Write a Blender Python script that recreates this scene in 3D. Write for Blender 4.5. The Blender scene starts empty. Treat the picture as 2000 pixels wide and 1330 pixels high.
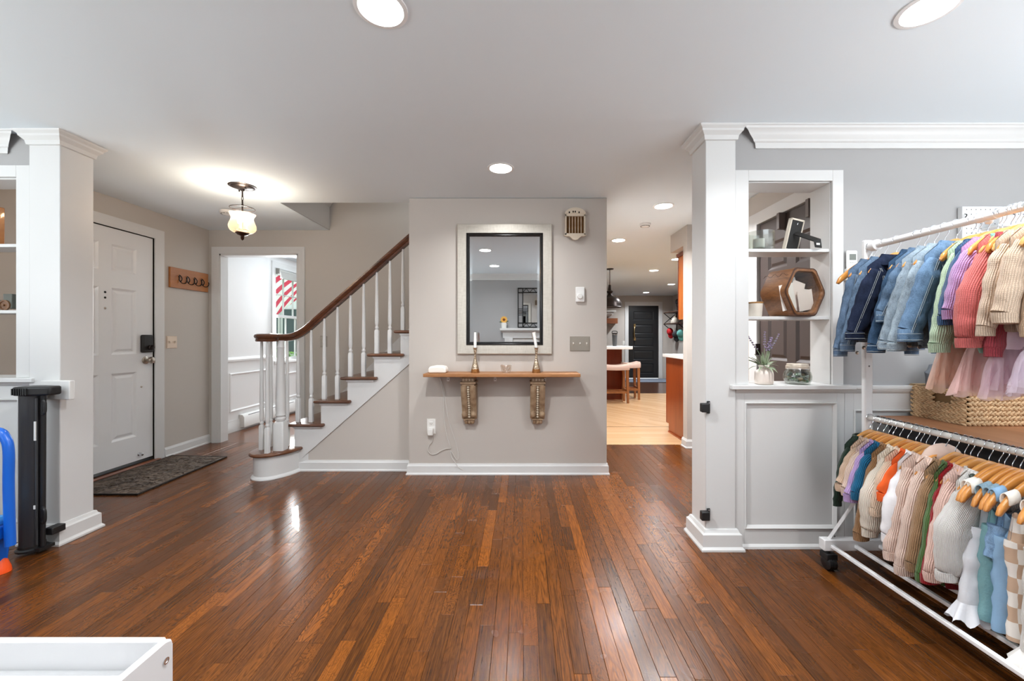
import bpy, bmesh, math, random
from mathutils import Vector, Matrix, noise
R = math.radians
sc = bpy.context.scene
COL = sc.collection
rng = random.Random(7)

# ------------------------------------------------------------------ camera
CAMZ = 1.141
cam_d = bpy.data.cameras.new('camera'); cam = bpy.data.objects.new('camera', cam_d); COL.objects.link(cam)
cam.location = (0, 0, CAMZ); cam.rotation_euler = (R(90), 0, 0)
cam_d.sensor_width = 36; cam_d.lens = 785 / 2000 * 36
cam_d.shift_x = (1000 - 1020) / 2000; cam_d.shift_y = (659 - 665) / 2000
cam_d.clip_start = 0.05; cam_d.clip_end = 200
sc.camera = cam
# ------------------------------------------------------------------ exposure, world
sc.view_settings.view_transform = 'Standard'
sc.view_settings.look = 'None'
sc.view_settings.gamma = 1
sc.view_settings.use_curve_mapping = False
sc.view_settings.exposure = 1.56
w = bpy.data.worlds.new('sky'); sc.world = w; w.use_nodes = True
bg = w.node_tree.nodes['Background']; bg.inputs[0].default_value = (0.90, 0.95, 1.0, 1); bg.inputs[1].default_value = 0.55
sc.cycles.transparent_max_bounces = 24
sc.cycles.caustics_reflective = False; sc.cycles.caustics_refractive = False; sc.cycles.sample_clamp_indirect = 6.0

def area(name, loc, direction, sx, sy, power, color=(1, 1, 1), shape='RECTANGLE', spread=180):
    l = bpy.data.lights.new(name, 'AREA'); l.shape = shape; l.size = sx
    if shape in ('RECTANGLE', 'ELLIPSE'): l.size_y = sy
    l.energy = power; l.color = color; l.spread = R(spread)
    o = bpy.data.objects.new(name, l); COL.objects.link(o); o.location = loc
    o.rotation_euler = Vector(direction).to_track_quat('-Z', 'Y').to_euler()
    return o
# fill lamps added by unseen playroom windows, aimed at the ceiling; dining window daylight
DAY = (0.95, 0.98, 1.0)
area('ceiling_fill_right', (3.36, 0.30, 1.40), (-1, 0.1, 3.5), 1.6, 1.3, 15, DAY)
area('ceiling_fill_left', (-3.96, 0.55, 1.40), (1, 0.15, 3.5), 1.7, 1.3, 12, DAY)
area('ceiling_fill_back_left', (-3.0, -0.66, 1.45), (0.1, 1, 4.5), 1.3, 1.3, 21, DAY)
area('ceiling_fill_back_right', (2.3, -0.66, 1.45), (-0.1, 1, 4.5), 1.5, 1.3, 22, DAY)
area('daylight_dining_window', (-3.40, 6.12, 1.45), (1, -0.35, -0.15), 0.85, 1.25, 34, DAY)
sun = bpy.data.lights.new('sun', 'SUN'); sun.energy = 3.0; sun.angle = R(0.6); sun.color = (1.0, 0.95, 0.88)
so = bpy.data.objects.new('sun', sun); COL.objects.link(so); so.location = (-8, 10, 8)
so.rotation_euler = Vector((1.55, -2.60, -0.85)).to_track_quat('-Z', 'Y').to_euler()

# ------------------------------------------------------------------ helpers
WL = {}
def U(px, py, y):
    """world point at depth y measured on the photograph"""
    return Vector(((px - 1020) * y / 785, y, CAMZ - (py - 659) * y / 785))

def lin(c):
    if isinstance(c, str):
        c = c.lstrip('#'); c = [int(c[i:i + 2], 16) / 255 for i in (0, 2, 4)]
    return tuple((x / 12.92 if x <= 0.04045 else ((x + 0.055) / 1.055) ** 2.4) for x in c[:3]) + (1,)

class NT:
    def __init__(s, name):
        s.m = bpy.data.materials.new(name); s.m.use_nodes = True
        s.t = s.m.node_tree; s.p = s.t.nodes['Principled BSDF']; s.out = s.t.nodes['Material Output']
    def n(s, typ, **kw):
        x = s.t.nodes.new(typ)
        for k, v in kw.items():
            if k.startswith('i_'):
                x.inputs[int(k[2:]) if k[2:].isdigit() else k[2:].replace('_', ' ')].default_value = v
            else: setattr(x, k, v)
        return x
    def l(s, a, b): s.t.links.new(a, b)
    def math(s, op, a, b=None, c=None):
        x = s.n('ShaderNodeMath', operation=op)
        for i, v in enumerate((a, b, c)):
            if v is None: continue
            if isinstance(v, (int, float)): x.inputs[i].default_value = v
            else: s.l(v, x.inputs[i])
        return x.outputs[0]
    def mix(s, fac, a, b, blend='MIX'):
        x = s.n('ShaderNodeMix', data_type='RGBA', blend_type=blend)
        for i, v in ((0, fac), (6, a), (7, b)):
            if isinstance(v, (int, float, tuple)): x.inputs[i].default_value = v
            else: s.l(v, x.inputs[i])
        return x.outputs[2]
    def coord(s, kind='Object', scale=(1, 1, 1), loc=(0, 0, 0), rot=(0, 0, 0)):
        c = s.n('ShaderNodeTexCoord'); m = s.n('ShaderNodeMapping')
        m.inputs['Scale'].default_value = scale; m.inputs['Location'].default_value = loc; m.inputs['Rotation'].default_value = rot
        s.l(c.outputs[kind], m.inputs[0]); return m.outputs[0]
    def noise(s, vec, scale, detail=3, rough=0.5, dist=0.0):
        x = s.n('ShaderNodeTexNoise'); x.inputs['Scale'].default_value = scale; x.inputs['Detail'].default_value = detail
        x.inputs['Roughness'].default_value = rough; x.inputs['Distortion'].default_value = dist
        if vec is not None: s.l(vec, x.inputs['Vector'])
        return x.outputs['Fac']
    def ramp(s, fac, stops):
        x = s.n('ShaderNodeValToRGB'); e = x.color_ramp.elements
        while len(e) < len(stops): e.new(0.5)
        for q, (p, c) in zip(e, stops): q.position = p; q.color = c
        s.l(fac, x.inputs[0]); return x.outputs[0]
    def bump(s, h, strength=0.3, dist=0.01):
        b = s.n('ShaderNodeBump'); b.inputs['Strength'].default_value = strength; b.inputs['Distance'].default_value = dist
        s.l(h, b.inputs['Height']); s.l(b.outputs[0], s.p.inputs['Normal'])

MATS = {}
def pm(name, col, rough=0.5, metal=0.0, spec=0.5, coat=0.0, var=None, bump=None, **kw):
    if name in MATS: return MATS[name]
    s = NT(name); c = lin(col)
    s.p.inputs['Base Color'].default_value = c
    s.p.inputs['Roughness'].default_value = rough; s.p.inputs['Metallic'].default_value = metal
    s.p.inputs['Specular IOR Level'].default_value = spec; s.p.inputs['Coat Weight'].default_value = coat
    if var:
        f = s.noise(s.coord('Object'), var[0], 3)
        s.l(s.mix(f, tuple(x * (1 - var[1]) for x in c[:3]) + (1,), tuple(min(1, x * (1 + var[1])) for x in c[:3]) + (1,)), s.p.inputs['Base Color'])
    if bump: s.bump(s.noise(s.coord('Object'), bump[0], 4), bump[1], bump[2] if len(bump) > 2 else 0.005)
    for k, v in kw.items(): s.p.inputs[k.replace('_', ' ')].default_value = v
    MATS[name] = s.m; return s.m

def emit(name, col, strength):
    s = NT(name); s.p.inputs['Base Color'].default_value = lin(col)
    s.p.inputs['Emission Color'].default_value = lin(col); s.p.inputs['Emission Strength'].default_value = strength
    MATS[name] = s.m; return s.m

def wood(name, c1, c2, axis='x', grain=9, rough=0.4, coat=0.0, fine=1.0):
    """streaky wood, grain along axis"""
    s = NT(name); sc_ = {'x': (0.12, 1, 1), 'y': (1, 0.12, 1), 'z': (1, 1, 0.12)}[axis]
    v = s.coord('Object', scale=sc_)
    a = s.noise(v, grain, 4, 0.6, 0.6); b = s.noise(v, grain * 9, 2, 0.6)
    f = s.math('ADD', s.math('MULTIPLY', a, 0.7), s.math('MULTIPLY', b, 0.3 * fine))
    s.l(s.ramp(f, [(0.3, lin(c2)), (0.62, lin(c1))]), s.p.inputs['Base Color'])
    s.p.inputs['Roughness'].default_value = rough; s.p.inputs['Coat Weight'].default_value = coat
    s.bump(b, 0.12, 0.002)
    MATS[name] = s.m; return s.m

def glass(name, col='#ffffff', rough=0.0, alpha=0.12, tint=0.0):
    """thin clear glass: mostly transparent with a sharp reflection (light passes through it)"""
    s = NT(name); t = s.n('ShaderNodeBsdfTransparent'); g = s.n('ShaderNodeBsdfGlossy'); m = s.n('ShaderNodeMixShader')
    t.inputs[0].default_value = lin(col); g.inputs['Roughness'].default_value = rough
    g2 = s.n('ShaderNodeNewGeometry'); dt = s.n('ShaderNodeVectorMath', operation='DOT_PRODUCT'); s.l(g2.outputs['Normal'], dt.inputs[0]); s.l(g2.outputs['Incoming'], dt.inputs[1])
    sch = s.math('POWER', s.math('SUBTRACT', 1.0, s.math('ABSOLUTE', dt.outputs['Value'])), 5.0)
    s.l(s.math('ADD', s.math('MULTIPLY', sch, 0.8), alpha), m.inputs[0]); s.l(t.outputs[0], m.inputs[1]); s.l(g.outputs[0], m.inputs[2])
    s.l(m.outputs[0], s.out.inputs[0]); MATS[name] = s.m; return s.m

def frame_of(d, up=Vector((0, 0, 1))):
    d = d.normalized()
    if abs(d.dot(up)) > 0.98: up = Vector((0, 1, 0)) if abs(d.y) < 0.9 else Vector((1, 0, 0))
    a = d.cross(up).normalized(); b = a.cross(d).normalized(); return a, b

class MB:
    def __init__(s): s.v = []; s.f = []; s.mi = []; s.uv = {}; s.m = 0
    def face(s, idx): s.f.append(tuple(idx)); s.mi.append(s.m)
    def box(s, x0, x1, y0, y1, z0, z1, M=None):
        b = len(s.v)
        for x, y, z in ((x0, y0, z0), (x1, y0, z0), (x1, y1, z0), (x0, y1, z0), (x0, y0, z1), (x1, y0, z1), (x1, y1, z1), (x0, y1, z1)):
            p = Vector((x, y, z)); s.v.append(M @ p if M else p)
        for q in ((3, 2, 1, 0), (4, 5, 6, 7), (0, 1, 5, 4), (1, 2, 6, 5), (2, 3, 7, 6), (3, 0, 4, 7)): s.face([b + i for i in q])
        return s
    def cb(s, c, sx, sy, sz, M=None):
        M2 = Matrix.Translation(Vector(c)) @ (M.to_4x4() if M else Matrix.Identity(4))
        return s.box(-sx / 2, sx / 2, -sy / 2, sy / 2, -sz / 2, sz / 2, M2)
    def frustum(s, T, r0, n0, r1, n1):
        """r=(u0,u1,w0,w1) rectangles at heights n0,n1, T maps (u,w,n) to world"""
        b = len(s.v)
        for r, n in ((r0, n0), (r1, n1)):
            for u, w_ in ((r[0], r[2]), (r[1], r[2]), (r[1], r[3]), (r[0], r[3])): s.v.append(Vector(T(u, w_, n)))
        for q in ((3, 2, 1, 0), (4, 5, 6, 7), (0, 1, 5, 4), (1, 2, 6, 5), (2, 3, 7, 6), (3, 0, 4, 7)): s.face([b + i for i in q])
    def loft(s, rings, closed=True, cap0=True, cap1=True, uvs=None):
        b = len(s.v); n = len(rings[0])
        for i, r in enumerate(rings):
            for j, p in enumerate(r):
                if uvs: s.uv[len(s.v)] = uvs[i][j]
                s.v.append(Vector(p))
        for i in range(len(rings) - 1):
            for j in range(n if closed else n - 1):
                k = (j + 1) % n
                s.face((b + i * n + j, b + i * n + k, b + (i + 1) * n + k, b + (i + 1) * n + j))
        if cap0: s.face([b + j for j in range(n)][::-1])
        if cap1: s.face([b + (len(rings) - 1) * n + j for j in range(n)])
        return s
    def prism(s, poly, axis, a0, a1):
        def P(p, a): return {'x': (a, p[0], p[1]), 'y': (p[0], a, p[1]), 'z': (p[0], p[1], a)}[axis]
        return s.loft([[P(p, a0) for p in poly], [P(p, a1) for p in poly]])
    def tube(s, pts, r, seg=8, cap=True, closed=False, sq=1.0):
        pts = [Vector(p) for p in pts]; rings = []; n = len(pts); a0 = None
        for i, p in enumerate(pts):
            if closed: d = pts[(i + 1) % n] - pts[i - 1]
            else: d = pts[min(i + 1, n - 1)] - pts[max(i - 1, 0)]
            d.normalize()
            if a0 is None: a, bb = frame_of(d)
            else:
                a = (a0 - d * a0.dot(d)).normalized(); bb = a.cross(d).normalized()
            a0 = a; rr = r[i] if isinstance(r, (list, tuple)) else r
            rings.append([p + a * math.cos(t) * rr + bb * math.sin(t) * rr * sq for t in (2 * math.pi * k / seg for k in range(seg))])
        if closed: rings.append(rings[0])
        return s.loft(rings, True, cap and not closed, cap and not closed)
    def sweep(s, pts, prof, up=Vector((0, 0, 1)), cap=True, closed=False):
        """prof: list of (side, up) offsets"""
        pts = [Vector(p) for p in pts]; rings = []; n = len(pts)
        for i, p in enumerate(pts):
            d = (pts[(i + 1) % n] - pts[i - 1]) if closed else (pts[min(i + 1, n - 1)] - pts[max(i - 1, 0)])
            d.normalize(); a = d.cross(up).normalized(); b = a.cross(d).normalized()
            rings.append([p + a * q[0] + b * q[1] for q in prof])
        if closed: rings.append(rings[0])
        return s.loft(rings, True, cap and not closed, cap and not closed)
    def lathe(s, prof, c, seg=20, M=None, cap=True):
        c = Vector(c); rings = []
        for r, z in prof:
            ring = []
            for k in range(seg):
                t = 2 * math.pi * k / seg; p = Vector((r * math.cos(t), r * math.sin(t), z))
                ring.append(c + (M @ p if M else p))
            rings.append(ring)
        return s.loft(rings, True, cap and prof[0][0] > 1e-5, cap and prof[-1][0] > 1e-5)
    def sph(s, c, rx, ry, rz, seg=10, rn=6, M=None):
        pr = [(math.sin(math.pi * i / rn), -math.cos(math.pi * i / rn)) for i in range(rn + 1)]
        S = Matrix.Diagonal((rx, ry, rz)); S = (M @ S) if M else S
        return s.lathe([(max(r, 1e-4), z) for r, z in pr], c, seg, S)
    def grid(s, fn, nu, nv, uvf=None):
        b = len(s.v)
        for i in range(nu + 1):
            for j in range(nv + 1):
                if uvf: s.uv[len(s.v)] = uvf(i / nu, j / nv)
                s.v.append(Vector(fn(i / nu, j / nv)))
        for i in range(nu):
            for j in range(nv):
                q = b + i * (nv + 1) + j; s.face((q, q + 1, q + nv + 2, q + nv + 1))
        return s
    def build(s, name, mat, parent=None, at=None, smooth=False, bevel=0.0, seg=2, solid=0.0, sub=0, angle=40, weld=False, kind=None, label=None):
        o0 = WL[parent.name] if parent else Vector(at if at else (0, 0, 0))
        me = bpy.data.meshes.new(name)
        me.from_pydata([tuple(p - o0) for p in s.v], [], s.f)
        for m in (mat if isinstance(mat, (list, tuple)) else [mat]): me.materials.append(m)
        if any(s.mi): me.polygons.foreach_set('material_index', s.mi)
        if s.uv:
            ul = me.uv_layers.new(name='UVMap')
            for lp in me.loops: ul.data[lp.index].uv = s.uv.get(lp.vertex_index, (0, 0))
        bm = bmesh.new(); bm.from_mesh(me)
        if weld: bmesh.ops.remove_doubles(bm, verts=bm.verts, dist=1e-5)
        bmesh.ops.recalc_face_normals(bm, faces=bm.faces); bm.to_mesh(me); bm.free()
        if smooth or bevel: me.shade_smooth(); me.set_sharp_from_angle(angle=R(angle))
        me.update()
        o = bpy.data.objects.new(name, me); COL.objects.link(o)
        if parent: o.parent = parent
        else: o.location = o0
        WL[o.name] = o0
        if bevel:
            md = o.modifiers.new('bevel', 'BEVEL'); md.width = bevel; md.segments = seg; md.limit_method = 'ANGLE'; md.angle_limit = R(40)
        if solid: md = o.modifiers.new('solid', 'SOLIDIFY'); md.thickness = solid; md.offset = 0
        if sub: md = o.modifiers.new('sub', 'SUBSURF'); md.levels = sub; md.render_levels = sub
        if kind: o['kind'] = kind
        if label: o['label'] = label
        return o

def tag(o, label, cat, group=None, kind=None):
    o['label'] = label; o['category'] = cat
    if group: o['group'] = group
    if kind: o['kind'] = kind
    return o
def thing(name, label, cat, loc, group=None):
    o = bpy.data.objects.new(name, None); COL.objects.link(o); o.location = loc; o.empty_display_size = 0.05
    WL[o.name] = Vector(loc); return tag(o, label, cat, group)
def struct(o): o['kind'] = 'structure'; return o
def copy_tree(o, parent=None):
    c = o.copy(); COL.objects.link(c); WL[c.name] = WL[o.name]
    if parent: c.parent = parent
    for ch in list(o.children): copy_tree(ch, c)
    return c
def bez(p0, p1, p2, p3, n=12):
    p0, p1, p2, p3 = map(Vector, (p0, p1, p2, p3)); r = []
    for i in range(n + 1):
        t = i / n; r.append(p0 * (1 - t) ** 3 + p1 * 3 * t * (1 - t) ** 2 + p2 * 3 * t * t * (1 - t) + p3 * t ** 3)
    return r
def smooth_path(pts, n=6):
    pts = [Vector(p) for p in pts]; r = []
    for i in range(len(pts) - 1):
        a = pts[max(i - 1, 0)]; b = pts[i]; c = pts[i + 1]; d = pts[min(i + 2, len(pts) - 1)]
        for k in range(n):
            t = k / n
            r.append(0.5 * ((2 * b) + (c - a) * t + (2 * a - 5 * b + 4 * c - d) * t * t + (3 * b - a - 3 * c + d) * t ** 3))
    r.append(pts[-1]); return r
# ------------------------------------------------------------------ materials of the house
WHITE = pm('white_trim_paint', '#d8d8d7', 0.38, bump=(60, 0.03, 0.002))
CEIL = pm('ceiling_paint', '#eaf3f9', 0.85, spec=0.2)
GREIGE = pm('greige_wall_paint', '#c4bdb6', 0.75, spec=0.25, bump=(180, 0.04, 0.001))
TAUPE = pm('foyer_taupe_paint', '#c4beb7', 0.75, spec=0.25, bump=(180, 0.04, 0.001))
GREY = pm('playroom_grey_paint', '#a9a8a8', 0.75, spec=0.25, bump=(180, 0.04, 0.001))
DINEW = pm('dining_white_paint', '#e6e6e6', 0.6)
DARKGAP = pm('dark_gap', '#17100c', 0.9)
BLACK = pm('black_plastic', '#1b1b1c', 0.45)
BLACKM = pm('black_iron', '#191818', 0.4, metal=0.6)
NICKEL = pm('brushed_nickel', '#b8ada0', 0.28, metal=1)
CHROME = pm('chrome_wire', '#d6d8dc', 0.15, metal=1)
BRONZE = pm('dark_bronze', '#3a3230', 0.35, metal=0.8)
LED = emit('downlight_lens', '#fffdf8', 9.0)

def ceil_z(y):
    if y >= 3.3: return 2.304
    if y <= 2.1: return 2.276
    return 2.276 + (y - 2.1) / 1.2 * 0.028

# ------------------------------------------------------------------ floor of oak strips
def plank_material():
    s = NT('stained_oak_strip')
    at = s.n('ShaderNodeAttribute', attribute_name='rnd')
    sep = s.n('ShaderNodeSeparateColor'); s.l(at.outputs['Color'], sep.inputs[0])
    g = s.n('ShaderNodeNewGeometry')
    off = s.n('ShaderNodeCombineXYZ'); s.l(s.math('MULTIPLY', sep.outputs[1], 37.0), off.inputs[0]); s.l(s.math('MULTIPLY', sep.outputs[2], 53.0), off.inputs[1])
    add = s.n('ShaderNodeVectorMath', operation='ADD'); s.l(g.outputs['Position'], add.inputs[0]); s.l(off.outputs[0], add.inputs[1])
    def mp(scale):
        m = s.n('ShaderNodeMapping'); m.inputs['Scale'].default_value = scale; s.l(add.outputs[0], m.inputs[0]); return m.outputs[0]
    # cathedral figure: contour lines of a stretched noise
    sx = s.n('ShaderNodeSeparateXYZ'); s.l(add.outputs[0], sx.inputs[0]); cx = s.n('ShaderNodeCombineXYZ')
    s.l(s.math('MULTIPLY', sx.outputs[0], 21.0), cx.inputs[0])
    s.l(s.math('MULTIPLY', sx.outputs[1], s.math('ADD', s.math('MULTIPLY', s.math('POWER', sep.outputs[1], 2.5), 11.0), 1.8)), cx.inputs[1])
    a = s.noise(cx.outputs[0], 1.0, 2.0, 0.45, 0.4)
    ring = s.math('SINE', s.math('MULTIPLY', a, s.math('ADD', s.math('MULTIPLY', sep.outputs[1], 60.0), 45.0)))
    ring = s.math('POWER', s.math('ADD', s.math('MULTIPLY', ring, 0.5), 0.5), 1.7)
    fine = s.math('POWER', s.noise(mp((210, 5, 1)), 1.0, 2, 0.6), 1.6)
    pores = s.math('POWER', s.noise(mp((190, 14, 1)), 1.0, 3, 0.7), 2.0)
    tone = s.ramp(sep.outputs[0], [(0.0, lin('#1f110a')), (0.14, lin('#331b0e')), (0.34, lin('#4d2911')), (0.6, lin('#623513')), (0.85, lin('#733f14')), (1.0, lin('#90501a'))])
    c = s.mix(s.math('MULTIPLY', ring, s.math('ADD', s.math('MULTIPLY', sep.outputs[2], 0.55), 0.45)), tone, lin('#1c0f08'))
    c = s.mix(s.math('MULTIPLY', fine, 0.6), c, lin('#a8621f'), 'MIX')
    c = s.mix(s.math('MULTIPLY', pores, 1.3), c, lin('#1d0f08'))
    s.l(c, s.p.inputs['Base Color'])
    sm = s.noise(s.coord('Object', scale=(1, 1, 1)), 3.0, 3)
    s.l(s.math('ADD', s.math('MULTIPLY', sm, 0.14), 0.19), s.p.inputs['Roughness'])
    s.p.inputs['Specular IOR Level'].default_value = 0.30
    s.p.inputs['Coat Weight'].default_value = 0.06; s.p.inputs['Coat Roughness'].default_value = 0.2
    low = s.noise(mp((9, 1.2, 1)), 1.0, 1)
    h = s.math('ADD', s.math('MULTIPLY', ring, 0.10), s.math('ADD', s.math('MULTIPLY', fine, 0.12), s.math('MULTIPLY', low, 1.6)))
    s.bump(h, 0.22, 0.004)
    return s.m
PLANK = plank_material()
fl = MB(); fl.box(-4.0, 3.4, -0.7, 3.35, -0.05, -0.012); fl.box(-3.5, -0.943, 3.35, 4.36, -0.05, -0.012); fl.box(0.704, 1.95, 3.35, 4.28, -0.05, -0.012)
floor = struct(fl.build('floor', DARKGAP))

def plank_geo(mb, cols, x0, x1, y0, y1, z=0.0):
    g, d = 0.0003, 0.0010
    b = len(mb.v)
    c = (rng.betavariate(2.2, 2.0), rng.random(), rng.random() ** 1.6, 1)
    if rng.random() < 0.07: c = (rng.random() * 0.1, c[1], 0.75, 1)
    if rng.random() < 0.05: c = (0.97, c[1], 0.05, 1)
    dz = rng.uniform(-0.0004, 0.0004)
    for i, zz in ((g, z - 0.011), (g, z - d), (g + d, z + dz)):
        for x, y in ((x0 + i, y0 + i), (x1 - i, y0 + i), (x1 - i, y1 - i), (x0 + i, y1 - i)):
            mb.v.append(Vector((x, y, zz))); cols.append(c)
    for k in (0, 4):
        for j in range(4): mb.face((b + k + j, b + k + (j + 1) % 4, b + k + 4 + (j + 1) % 4, b + k + 4 + j))
    mb.face((b + 8, b + 9, b + 10, b + 11))
def put_cols(o, cols):
    a = o.data.color_attributes.new('rnd', 'FLOAT_COLOR', 'POINT')
    a.data.foreach_set('color', [q for c in cols for q in c])
PWID = 0.0572
planks = []
nrow = int(7.4 / PWID)
for i in range(nrow):
    x0 = -4.0 + i * PWID; xm = x0 + PWID / 2
    y = -0.7 - rng.random() * 0.6
    yend = 3.35 if (-0.943 < xm < 0.704) else (4.36 if xm < -0.9 else (4.28 if xm < 1.92 else 2.35))
    if xm < -3.43: yend = 2.3
    while y < yend:
        L = rng.choice((0.3, 0.45, 0.6, 0.75, 0.95, 1.2, 1.5)) * rng.uniform(0.85, 1.15)
        y1 = min(y + L, yend)
        if yend - y1 < 0.12: y1 = yend
        ya = max(y, -0.7)
        if y1 > ya + 0.01:
            # share of the frame the strip fills
            a = 0
            for k in range(8):
                yy = ya + (y1 - ya) * (k + 0.5) / 8
                if yy < 1.34: continue
                px = 1020 + xm * 785 / yy
                if 0 <= px <= 2000: a += (PWID * 785 / yy) * (CAMZ * 785 / yy ** 2) * (y1 - ya) / 8
            planks.append((a, x0, x0 + PWID, ya, y1))
        y = y1
planks.sort(key=lambda p: -p[0])
for a, x0, x1, y0, y1 in planks[:298]:
    mb = MB(); cols = []; plank_geo(mb, cols, x0, x1, y0, y1); put_cols(mb.build('plank', PLANK, floor), cols)
mb = MB(); cols = []
for a, x0, x1, y0, y1 in planks[298:]: plank_geo(mb, cols, x0, x1, y0, y1)
o = mb.build('planks', PLANK, floor, kind='stuff'); put_cols(o, cols)

def strip_floor(name, c1, c2, rot, rough, width=0.06, length=0.9):
    s = NT(name); v = s.coord('Object', rot=(0, 0, rot))
    b = s.n('ShaderNodeTexBrick'); s.l(v, b.inputs['Vector'])
    for k, q in (('Scale', 1.0), ('Mortar Size', 0.0008), ('Brick Width', length), ('Row Height', width), ('Bias', 0.0), ('Mortar Smooth', 0.1)): b.inputs[k].default_value = q
    b.inputs['Color1'].default_value = lin(c1); b.inputs['Color2'].default_value = lin(c2)
    b.inputs['Mortar'].default_value = tuple(x * 0.6 for x in lin(c2)[:3]) + (1,)
    m = s.n('ShaderNodeMapping'); m.inputs['Scale'].default_value = (2, 40, 1); s.l(v, m.inputs[0])
    s.l(s.mix(s.math('MULTIPLY', s.noise(m.outputs[0], 1.5, 3), 0.35), b.outputs[0], tuple(x * 0.72 for x in lin(c2)[:3]) + (1,)), s.p.inputs['Base Color'])
    s.p.inputs['Roughness'].default_value = rough; MATS[name] = s.m; return s.m
LIGHTOAK = strip_floor('natural_oak_diagonal', '#dbb388', '#cba074', R(50), 0.25)
LIGHTOAKB = strip_floor('natural_oak_border', '#deb68c', '#d0a67a', 0, 0.22)
DARKFAR = strip_floor('dark_oak_far', '#5a3a2a', '#46291d', 0, 0.2)
DARKDIN = strip_floor('dark_oak_dining', '#6e452d', '#5a3723', R(90), 0.22)
mb = MB(); mb.box(0.2, 4.19, 4.28, 5.12, -0.03, 0); mb.m = 1; mb.box(0.2, 4.19, 5.135, 8.2, -0.03, 0); mb.m = 2; mb.box(0.2, 4.19, 8.2, 11.2, -0.03, 0); mb.box(0.2, 4.19, 5.12, 5.135, -0.03, -0.0002)
struct(mb.build('floor_kitchen', [LIGHTOAKB, LIGHTOAK, DARKFAR]))
mb = MB(); mb.box(-3.5, -0.5, 4.36, 8.0, -0.03, 0); struct(mb.build('floor_dining', DARKDIN))

# ------------------------------------------------------------------ ceiling with the stairwell opening
mb = MB()
def cstrip(x0, x1, ys):
    for a, b in zip(ys, ys[1:]):
        q = len(mb.v)
        for x, y, t in ((x0, a, 0), (x1, a, 0), (x1, b, 0), (x0, b, 0), (x0, a, .12), (x1, a, .12), (x1, b, .12), (x0, b, .12)):
            mb.v.append(Vector((x, y, ceil_z(y) + t)))
        for f in ((3, 2, 1, 0), (4, 5, 6, 7), (0, 1, 5, 4), (1, 2, 6, 5), (2, 3, 7, 6), (3, 0, 4, 7)): mb.face([q + i for i in f])
cstrip(-4.1, 4.3, [-0.8, 2.1, 3.3, 3.47]); cstrip(-4.1, -2.09, [3.47, 4.36]); cstrip(-0.90, 4.3, [3.47, 4.36]); cstrip(-4.1, -0.5, [4.39, 11.3]); cstrip(-0.5, 4.3, [4.36, 11.3])
struct(mb.build('ceiling', CEIL))
# stairwell shaft above the opening
mb = MB()
mb.box(-2.14, -2.09, 3.47, 4.36, 2.424, 3.1); mb.box(-2.14, -0.9, 3.42, 3.47, 2.424, 3.1); mb.box(-2.09, -0.9, 3.47, 4.36, 3.1, 3.15)
mb.box(-2.094, -2.088, 3.474, 4.36, 2.304, 2.43)
mb.prism([(-2.088, 2.55), (-1.8, 3.0), (-1.8, 3.1), (-2.088, 3.1)], 'y', 3.475, 4.358)
struct(mb.build('wall_stairwell', TAUPE))

# ------------------------------------------------------------------ walls
def wall(name, mat, boxes):
    m = MB()
    for b in boxes: m.box(*b)
    return struct(m.build(name, mat))
LX = -3.40
wall('wall_left', TAUPE, [(-3.55, LX, 2.25, 2.78, 0, 2.42), (-3.55, LX, 3.725, 4.46, 0, 2.42), (-3.55, LX, 2.78, 3.725, 2.065, 2.42)])
wall('wall_back', TAUPE, [(-3.40, -3.283, 4.36, 4.46, 0, 3.1), (-2.43, -0.5, 4.36, 4.46, 0, 3.1), (-3.283, -2.43, 4.36, 4.46, 2.046, 3.1)])
wall('wall_center', GREIGE, [(-0.943, 0.704, 3.35, 4.36, 0, 2.30)])
wall('wall_right', GREIGE, [(1.90, 2.0, 2.34, 2.47, 0, 2.30), (1.90, 2.0, 3.25, 4.14, 0, 2.30), (1.90, 2.0, 2.47, 3.25, 2.055, 2.30)])
wall('wall_pilaster', GREIGE, [(1.698, 2.6, 4.14, 4.24, 0, 2.304), (1.698, 2.6, 4.24, 4.60, 2.107, 2.304)])
wall('wall_kitchen_left', GREIGE, [(0.1, 0.2, 4.36, 11.2, 0, 2.31)])
wall('wall_kitchen_right', GREIGE, [(4.19, 4.3, 4.24, 11.3, 0, 2.31), (2.6, 4.3, 4.14, 4.24, 0, 2.31)])
wall('wall_kitchen_back', GREIGE, [(0.1, 2.96, 11.2, 11.3, 0, 2.31), (3.80, 4.3, 11.2, 11.3, 0, 2.31), (2.96, 3.80, 11.2, 11.3, 2.03, 2.31)])
wall('wall_partition_right', GREY, [(1.15, 1.225, 2.188, 2.34, 0, 2.30), (1.68, 3.45, 2.188, 2.34, 0, 2.30), (1.225, 1.68, 2.188, 2.34, 0, 0.85), (1.225, 1.68, 2.188, 2.34, 1.989, 2.30)])
wall('wall_partition_left', GREY, [(-4.05, -3.36, 2.25, 2.40, 0, 2.30), (-2.817, -2.72, 2.25, 2.40, 0, 2.30), (-3.36, -2.817, 2.25, 2.40, 0, 0.90), (-3.36, -2.817, 2.25, 2.40, 2.035, 2.30)])
wall('wall_playroom_left', GREY, [(-4.1, -4.0, -0.8, -0.35, 0, 2.30), (-4.1, -4.0, 1.45, 2.25, 0, 2.30), (-4.1, -4.0, -0.35, 1.45, 0, 0.7), (-4.1, -4.0, -0.35, 1.45, 2.1, 2.30)])
wall('wall_playroom_right', GREY, [(3.4, 3.5, -0.8, -0.55, 0, 2.30), (3.4, 3.5, 1.15, 2.19, 0, 2.30), (3.4, 3.5, -0.55, 1.15, 0, 0.7), (3.4, 3.5, -0.55, 1.15, 2.1, 2.30)])
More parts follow.
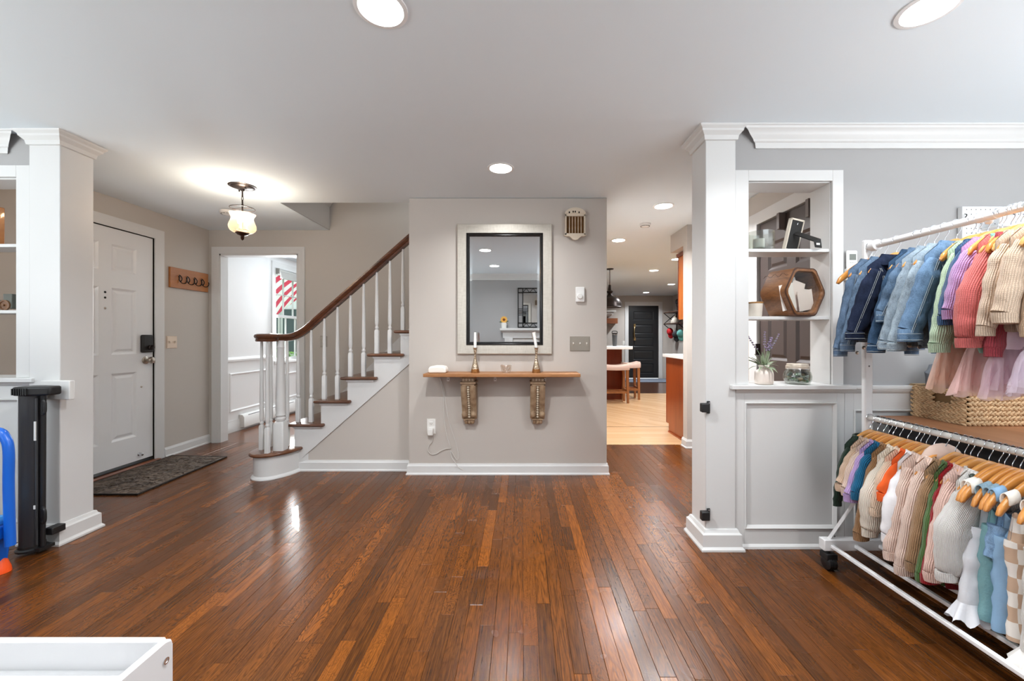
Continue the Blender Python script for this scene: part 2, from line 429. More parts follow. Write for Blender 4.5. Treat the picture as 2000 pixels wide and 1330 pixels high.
wall('wall_front', GREY, [(-4.1, -3.7, -0.8, -0.7, 0, 2.3), (-2.3, 1.5, -0.8, -0.7, 0, 2.3), (3.1, 3.5, -0.8, -0.7, 0, 2.3), (-3.7, -2.3, -0.8, -0.7, 0, 0.75), (-3.7, -2.3, -0.8, -0.7, 2.12, 2.3), (1.5, 3.1, -0.8, -0.7, 0, 0.75), (1.5, 3.1, -0.8, -0.7, 2.12, 2.3)])
WX0, WX1, WZ0, WZ1 = 5.69, 6.56, 0.80, 2.13        # dining window opening (y range)
wall('wall_dining_left', DINEW, [(-3.6, -3.50, 4.46, WX0, 0, 2.31), (-3.6, -3.50, WX1, 8.0, 0, 2.31), (-3.6, -3.50, WX0, WX1, 0, WZ0), (-3.6, -3.50, WX0, WX1, WZ1, 2.31)])
wall('wall_dining_back', DINEW, [(-3.6, -0.4, 8.0, 8.1, 0, 2.31)])
wall('wall_dining_right', DINEW, [(-0.5, -0.4, 4.46, 8.0, 0, 2.31)])

# stair side: plaster triangle under the stringer
mb = MB(); mb.prism([(-1.93, 0), (-0.943, 0), (-0.943, 0.95), (-1.93, 0.09)], 'y', 3.442, 3.50)
struct(mb.build('wall_stair', GREIGE))

# ------------------------------------------------------------------ baseboards
BPROF = [(0, 0), (0.022, 0), (0.022, 0.010), (0.015, 0.018), (0.014, 0.072), (0.009, 0.080), (0.006, 0.092), (0, 0.092)]
def base(name, path, prof=BPROF, mat=None):
    """path: list of (x,y); the profile grows to the right-hand side of the path"""
    m = MB(); pts = [Vector((x, y, 0)) for x, y in path]; rings = []; n = len(pts)
    for i, p in enumerate(pts):
        d0 = (pts[i] - pts[i - 1]).normalized() if i else (pts[1] - pts[0]).normalized()
        d1 = (pts[i + 1] - pts[i]).normalized() if i < n - 1 else d0
        n0 = Vector((d0.y, -d0.x, 0)); n1 = Vector((d1.y, -d1.x, 0)); mm = (n0 + n1).normalized(); k = 1 / max(0.3, mm.dot(n0))
        rings.append([p + mm * k * a + Vector((0, 0, z)) for a, z in prof])
    m.loft(rings); return struct(m.build(name, mat or WHITE, smooth=True, angle=30))
base('baseboard_center', [(-0.943, 3.50), (-0.943, 3.35), (0.704, 3.35), (0.704, 4.28)])
base('baseboard_stair', [(-1.93, 3.442), (-0.935, 3.442)])
base('baseboard_left', [(LX, 3.815), (LX, 4.36)])
base('baseboard_pilaster', [(1.698, 4.25), (1.698, 4.14), (1.90, 4.14)])
base('baseboard_dining', [(-3.50, 4.46), (-3.50, 8.0)], [(0, 0), (0.02, 0), (0.02, 0.1), (0.012, 0.12), (0.012, 0.14), (0, 0.14)])
base('baseboard_back', [(-2.34, 4.36), (-2.22, 4.36)])
base('baseboard_right', [(1.90, 3.35), (1.90, 4.14)][::-1])

# ------------------------------------------------------------------ columns of the wide opening
def column(name, x0, x1, y0, y1):
    m = MB(); m.box(x0, x1, y0, y1, 0.10, ceil_z(y0) - 0.06)
    col = struct(m.build(name, WHITE, bevel=0.004, at=((x0 + x1) / 2, (y0 + y1) / 2, 0)))
    def ring(prof, nm, zf=None):
        mm = MB(); rings = []
        for a, z in prof:
            rings.append([(x0 - a, y0 - a, z), (x1 + a, y0 - a, z), (x1 + a, y1 + a, z), (x0 - a, y1 + a, z)])
        mm.loft(rings); return mm.build(nm, WHITE, col, smooth=True, angle=25)
    ring([(0.034, 0), (0.034, 0.010), (0.024, 0.022), (0.023, 0.085), (0.014, 0.093), (0.008, 0.108), (0.0, 0.11)], 'column_base')
    ct = ceil_z(y0)
    ring([(0.0, ct - 0.075), (0.008, ct - 0.072), (0.012, ct - 0.05), (0.028, ct - 0.032), (0.030, ct - 0.022), (0.042, ct - 0.010), (0.044, ct + 0.001)], 'column_capital')
    return col
column('trim_column_right', 0.989, 1.152, 2.168, 2.345)
column('trim_column_left', -2.731, -2.559, 2.225, 2.40)

# crown moulding with a mitred free end next to each column
CP = [(0, -0.112), (0.010, -0.112), (0.013, -0.084), (0.020, -0.078), (0.022, -0.068), (0.034, -0.052), (0.038, -0.046), (0.046, -0.030), (0.055, -0.022), (0.058, -0.012), (0.064, -0.010), (0.064, 0.002), (0, 0.002)]
def crown(name, yw, xa, xb, slant_a=0, slant_b=0, sgn=-1):
    m = MB(); cz = ceil_z(yw)
    m.loft([[(xa - slant_a * p, yw + sgn * p, cz + z) for p, z in CP], [(xb + slant_b * p, yw + sgn * p, cz + z) for p, z in CP]])
    return struct(m.build(name, WHITE, smooth=True, angle=25))
crown('trim_crown_right', 2.188, 1.282, 3.4, 1.7)
crown('trim_crown_left', 2.25, -4.0, -2.885, 0, 1.7)
crown('trim_crown_front', -0.70, -4.0, 3.4, 0, 0, 1)

# ------------------------------------------------------------------ right partition: shelf niche casing and wainscot
mb = MB(); f = 2.188
mb.box(1.153, 1.225, f - 0.014, f, 0.885, 2.047); mb.box(1.68, 1.738, f - 0.014, f, 0.885, 2.047); mb.box(1.225, 1.68, f - 0.014, f, 1.989, 2.047)
mb.box(1.225, 1.228, f, 2.342, 0.885, 1.989); mb.box(1.677, 1.68, f + 0.002, 2.342, 0.885, 1.989); mb.box(1.228, 1.677, f + 0.002, 2.342, 1.983, 1.989)
struct(mb.build('trim_niche_right', WHITE, bevel=0.002))
mb = MB(); mb.box(1.12, 1.785, f - 0.045, 2.36, 0.862, 0.885); mb.box(1.785, 3.4, f - 0.03, f, 0.862, 0.882)
mb.prism([(f, 0.862), (f - 0.028, 0.862), (f - 0.022, 0.848), (f - 0.012, 0.838), (f, 0.835)], 'x', 1.153, 3.4)
struct(mb.build('trim_chair_rail_right', WHITE, bevel=0.003))
mb = MB()
for a, b, z0, z1 in ((1.153, 1.203, 0.0, 0.838), (1.703, 1.745, 0.0, 0.838), (1.747, 1.795, 0, 0.838), (1.203, 1.703, 0.79, 0.838), (1.203, 1.703, 0.0, 0.105), (1.795, 3.4, 0.75, 0.838), (1.795, 3.4, 0, 0.105)):
    mb.box(a, b, f - 0.012, f, z0, z1)
def bead(x0, x1, z0, z1, y, wd=0.018):
    for r0, n0, r1, n1 in (((x0, x1, z1 - wd, z1), 0.012, (x0, x1, z1 - wd * .3, z1), 0.02),): pass
    pr = [(0, 0), (0.017, 0), (0.02, 0.004), (0.012, 0.012), (0.006, 0.018), (0, 0.018)]
    pts = [(x0, z0), (x1, z0), (x1, z1), (x0, z1)]; rings = []
    for k in range(5):
        x, z = pts[k % 4]; sx = 1 if x == x0 else -1; sz = 1 if z == z0 else -1
        rings.append([(x + sx * q[1], y - q[0], z + sz * q[1]) for q in pr])
    mb.loft(rings, True, False, False)
bead(1.203, 1.703, 0.105, 0.79, f); bead(1.795, 3.2, 0.105, 0.75, f)
mb.prism([(f - 0.012, 0), (f - 0.026, 0), (f - 0.024, 0.014), (f - 0.012, 0.024)], 'x', 1.18, 3.4)
wr = struct(mb.build('trim_wainscot_right', WHITE, bevel=0.0015))
for q in ((1.203, 1.703, 0.1, 0.8), (1.795, 3.4, 0.1, 0.76)): MB().box(q[0], q[1], f - 0.003, f, q[2], q[3]).build('panel', WHITE, wr)

# left partition
f2 = 2.25
mb = MB()
mb.box(-2.817, -2.731, f2 - 0.014, f2, 0.917, 2.10); mb.box(-3.44, -2.817, f2 - 0.014, f2, 2.035, 2.10); mb.box(-3.44, -3.36, f2 - 0.014, f2, 0.917, 2.035)
mb.box(-2.825, -2.817, f2, 2.402, 0.917, 2.035); mb.box(-3.36, -2.825, f2, 2.402, 2.025, 2.035)
struct(mb.build('trim_niche_left', WHITE, bevel=0.002))
mb = MB(); mb.box(-4.0, -2.70, f2 - 0.04, 2.42, 0.893, 0.917); mb.prism([(f2, 0.893), (f2 - 0.026, 0.893), (f2 - 0.012, 0.87), (f2, 0.865)], 'x', -4.0, -2.731)
struct(mb.build('trim_chair_rail_left', WHITE, bevel=0.003))
mb = MB()
mb.box(-4.0, -2.731, f2 - 0.012, f2, 0.80, 0.87); mb.box(-4.0, -2.731, f2 - 0.012, f2, 0.0, 0.11); mb.box(-2.80, -2.731, f2 - 0.012, f2, 0.11, 0.80)
bead(-3.6, -2.80, 0.11, 0.80, f2)
wl2 = struct(mb.build('trim_wainscot_left', WHITE, bevel=0.0015)); MB().box(-4.0, -2.80, f2 - 0.003, f2, 0.11, 0.80).build('panel', WHITE, wl2)

def shelf(name, x0, x1, y0, y1, ztop, label, group, th=0.018):
    m = MB(); m.box(x0, x1, y0, y1, ztop - th, ztop)
    o = m.build(name, WHITE, bevel=0.002, at=((x0 + x1) / 2, (y0 + y1) / 2, ztop - th)); return tag(o, label, 'shelf', group)
S1, S2, SILL = 1.625, 1.256, 0.885
shelf('niche_shelf', 1.229, 1.676, 2.192, 2.335, S1, 'upper white shelf in the right niche holding a glass votive', 'shelves of the right niche')
shelf('niche_shelf', 1.229, 1.676, 2.192, 2.335, S2, 'lower white shelf in the right niche under the hexagonal box', 'shelves of the right niche')
L1, L2 = 1.666, 1.294
shelf('niche_shelf', -3.36, -2.825, 2.255, 2.395, L1, 'upper white shelf in the left niche by the left column', 'shelves of the left niche')
shelf('niche_shelf', -3.36, -2.825, 2.255, 2.395, L2, 'lower white shelf in the left niche under the wooden train', 'shelves of the left niche')

# ------------------------------------------------------------------ doors
def casing(name, T, u0, u1, w1, wd=0.085, th=0.018, mat=None):
    m = MB(); pr = [(0, 0), (0, th * 0.55), (wd * 0.2, th * 0.75), (wd * 0.55, th * 0.7), (wd * 0.75, th), (wd, th), (wd, 0)]
    path = [(u0, 0, -1, 0), (u0, w1, -1, 1), (u1, w1, 1, 1), (u1, 0, 1, 0)]
    m.loft([[T(u + su * a, w_ + (a if sw else 0), n) for a, n in pr] for u, w_, su, sw in path])
    return struct(m.build(name, mat or WHITE, smooth=True, angle=25))
def six_panel(name, mat, T, u0, u1, w0, w1, rows, cols, at, th=0.04, rec=0.010):
    """door: slab with stiles and rails in one mesh, each bevelled panel a child; rows/cols = (from,to) fractions"""
    W = u1 - u0; H = w1 - w0; m = MB()
    us = [0] + [c for q in cols for c in q] + [1]; ws = [0] + [r for q in rows for r in q] + [1]
    m.frustum(T, (u0, u1, w0, w1), -th, (u0, u1, w0, w1), -rec - 0.004)
    X = lambda a: u0 + W * a; Z = lambda a: w0 + H * a; pans = []
    for i in range(len(us) - 1):
        for j in range(len(ws) - 1):
            r = (X(us[i]), X(us[i + 1]), Z(ws[j]), Z(ws[j + 1]))
            if i % 2 and j % 2: pans.append(r)
            else: m.frustum(T, r, -rec - 0.003, r, 0)
    d = struct(m.build(name, mat, at=at)); e = 0.018; e2 = 0.045
    for r in pans:      # sloped moulding, flat ring, raised field
        p = MB()
        for dd, n in ((0, -rec - 0.003), (0, 0), (e, -rec), (e + 0.008, -rec), (e2, -0.003)):
            for u, w_ in ((r[0] + dd, r[2] + dd), (r[1] - dd, r[2] + dd), (r[1] - dd, r[3] - dd), (r[0] + dd, r[3] - dd)): p.v.append(Vector(T(u, w_, n)))
        for k in range(4):
            for q in range(4): p.face((4 * k + q, 4 * k + (q + 1) % 4, 4 * k + 4 + (q + 1) % 4, 4 * k + 4 + q))
        p.face((16, 17, 18, 19)); p.build('panel', mat, d)
    return d
SIX_R = [(0.09, 0.38), (0.47, 0.755), (0.81, 0.915)]; SIX_C = [(0.14, 0.44), (0.56, 0.86)]
TL = lambda u, w_, n: (LX - 0.012 + n, u, w_)           # front door plane
casing('trim_front_door', lambda u, w_, n: (LX + n, u, w_), 2.858, 3.715, 2.056)
d1 = six_panel('door_1', pm('front_door_paint', '#e4e5e6', 0.4), TL, 2.863, 3.711, 0.05, 2.05, [(0.108, 0.394), (0.473, 0.752), (0.822, 0.934)], [(0.184, 0.44), (0.56, 0.816)], (LX - 0.03, 3.287, 0.05))
m = MB(); m.box(-3.55, LX - 0.03, 2.78, 3.725, 2.052, 2.066); m.box(-3.55, LX - 0.01, 3.712, 3.726, 0, 2.066)
m.box(-3.55, LX - 0.003, 2.78, 3.725, -0.01, 0.028)
struct(m.build('trim_door_jamb', DARKGAP))
m = MB(); m.box(-3.52, LX + 0.045, 2.74, 3.74, 0, 0.02); struct(m.build('trim_threshold', wood('red_oak_threshold', '#8a4f30', '#5d3320', 'y', 12, 0.35), bevel=0.006))
# lock, knob, screws
MX = Matrix.Rotation(R(90), 3, 'Y')
k = MB(); c = Vector((LX - 0.012, 3.638, 1.07)); k.box(c.x, c.x + 0.032, 3.585, 3.69, 1.005, 1.165); k2 = k.build('keypad_lock', pm('lock_bronze', '#2b2927', 0.4, metal=0.5), d1, bevel=0.012, seg=3)
k = MB(); k.lathe([(0.022, 0), (0.022, 0.012), (0.016, 0.016), (0.016, 0.03)], (LX + 0.02, 3.65, 1.05), 18, MX); k.box(LX + 0.035, LX + 0.055, 3.645, 3.655, 1.03, 1.072); k.build('thumb_turn', BRONZE, k2, smooth=True)
k = MB(); k.lathe([(0.034, 0), (0.034, 0.006), (0.028, 0.010), (0.013, 0.013), (0.012, 0.030), (0.020, 0.036), (0.029, 0.046), (0.031, 0.058), (0.026, 0.068), (0.012, 0.073), (0.0001, 0.074)], (LX - 0.012, 3.64, 0.935), 24, MX); k.build('door_knob', NICKEL, d1, smooth=True)
for y, z in ((3.287, 1.512), (3.287, 1.467), (3.287, 1.38), (3.60, 0.70)):
    k = MB(); k.lathe([(0.009, 0), (0.009, 0.002), (0.006, 0.005), (0.0001, 0.006)], (LX - 0.012, y, z), 12, MX); k.build('peephole' if z < 1.5 else 'screw', BLACKM if z > 1.45 else NICKEL, d1, smooth=True)
k = MB(); k.lathe([(0.018, 0), (0.016, 0.006), (0.012, 0.012), (0.012, 0.03), (0.0001, 0.034)], (LX - 0.012, 3.58, 0.10), 14, MX); k.build('door_stop', CHROME, d1, smooth=True)

# back wall doorway
casing('trim_dining_doorway', lambda u, w_, n: (u, 4.36 - n, w_), -3.283, -2.43, 2.046, wd=0.075)
m = MB(); m.box(-3.284, -3.268, 4.355, 4.465, 0, 2.046); m.box(-2.446, -2.43, 4.355, 4.465, 0, 2.046); m.box(-3.284, -2.43, 4.355, 4.465, 2.03, 2.046)
struct(m.build('trim_doorway_jamb', WHITE))
# closet door in the hall's right wall
BROWN = pm('brown_door_paint', '#4a3f3c', 0.42)
TR = lambda u, w_, n: (1.915 - n, u, w_)
casing('trim_closet_door', lambda u, w_, n: (1.90 - n, u, w_), 2.477, 3.243, 2.05, wd=0.09)
d2 = six_panel('door_2', BROWN, TR, 2.482, 3.238, 0.012, 2.045, SIX_R, SIX_C, (1.93, 2.86, 0.012), rec=0.014)
for z in (0.25, 1.0, 1.8):
    k = MB(); k.box(1.885, 1.915, 3.236, 3.25, z, z + 0.09); k.build('hinge', BRONZE, d2)
for y in (2.62, 2.92):
    k = MB(); k.box(1.865, 1.915, y, y + 0.03, 1.93, 2.05); k.build('over_door_hook', pm('hook_strip', '#6b605c', 0.4), d2, bevel=0.003)
# black door at the end of the kitchen
casing('trim_kitchen_door', lambda u, w_, n: (u, 11.2 - n, w_), 2.96, 3.80, 2.03, wd=0.1)
d3 = six_panel('door_3', pm('black_door_paint', '#1d1e20', 0.3), lambda u, w_, n: (u, 11.21 - n, w_), 2.965, 3.795, 0.01, 2.025, [(0.06, 0.20), (0.25, 0.38), (0.43, 0.56), (0.61, 0.74), (0.80, 0.92)], [(0.16, 0.84)], (3.38, 11.22, 0.01))
k = MB(); k.tube(bez((3.13, 11.19, 1.45), (3.10, 11.13, 1.42), (3.10, 11.13, 1.14), (3.13, 11.19, 1.12)), 0.014, 8); k.cb((3.13, 11.19, 1.47), 0.05, 0.02, 0.09); k.cb((3.13, 11.19, 1.1), 0.05, 0.02, 0.09); k.build('door_handle', pm('old_brass', '#b39a6c', 0.3, metal=1), d3, smooth=True)
# ------------------------------------------------------------------ staircase
TREADW = wood('stair_tread_oak', '#744a31', '#45281a', 'x', 14, 0.22, 0.3)
RAILW = wood('handrail_mahogany', '#6a3f28', '#3a2017', 'x', 12, 0.25, 0.4)
RISE, RUN = 0.1985, 0.2265
YS = 3.43                                   # stringer face
tz = lambda n: 0.0115 + RISE * n            # top of tread n
rx = lambda n: -1.944 + RUN * (n - 2)       # face of riser n
st = thing('staircase', 'open white staircase with dark oak treads and turned balusters beside the mirror wall', 'staircase', (-1.6, 3.8, 0))
# curved starting step
def curtail(off):
    p = [(-1.905, YS + 0.0), (-1.925, 3.36), (-1.965, 3.285), (-2.02, 3.225), (-2.085, 3.205), (-2.15, 3.225), (-2.195, 3.28), (-2.212, 3.36), (-2.205, 3.44), (-2.18, 3.52)]
    p = [q.to_2d() for q in smooth_path([(a, b, 0) for a, b in p], 4)]
    c = Vector((-2.03, 3.42)); out = []
    for q in p:
        d = (q - c); out.append(q + d.normalized() * off)
    out += [Vector((-2.17 - off * 0.7, 4.355)), Vector((-1.83, 4.355)), Vector((-1.83, YS + 0.008))]
    return [(q.x, q.y) for q in out]
mb = MB(); mb.prism(curtail(0), 'z', 0, tz(1) - 0.026); mb.build('starting_step', WHITE, st, smooth=True, angle=30)
mb = MB(); rings = [[(x, y, z) for x, y in curtail(o_)] for o_, z in ((0.018, 0), (0.018, 0.008), (0.006, 0.022), (0, 0.026))]; mb.loft(rings); mb.build('shoe_moulding', WHITE, st, smooth=True)
mb = MB(); mb.loft([[(x, y, z) for x, y in curtail(o_)] for o_, z in ((0.020, tz(1) - 0.027), (0.029, tz(1) - 0.022), (0.033, tz(1) - 0.013), (0.029, tz(1) - 0.004), (0.020, tz(1)))]); mb.build('tread', TREADW, st, smooth=True, angle=50)
for n in range(2, 8):
    x0 = rx(n) - 0.036; x1 = (rx(n + 1) + 0.022) if n < 7 else -0.945
    if n >= 6: x1 = -0.945
    if x0 > -0.95: break
    mb = MB(); hw = 0.013; pr = [(-0.0, -hw * 2), (0.008, -hw * 1.8), (0.013, -hw), (0.008, -hw * 0.2), (0, 0)]
    # nosing on the front and on the open end
    rings = []
    for q in pr: rings.append([(x0 - q[0], YS - 0.024 - q[0], tz(n) + q[1]), (x1 + q[0] * (n < 6), YS - 0.024 - q[0], tz(n) + q[1]), (x1 + q[0] * (n < 6), YS + 0.03, tz(n) + q[1]), (x1 + 0.0, 4.355, tz(n) + q[1]), (x0 - q[0], 4.355, tz(n) + q[1])])
    mb.loft(rings); mb.build('tread', TREADW, st, smooth=True, angle=60)
for n in range(2, 7):
    mb = MB(); mb.box(rx(n), rx(n) + 0.018, YS + 0.012, 4.355, tz(n - 1), tz(n) - 0.026); mb.build('riser', WHITE, st)
# cut stringer
poly = [(-1.91, 0.093)]
poly = [(-1.944, 0.056), (-0.944, 0.932), (-0.944, tz(6) - 0.026), (rx(6), tz(6) - 0.026)]
for n in range(6, 2, -1): poly += [(rx(n), tz(n - 1) - 0.026), (rx(n - 1), tz(n - 1) - 0.026)]
poly += [(rx(2), tz(1) - 0.03)]
mb = MB(); mb.prism(poly, 'y', YS, YS + 0.03); mb.build('stringer', WHITE, st)
mb = MB()
for n in range(2, 7):   # scotia strip under the open tread ends
    x1 = min(rx(n + 1), -0.946)
    mb.prism([(rx(n) - 0.012, tz(n) - 0.027), (x1, tz(n) - 0.027), (x1, tz(n) - 0.042), (rx(n) - 0.004, tz(n) - 0.042)], 'y', YS - 0.012, YS)
mb.build('scotia', WHITE, st, kind='stuff')
mb = MB(); mb.prism([(-2.05, tz(1) + 0.02), (-1.95, tz(2) + 0.14), (-0.944, tz(6) + 0.30), (-0.944, tz(6) - 0.1), (-1.9, tz(1) - 0.05)], 'y', 4.34, 4.359); mb.build('skirt_board', WHITE, st)
# handrail: volute, easing, rake
YR = 3.49
path = [(-2.075, 3.30, 1.140), (-2.05, 3.345, 1.14), (-2.09, 3.365, 1.14), (-2.125, 3.335, 1.14), (-2.12, 3.275, 1.14), (-2.075, 3.245, 1.14), (-2.03, 3.245, 1.14)]
path = [(-2.02, 3.30, 1.14), (-2.03, 3.255, 1.14), (-2.075, 3.235, 1.14), (-2.13, 3.25, 1.14), (-2.165, 3.31, 1.14), (-2.165, 3.39, 1.14), (-2.12, 3.46, 1.14), (-2.05, 3.488, 1.141), (-1.99, 3.49, 1.150), (-1.93, 3.49, 1.176), (-1.87, 3.49, 1.216), (-1.80, 3.49, 1.277), (-1.60, 3.49, 1.4535), (-1.30, 3.49, 1.718), (-0.944, 3.49, 2.032)]
RP = [(-0.020, -0.032), (0.020, -0.032), (0.024, -0.018), (0.018, -0.012), (0.031, 0.002), (0.033, 0.012), (0.027, 0.024), (0.012, 0.031), (-0.012, 0.031), (-0.027, 0.024), (-0.033, 0.012), (-0.031, 0.002), (-0.018, -0.012), (-0.024, -0.018)]
mb = MB(); mb.sweep(smooth_path(path, 6), RP); mb.lathe([(0.0001, -0.034), (0.05, -0.033), (0.056, -0.02), (0.06, 0.0), (0.056, 0.02), (0.04, 0.031), (0.0001, 0.034)], (-2.075, 3.31, 1.14), 24)
mb.build('handrail', RAILW, st, smooth=True, angle=35)
def rail_z(x):
    return 1.108 if x < -2.0 else (1.108 + (x + 2.0) ** 2 * 1.6 if x < -1.85 else 1.277 + (x + 1.80) * 0.882 - 0.045)
def baluster(x, y, z0, z1, bw=0.034):
    m = MB(); bh = 0.205; hb = bw / 2; c = 0.004
    oc = lambda h: [(x - h, y - h + c), (x - h + c, y - h), (x + h - c, y - h), (x + h, y - h + c), (x + h, y + h - c), (x + h - c, y + h), (x - h + c, y + h), (x - h, y + h - c)]
    m.loft([[(a, b, z) for a, b in oc(h)] for h, z in ((hb, z0), (hb, z0 + bh - 0.012), (hb * 0.75, z0 + bh))])
    H = z1 - z0
    m.lathe([(0.011, bh - 0.004), (0.012, bh + 0.006), (0.016, bh + 0.014), (0.016, bh + 0.020), (0.011, bh + 0.030), (0.0115, bh + 0.036), (0.0155, bh + 0.052), (0.0165, bh + 0.075), (0.0155, bh + 0.16), (0.0105, max(H - 0.02, bh + 0.2)), (0.0085, H)], (x, y, z0), 12)
    return m.build('baluster', WHITE, st, smooth=True, angle=35)
for i in range(9):
    x = -1.958 + 0.1138 * i + 0.012; n = 2 + i // 2
    baluster(x, 3.49, tz(n), rail_z(x))
for x, y in ((-2.165, 3.34), (-2.055, 3.24), (-2.155, 3.445), (-2.02, 3.455)): baluster(x, y, tz(1), 1.112)
# newel
m = MB(); h = 0.043; x, y = -2.005, 3.335; z0 = tz(1); c = 0.008
oc = lambda h: [(x - h, y - h + c), (x - h + c, y - h), (x + h - c, y - h), (x + h, y - h + c), (x + h, y + h - c), (x + h - c, y + h), (x - h + c, y + h), (x - h, y + h - c)]
m.loft([[(a, b, z) for a, b in oc(q)] for q, z in ((h, z0), (h, z0 + 0.215), (h * 0.8, z0 + 0.235))])
m.lathe([(0.030, 0.23), (0.033, 0.24), (0.040, 0.25), (0.040, 0.262), (0.031, 0.27), (0.031, 0.278), (0.039, 0.286), (0.039, 0.295), (0.034, 0.305), (0.037, 0.34), (0.036, 0.44), (0.027, 0.84), (0.030, 0.85), (0.026, 0.86), (0.026, 0.905)], (x, y, z0), 24)
m.build('newel_post', WHITE, st, smooth=True, angle=35)

# ------------------------------------------------------------------ dining room window
GL = glass('window_glass', '#f4faf9', 0.0, 0.03)
wy0, wy1, wz0, wz1 = WX0, WX1, WZ0, WZ1
win = MB(); xw = -3.50
win.box(-3.6, xw + 0.0, wy0, wy0 + 0.02, wz0, wz1); win.box(-3.6, xw, wy1 - 0.02, wy1, wz0, wz1); win.box(-3.6, xw, wy0, wy1, wz1 - 0.02, wz1); win.box(-3.6, xw + 0.03, wy0 - 0.04, wy1 + 0.04, wz0 - 0.03, wz0 + 0.006)
w1 = struct(win.build('window_1', WHITE, at=(xw, 6.12, wz0), bevel=0.002))
casing('trim_window', lambda u, w_, n: (xw + n, u, w_), wy0, wy1, wz1, wd=0.085)
def sash(z0, z1, x, nm):
    m = MB(); a, b = wy0 + 0.02, wy1 - 0.02; r = 0.042
    for q in ((a, a + r, z0, z1), (b - r, b, z0, z1), (a, b, z0, z0 + r), (a, b, z1 - r, z1)): m.box(x - 0.016, x + 0.016, q[0], q[1], q[2], q[3])
    s_ = m.build(nm, WHITE, w1, bevel=0.003)
    mm = MB(); L = (b - a - 2 * r)
    for i in (1, 2): yy = a + r + L * i / 3; mm.box(x - 0.010, x + 0.010, yy - 0.008, yy + 0.008, z0 + r, z1 - r)
    zz = (z0 + z1) / 2; mm.box(x - 0.010, x + 0.010, a + r, b - r, zz - 0.008, zz + 0.008)
    mm.build('muntin_grid', WHITE, s_)
    for i in range(3):
        for j in range(2):
            ya_, yb2 = a + r + L * i / 3, a + r + L * (i + 1) / 3; za_ = z0 + r if j == 0 else zz; zb_ = zz if j == 0 else z1 - r
            g = MB(); g.v += [Vector((x, ya_, za_)), Vector((x, yb2, za_)), Vector((x, yb2, zb_)), Vector((x, ya_, zb_))]; g.face((0, 1, 2, 3)); g.build('pane', GL, s_)
sash(wz0 + 0.006, 1.47, -3.535, 'lower_sash'); sash(1.43, wz1 - 0.02, -3.57, 'upper_sash')
SHADE = pm('grey_shade_fabric', '#a9a8a4', 0.8)
rs = thing('roller_shade', 'grey roller shade rolled up at the top of the dining room window', 'shade', (-3.48, 6.12, 2.10))
m = MB(); m.tube([(-3.475, wy0 + 0.02, 2.085), (-3.475, wy1 - 0.02, 2.085)], 0.034, 12); m.build('shade_roll', SHADE, rs, smooth=True)
m = MB(); m.box(-3.447, -3.444, wy0 + 0.04, wy1 - 0.04, 2.00, 2.09); m.box(-3.452, -3.438, wy0 + 0.04, wy1 - 0.04, 1.985, 2.003); m.build('shade_cloth', SHADE, rs)
m = MB(); m.box(-3.50, -3.44, wy0 + 0.0, wy0 + 0.018, 2.04, 2.12); m.box(-3.50, -3.44, wy1 - 0.018, wy1, 2.04, 2.12); m.build('bracket', pm('shade_bracket', '#8d8a84', 0.5), rs)
# playroom windows (beside and behind the camera)
def plain_window(nm, T, u0, u1, w0, w1):
    m = MB()
    for q in ((u0, u0 + 0.06, w0, w1), (u1 - 0.06, u1, w0, w1), (u0, u1, w0, w0 + 0.06), (u0, u1, w1 - 0.06, w1), (u0, u1, (w0 + w1) / 2 - 0.025, (w0 + w1) / 2 + 0.025), ((u0 + u1) / 2 - 0.03, (u0 + u1) / 2 + 0.03, w0, w1)):
        m.frustum(T, q, -0.07, q, -0.03)
    return struct(m.build(nm, WHITE))
plain_window('window_2', lambda u, w_, n: (-4.0 + n, u, w_), -0.35, 1.45, 0.7, 2.1); plain_window('window_3', lambda u, w_, n: (3.4 - n, u, w_), -0.55, 1.15, 0.7, 2.1)
plain_window('window_4', lambda u, w_, n: (u, -0.7 + n, w_), -3.7, -2.3, 0.75, 2.12); plain_window('window_5', lambda u, w_, n: (u, -0.7 + n, w_), 1.5, 3.1, 0.75, 2.12)
for nm, args in (('trim_window_left', (lambda u, w_, n: (-4.0 + n, u, w_), -0.35, 1.45, 2.1)), ('trim_window_right', (lambda u, w_, n: (3.4 - n, u, w_), -0.55, 1.15, 2.1))): casing(nm, *args)

# ------------------------------------------------------------------ outside
LAWN = pm('lawn_grass', '#7fa05a', 0.9, var=(20, 0.3))
m = MB(); m.box(-40, -3.75, -2, 40, -0.35, -0.30); tag(m.build('lawn', LAWN, at=(-10, 10, -0.35)), 'green lawn outside the dining room window', 'lawn', kind='stuff')
def bush(loc, rx_, ry, rz, n, col, label, name='hedge', cat='hedge'):
    b = thing(name, label, cat, loc, None)
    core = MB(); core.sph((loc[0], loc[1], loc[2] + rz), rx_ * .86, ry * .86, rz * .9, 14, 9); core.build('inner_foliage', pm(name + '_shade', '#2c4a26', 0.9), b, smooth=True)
    m = MB(); g = random.Random(3)
    for i in range(n):
        t = g.random() * 6.283; z = g.uniform(-1, 1); q = math.sqrt(1 - z * z)
        nrm = Vector((q * math.cos(t), q * math.sin(t), z)); p = Vector((loc[0] + rx_ * nrm.x, loc[1] + ry * nrm.y, loc[2] + rz + rz * nrm.z)) * 1
        a, bb = frame_of((nrm + Vector((g.gauss(0, .5), g.gauss(0, .5), g.gauss(0, .5)))).normalized()); s_ = 0.05
        k = len(m.v); m.v += [p - a * s_, p - bb * s_ * .5, p + a * s_, p + bb * s_ * .5]; m.face((k, k + 1, k + 2, k + 3))
    m.build('leaves', pm(name + '_leaf', col, 0.6, var=(9, 0.35)), b, kind='stuff')
bush((-5.6, 8.75, -0.29), 0.9, 0.5, 0.62, 900, '#7cb04a', 'rounded green hedge below the dining room window')
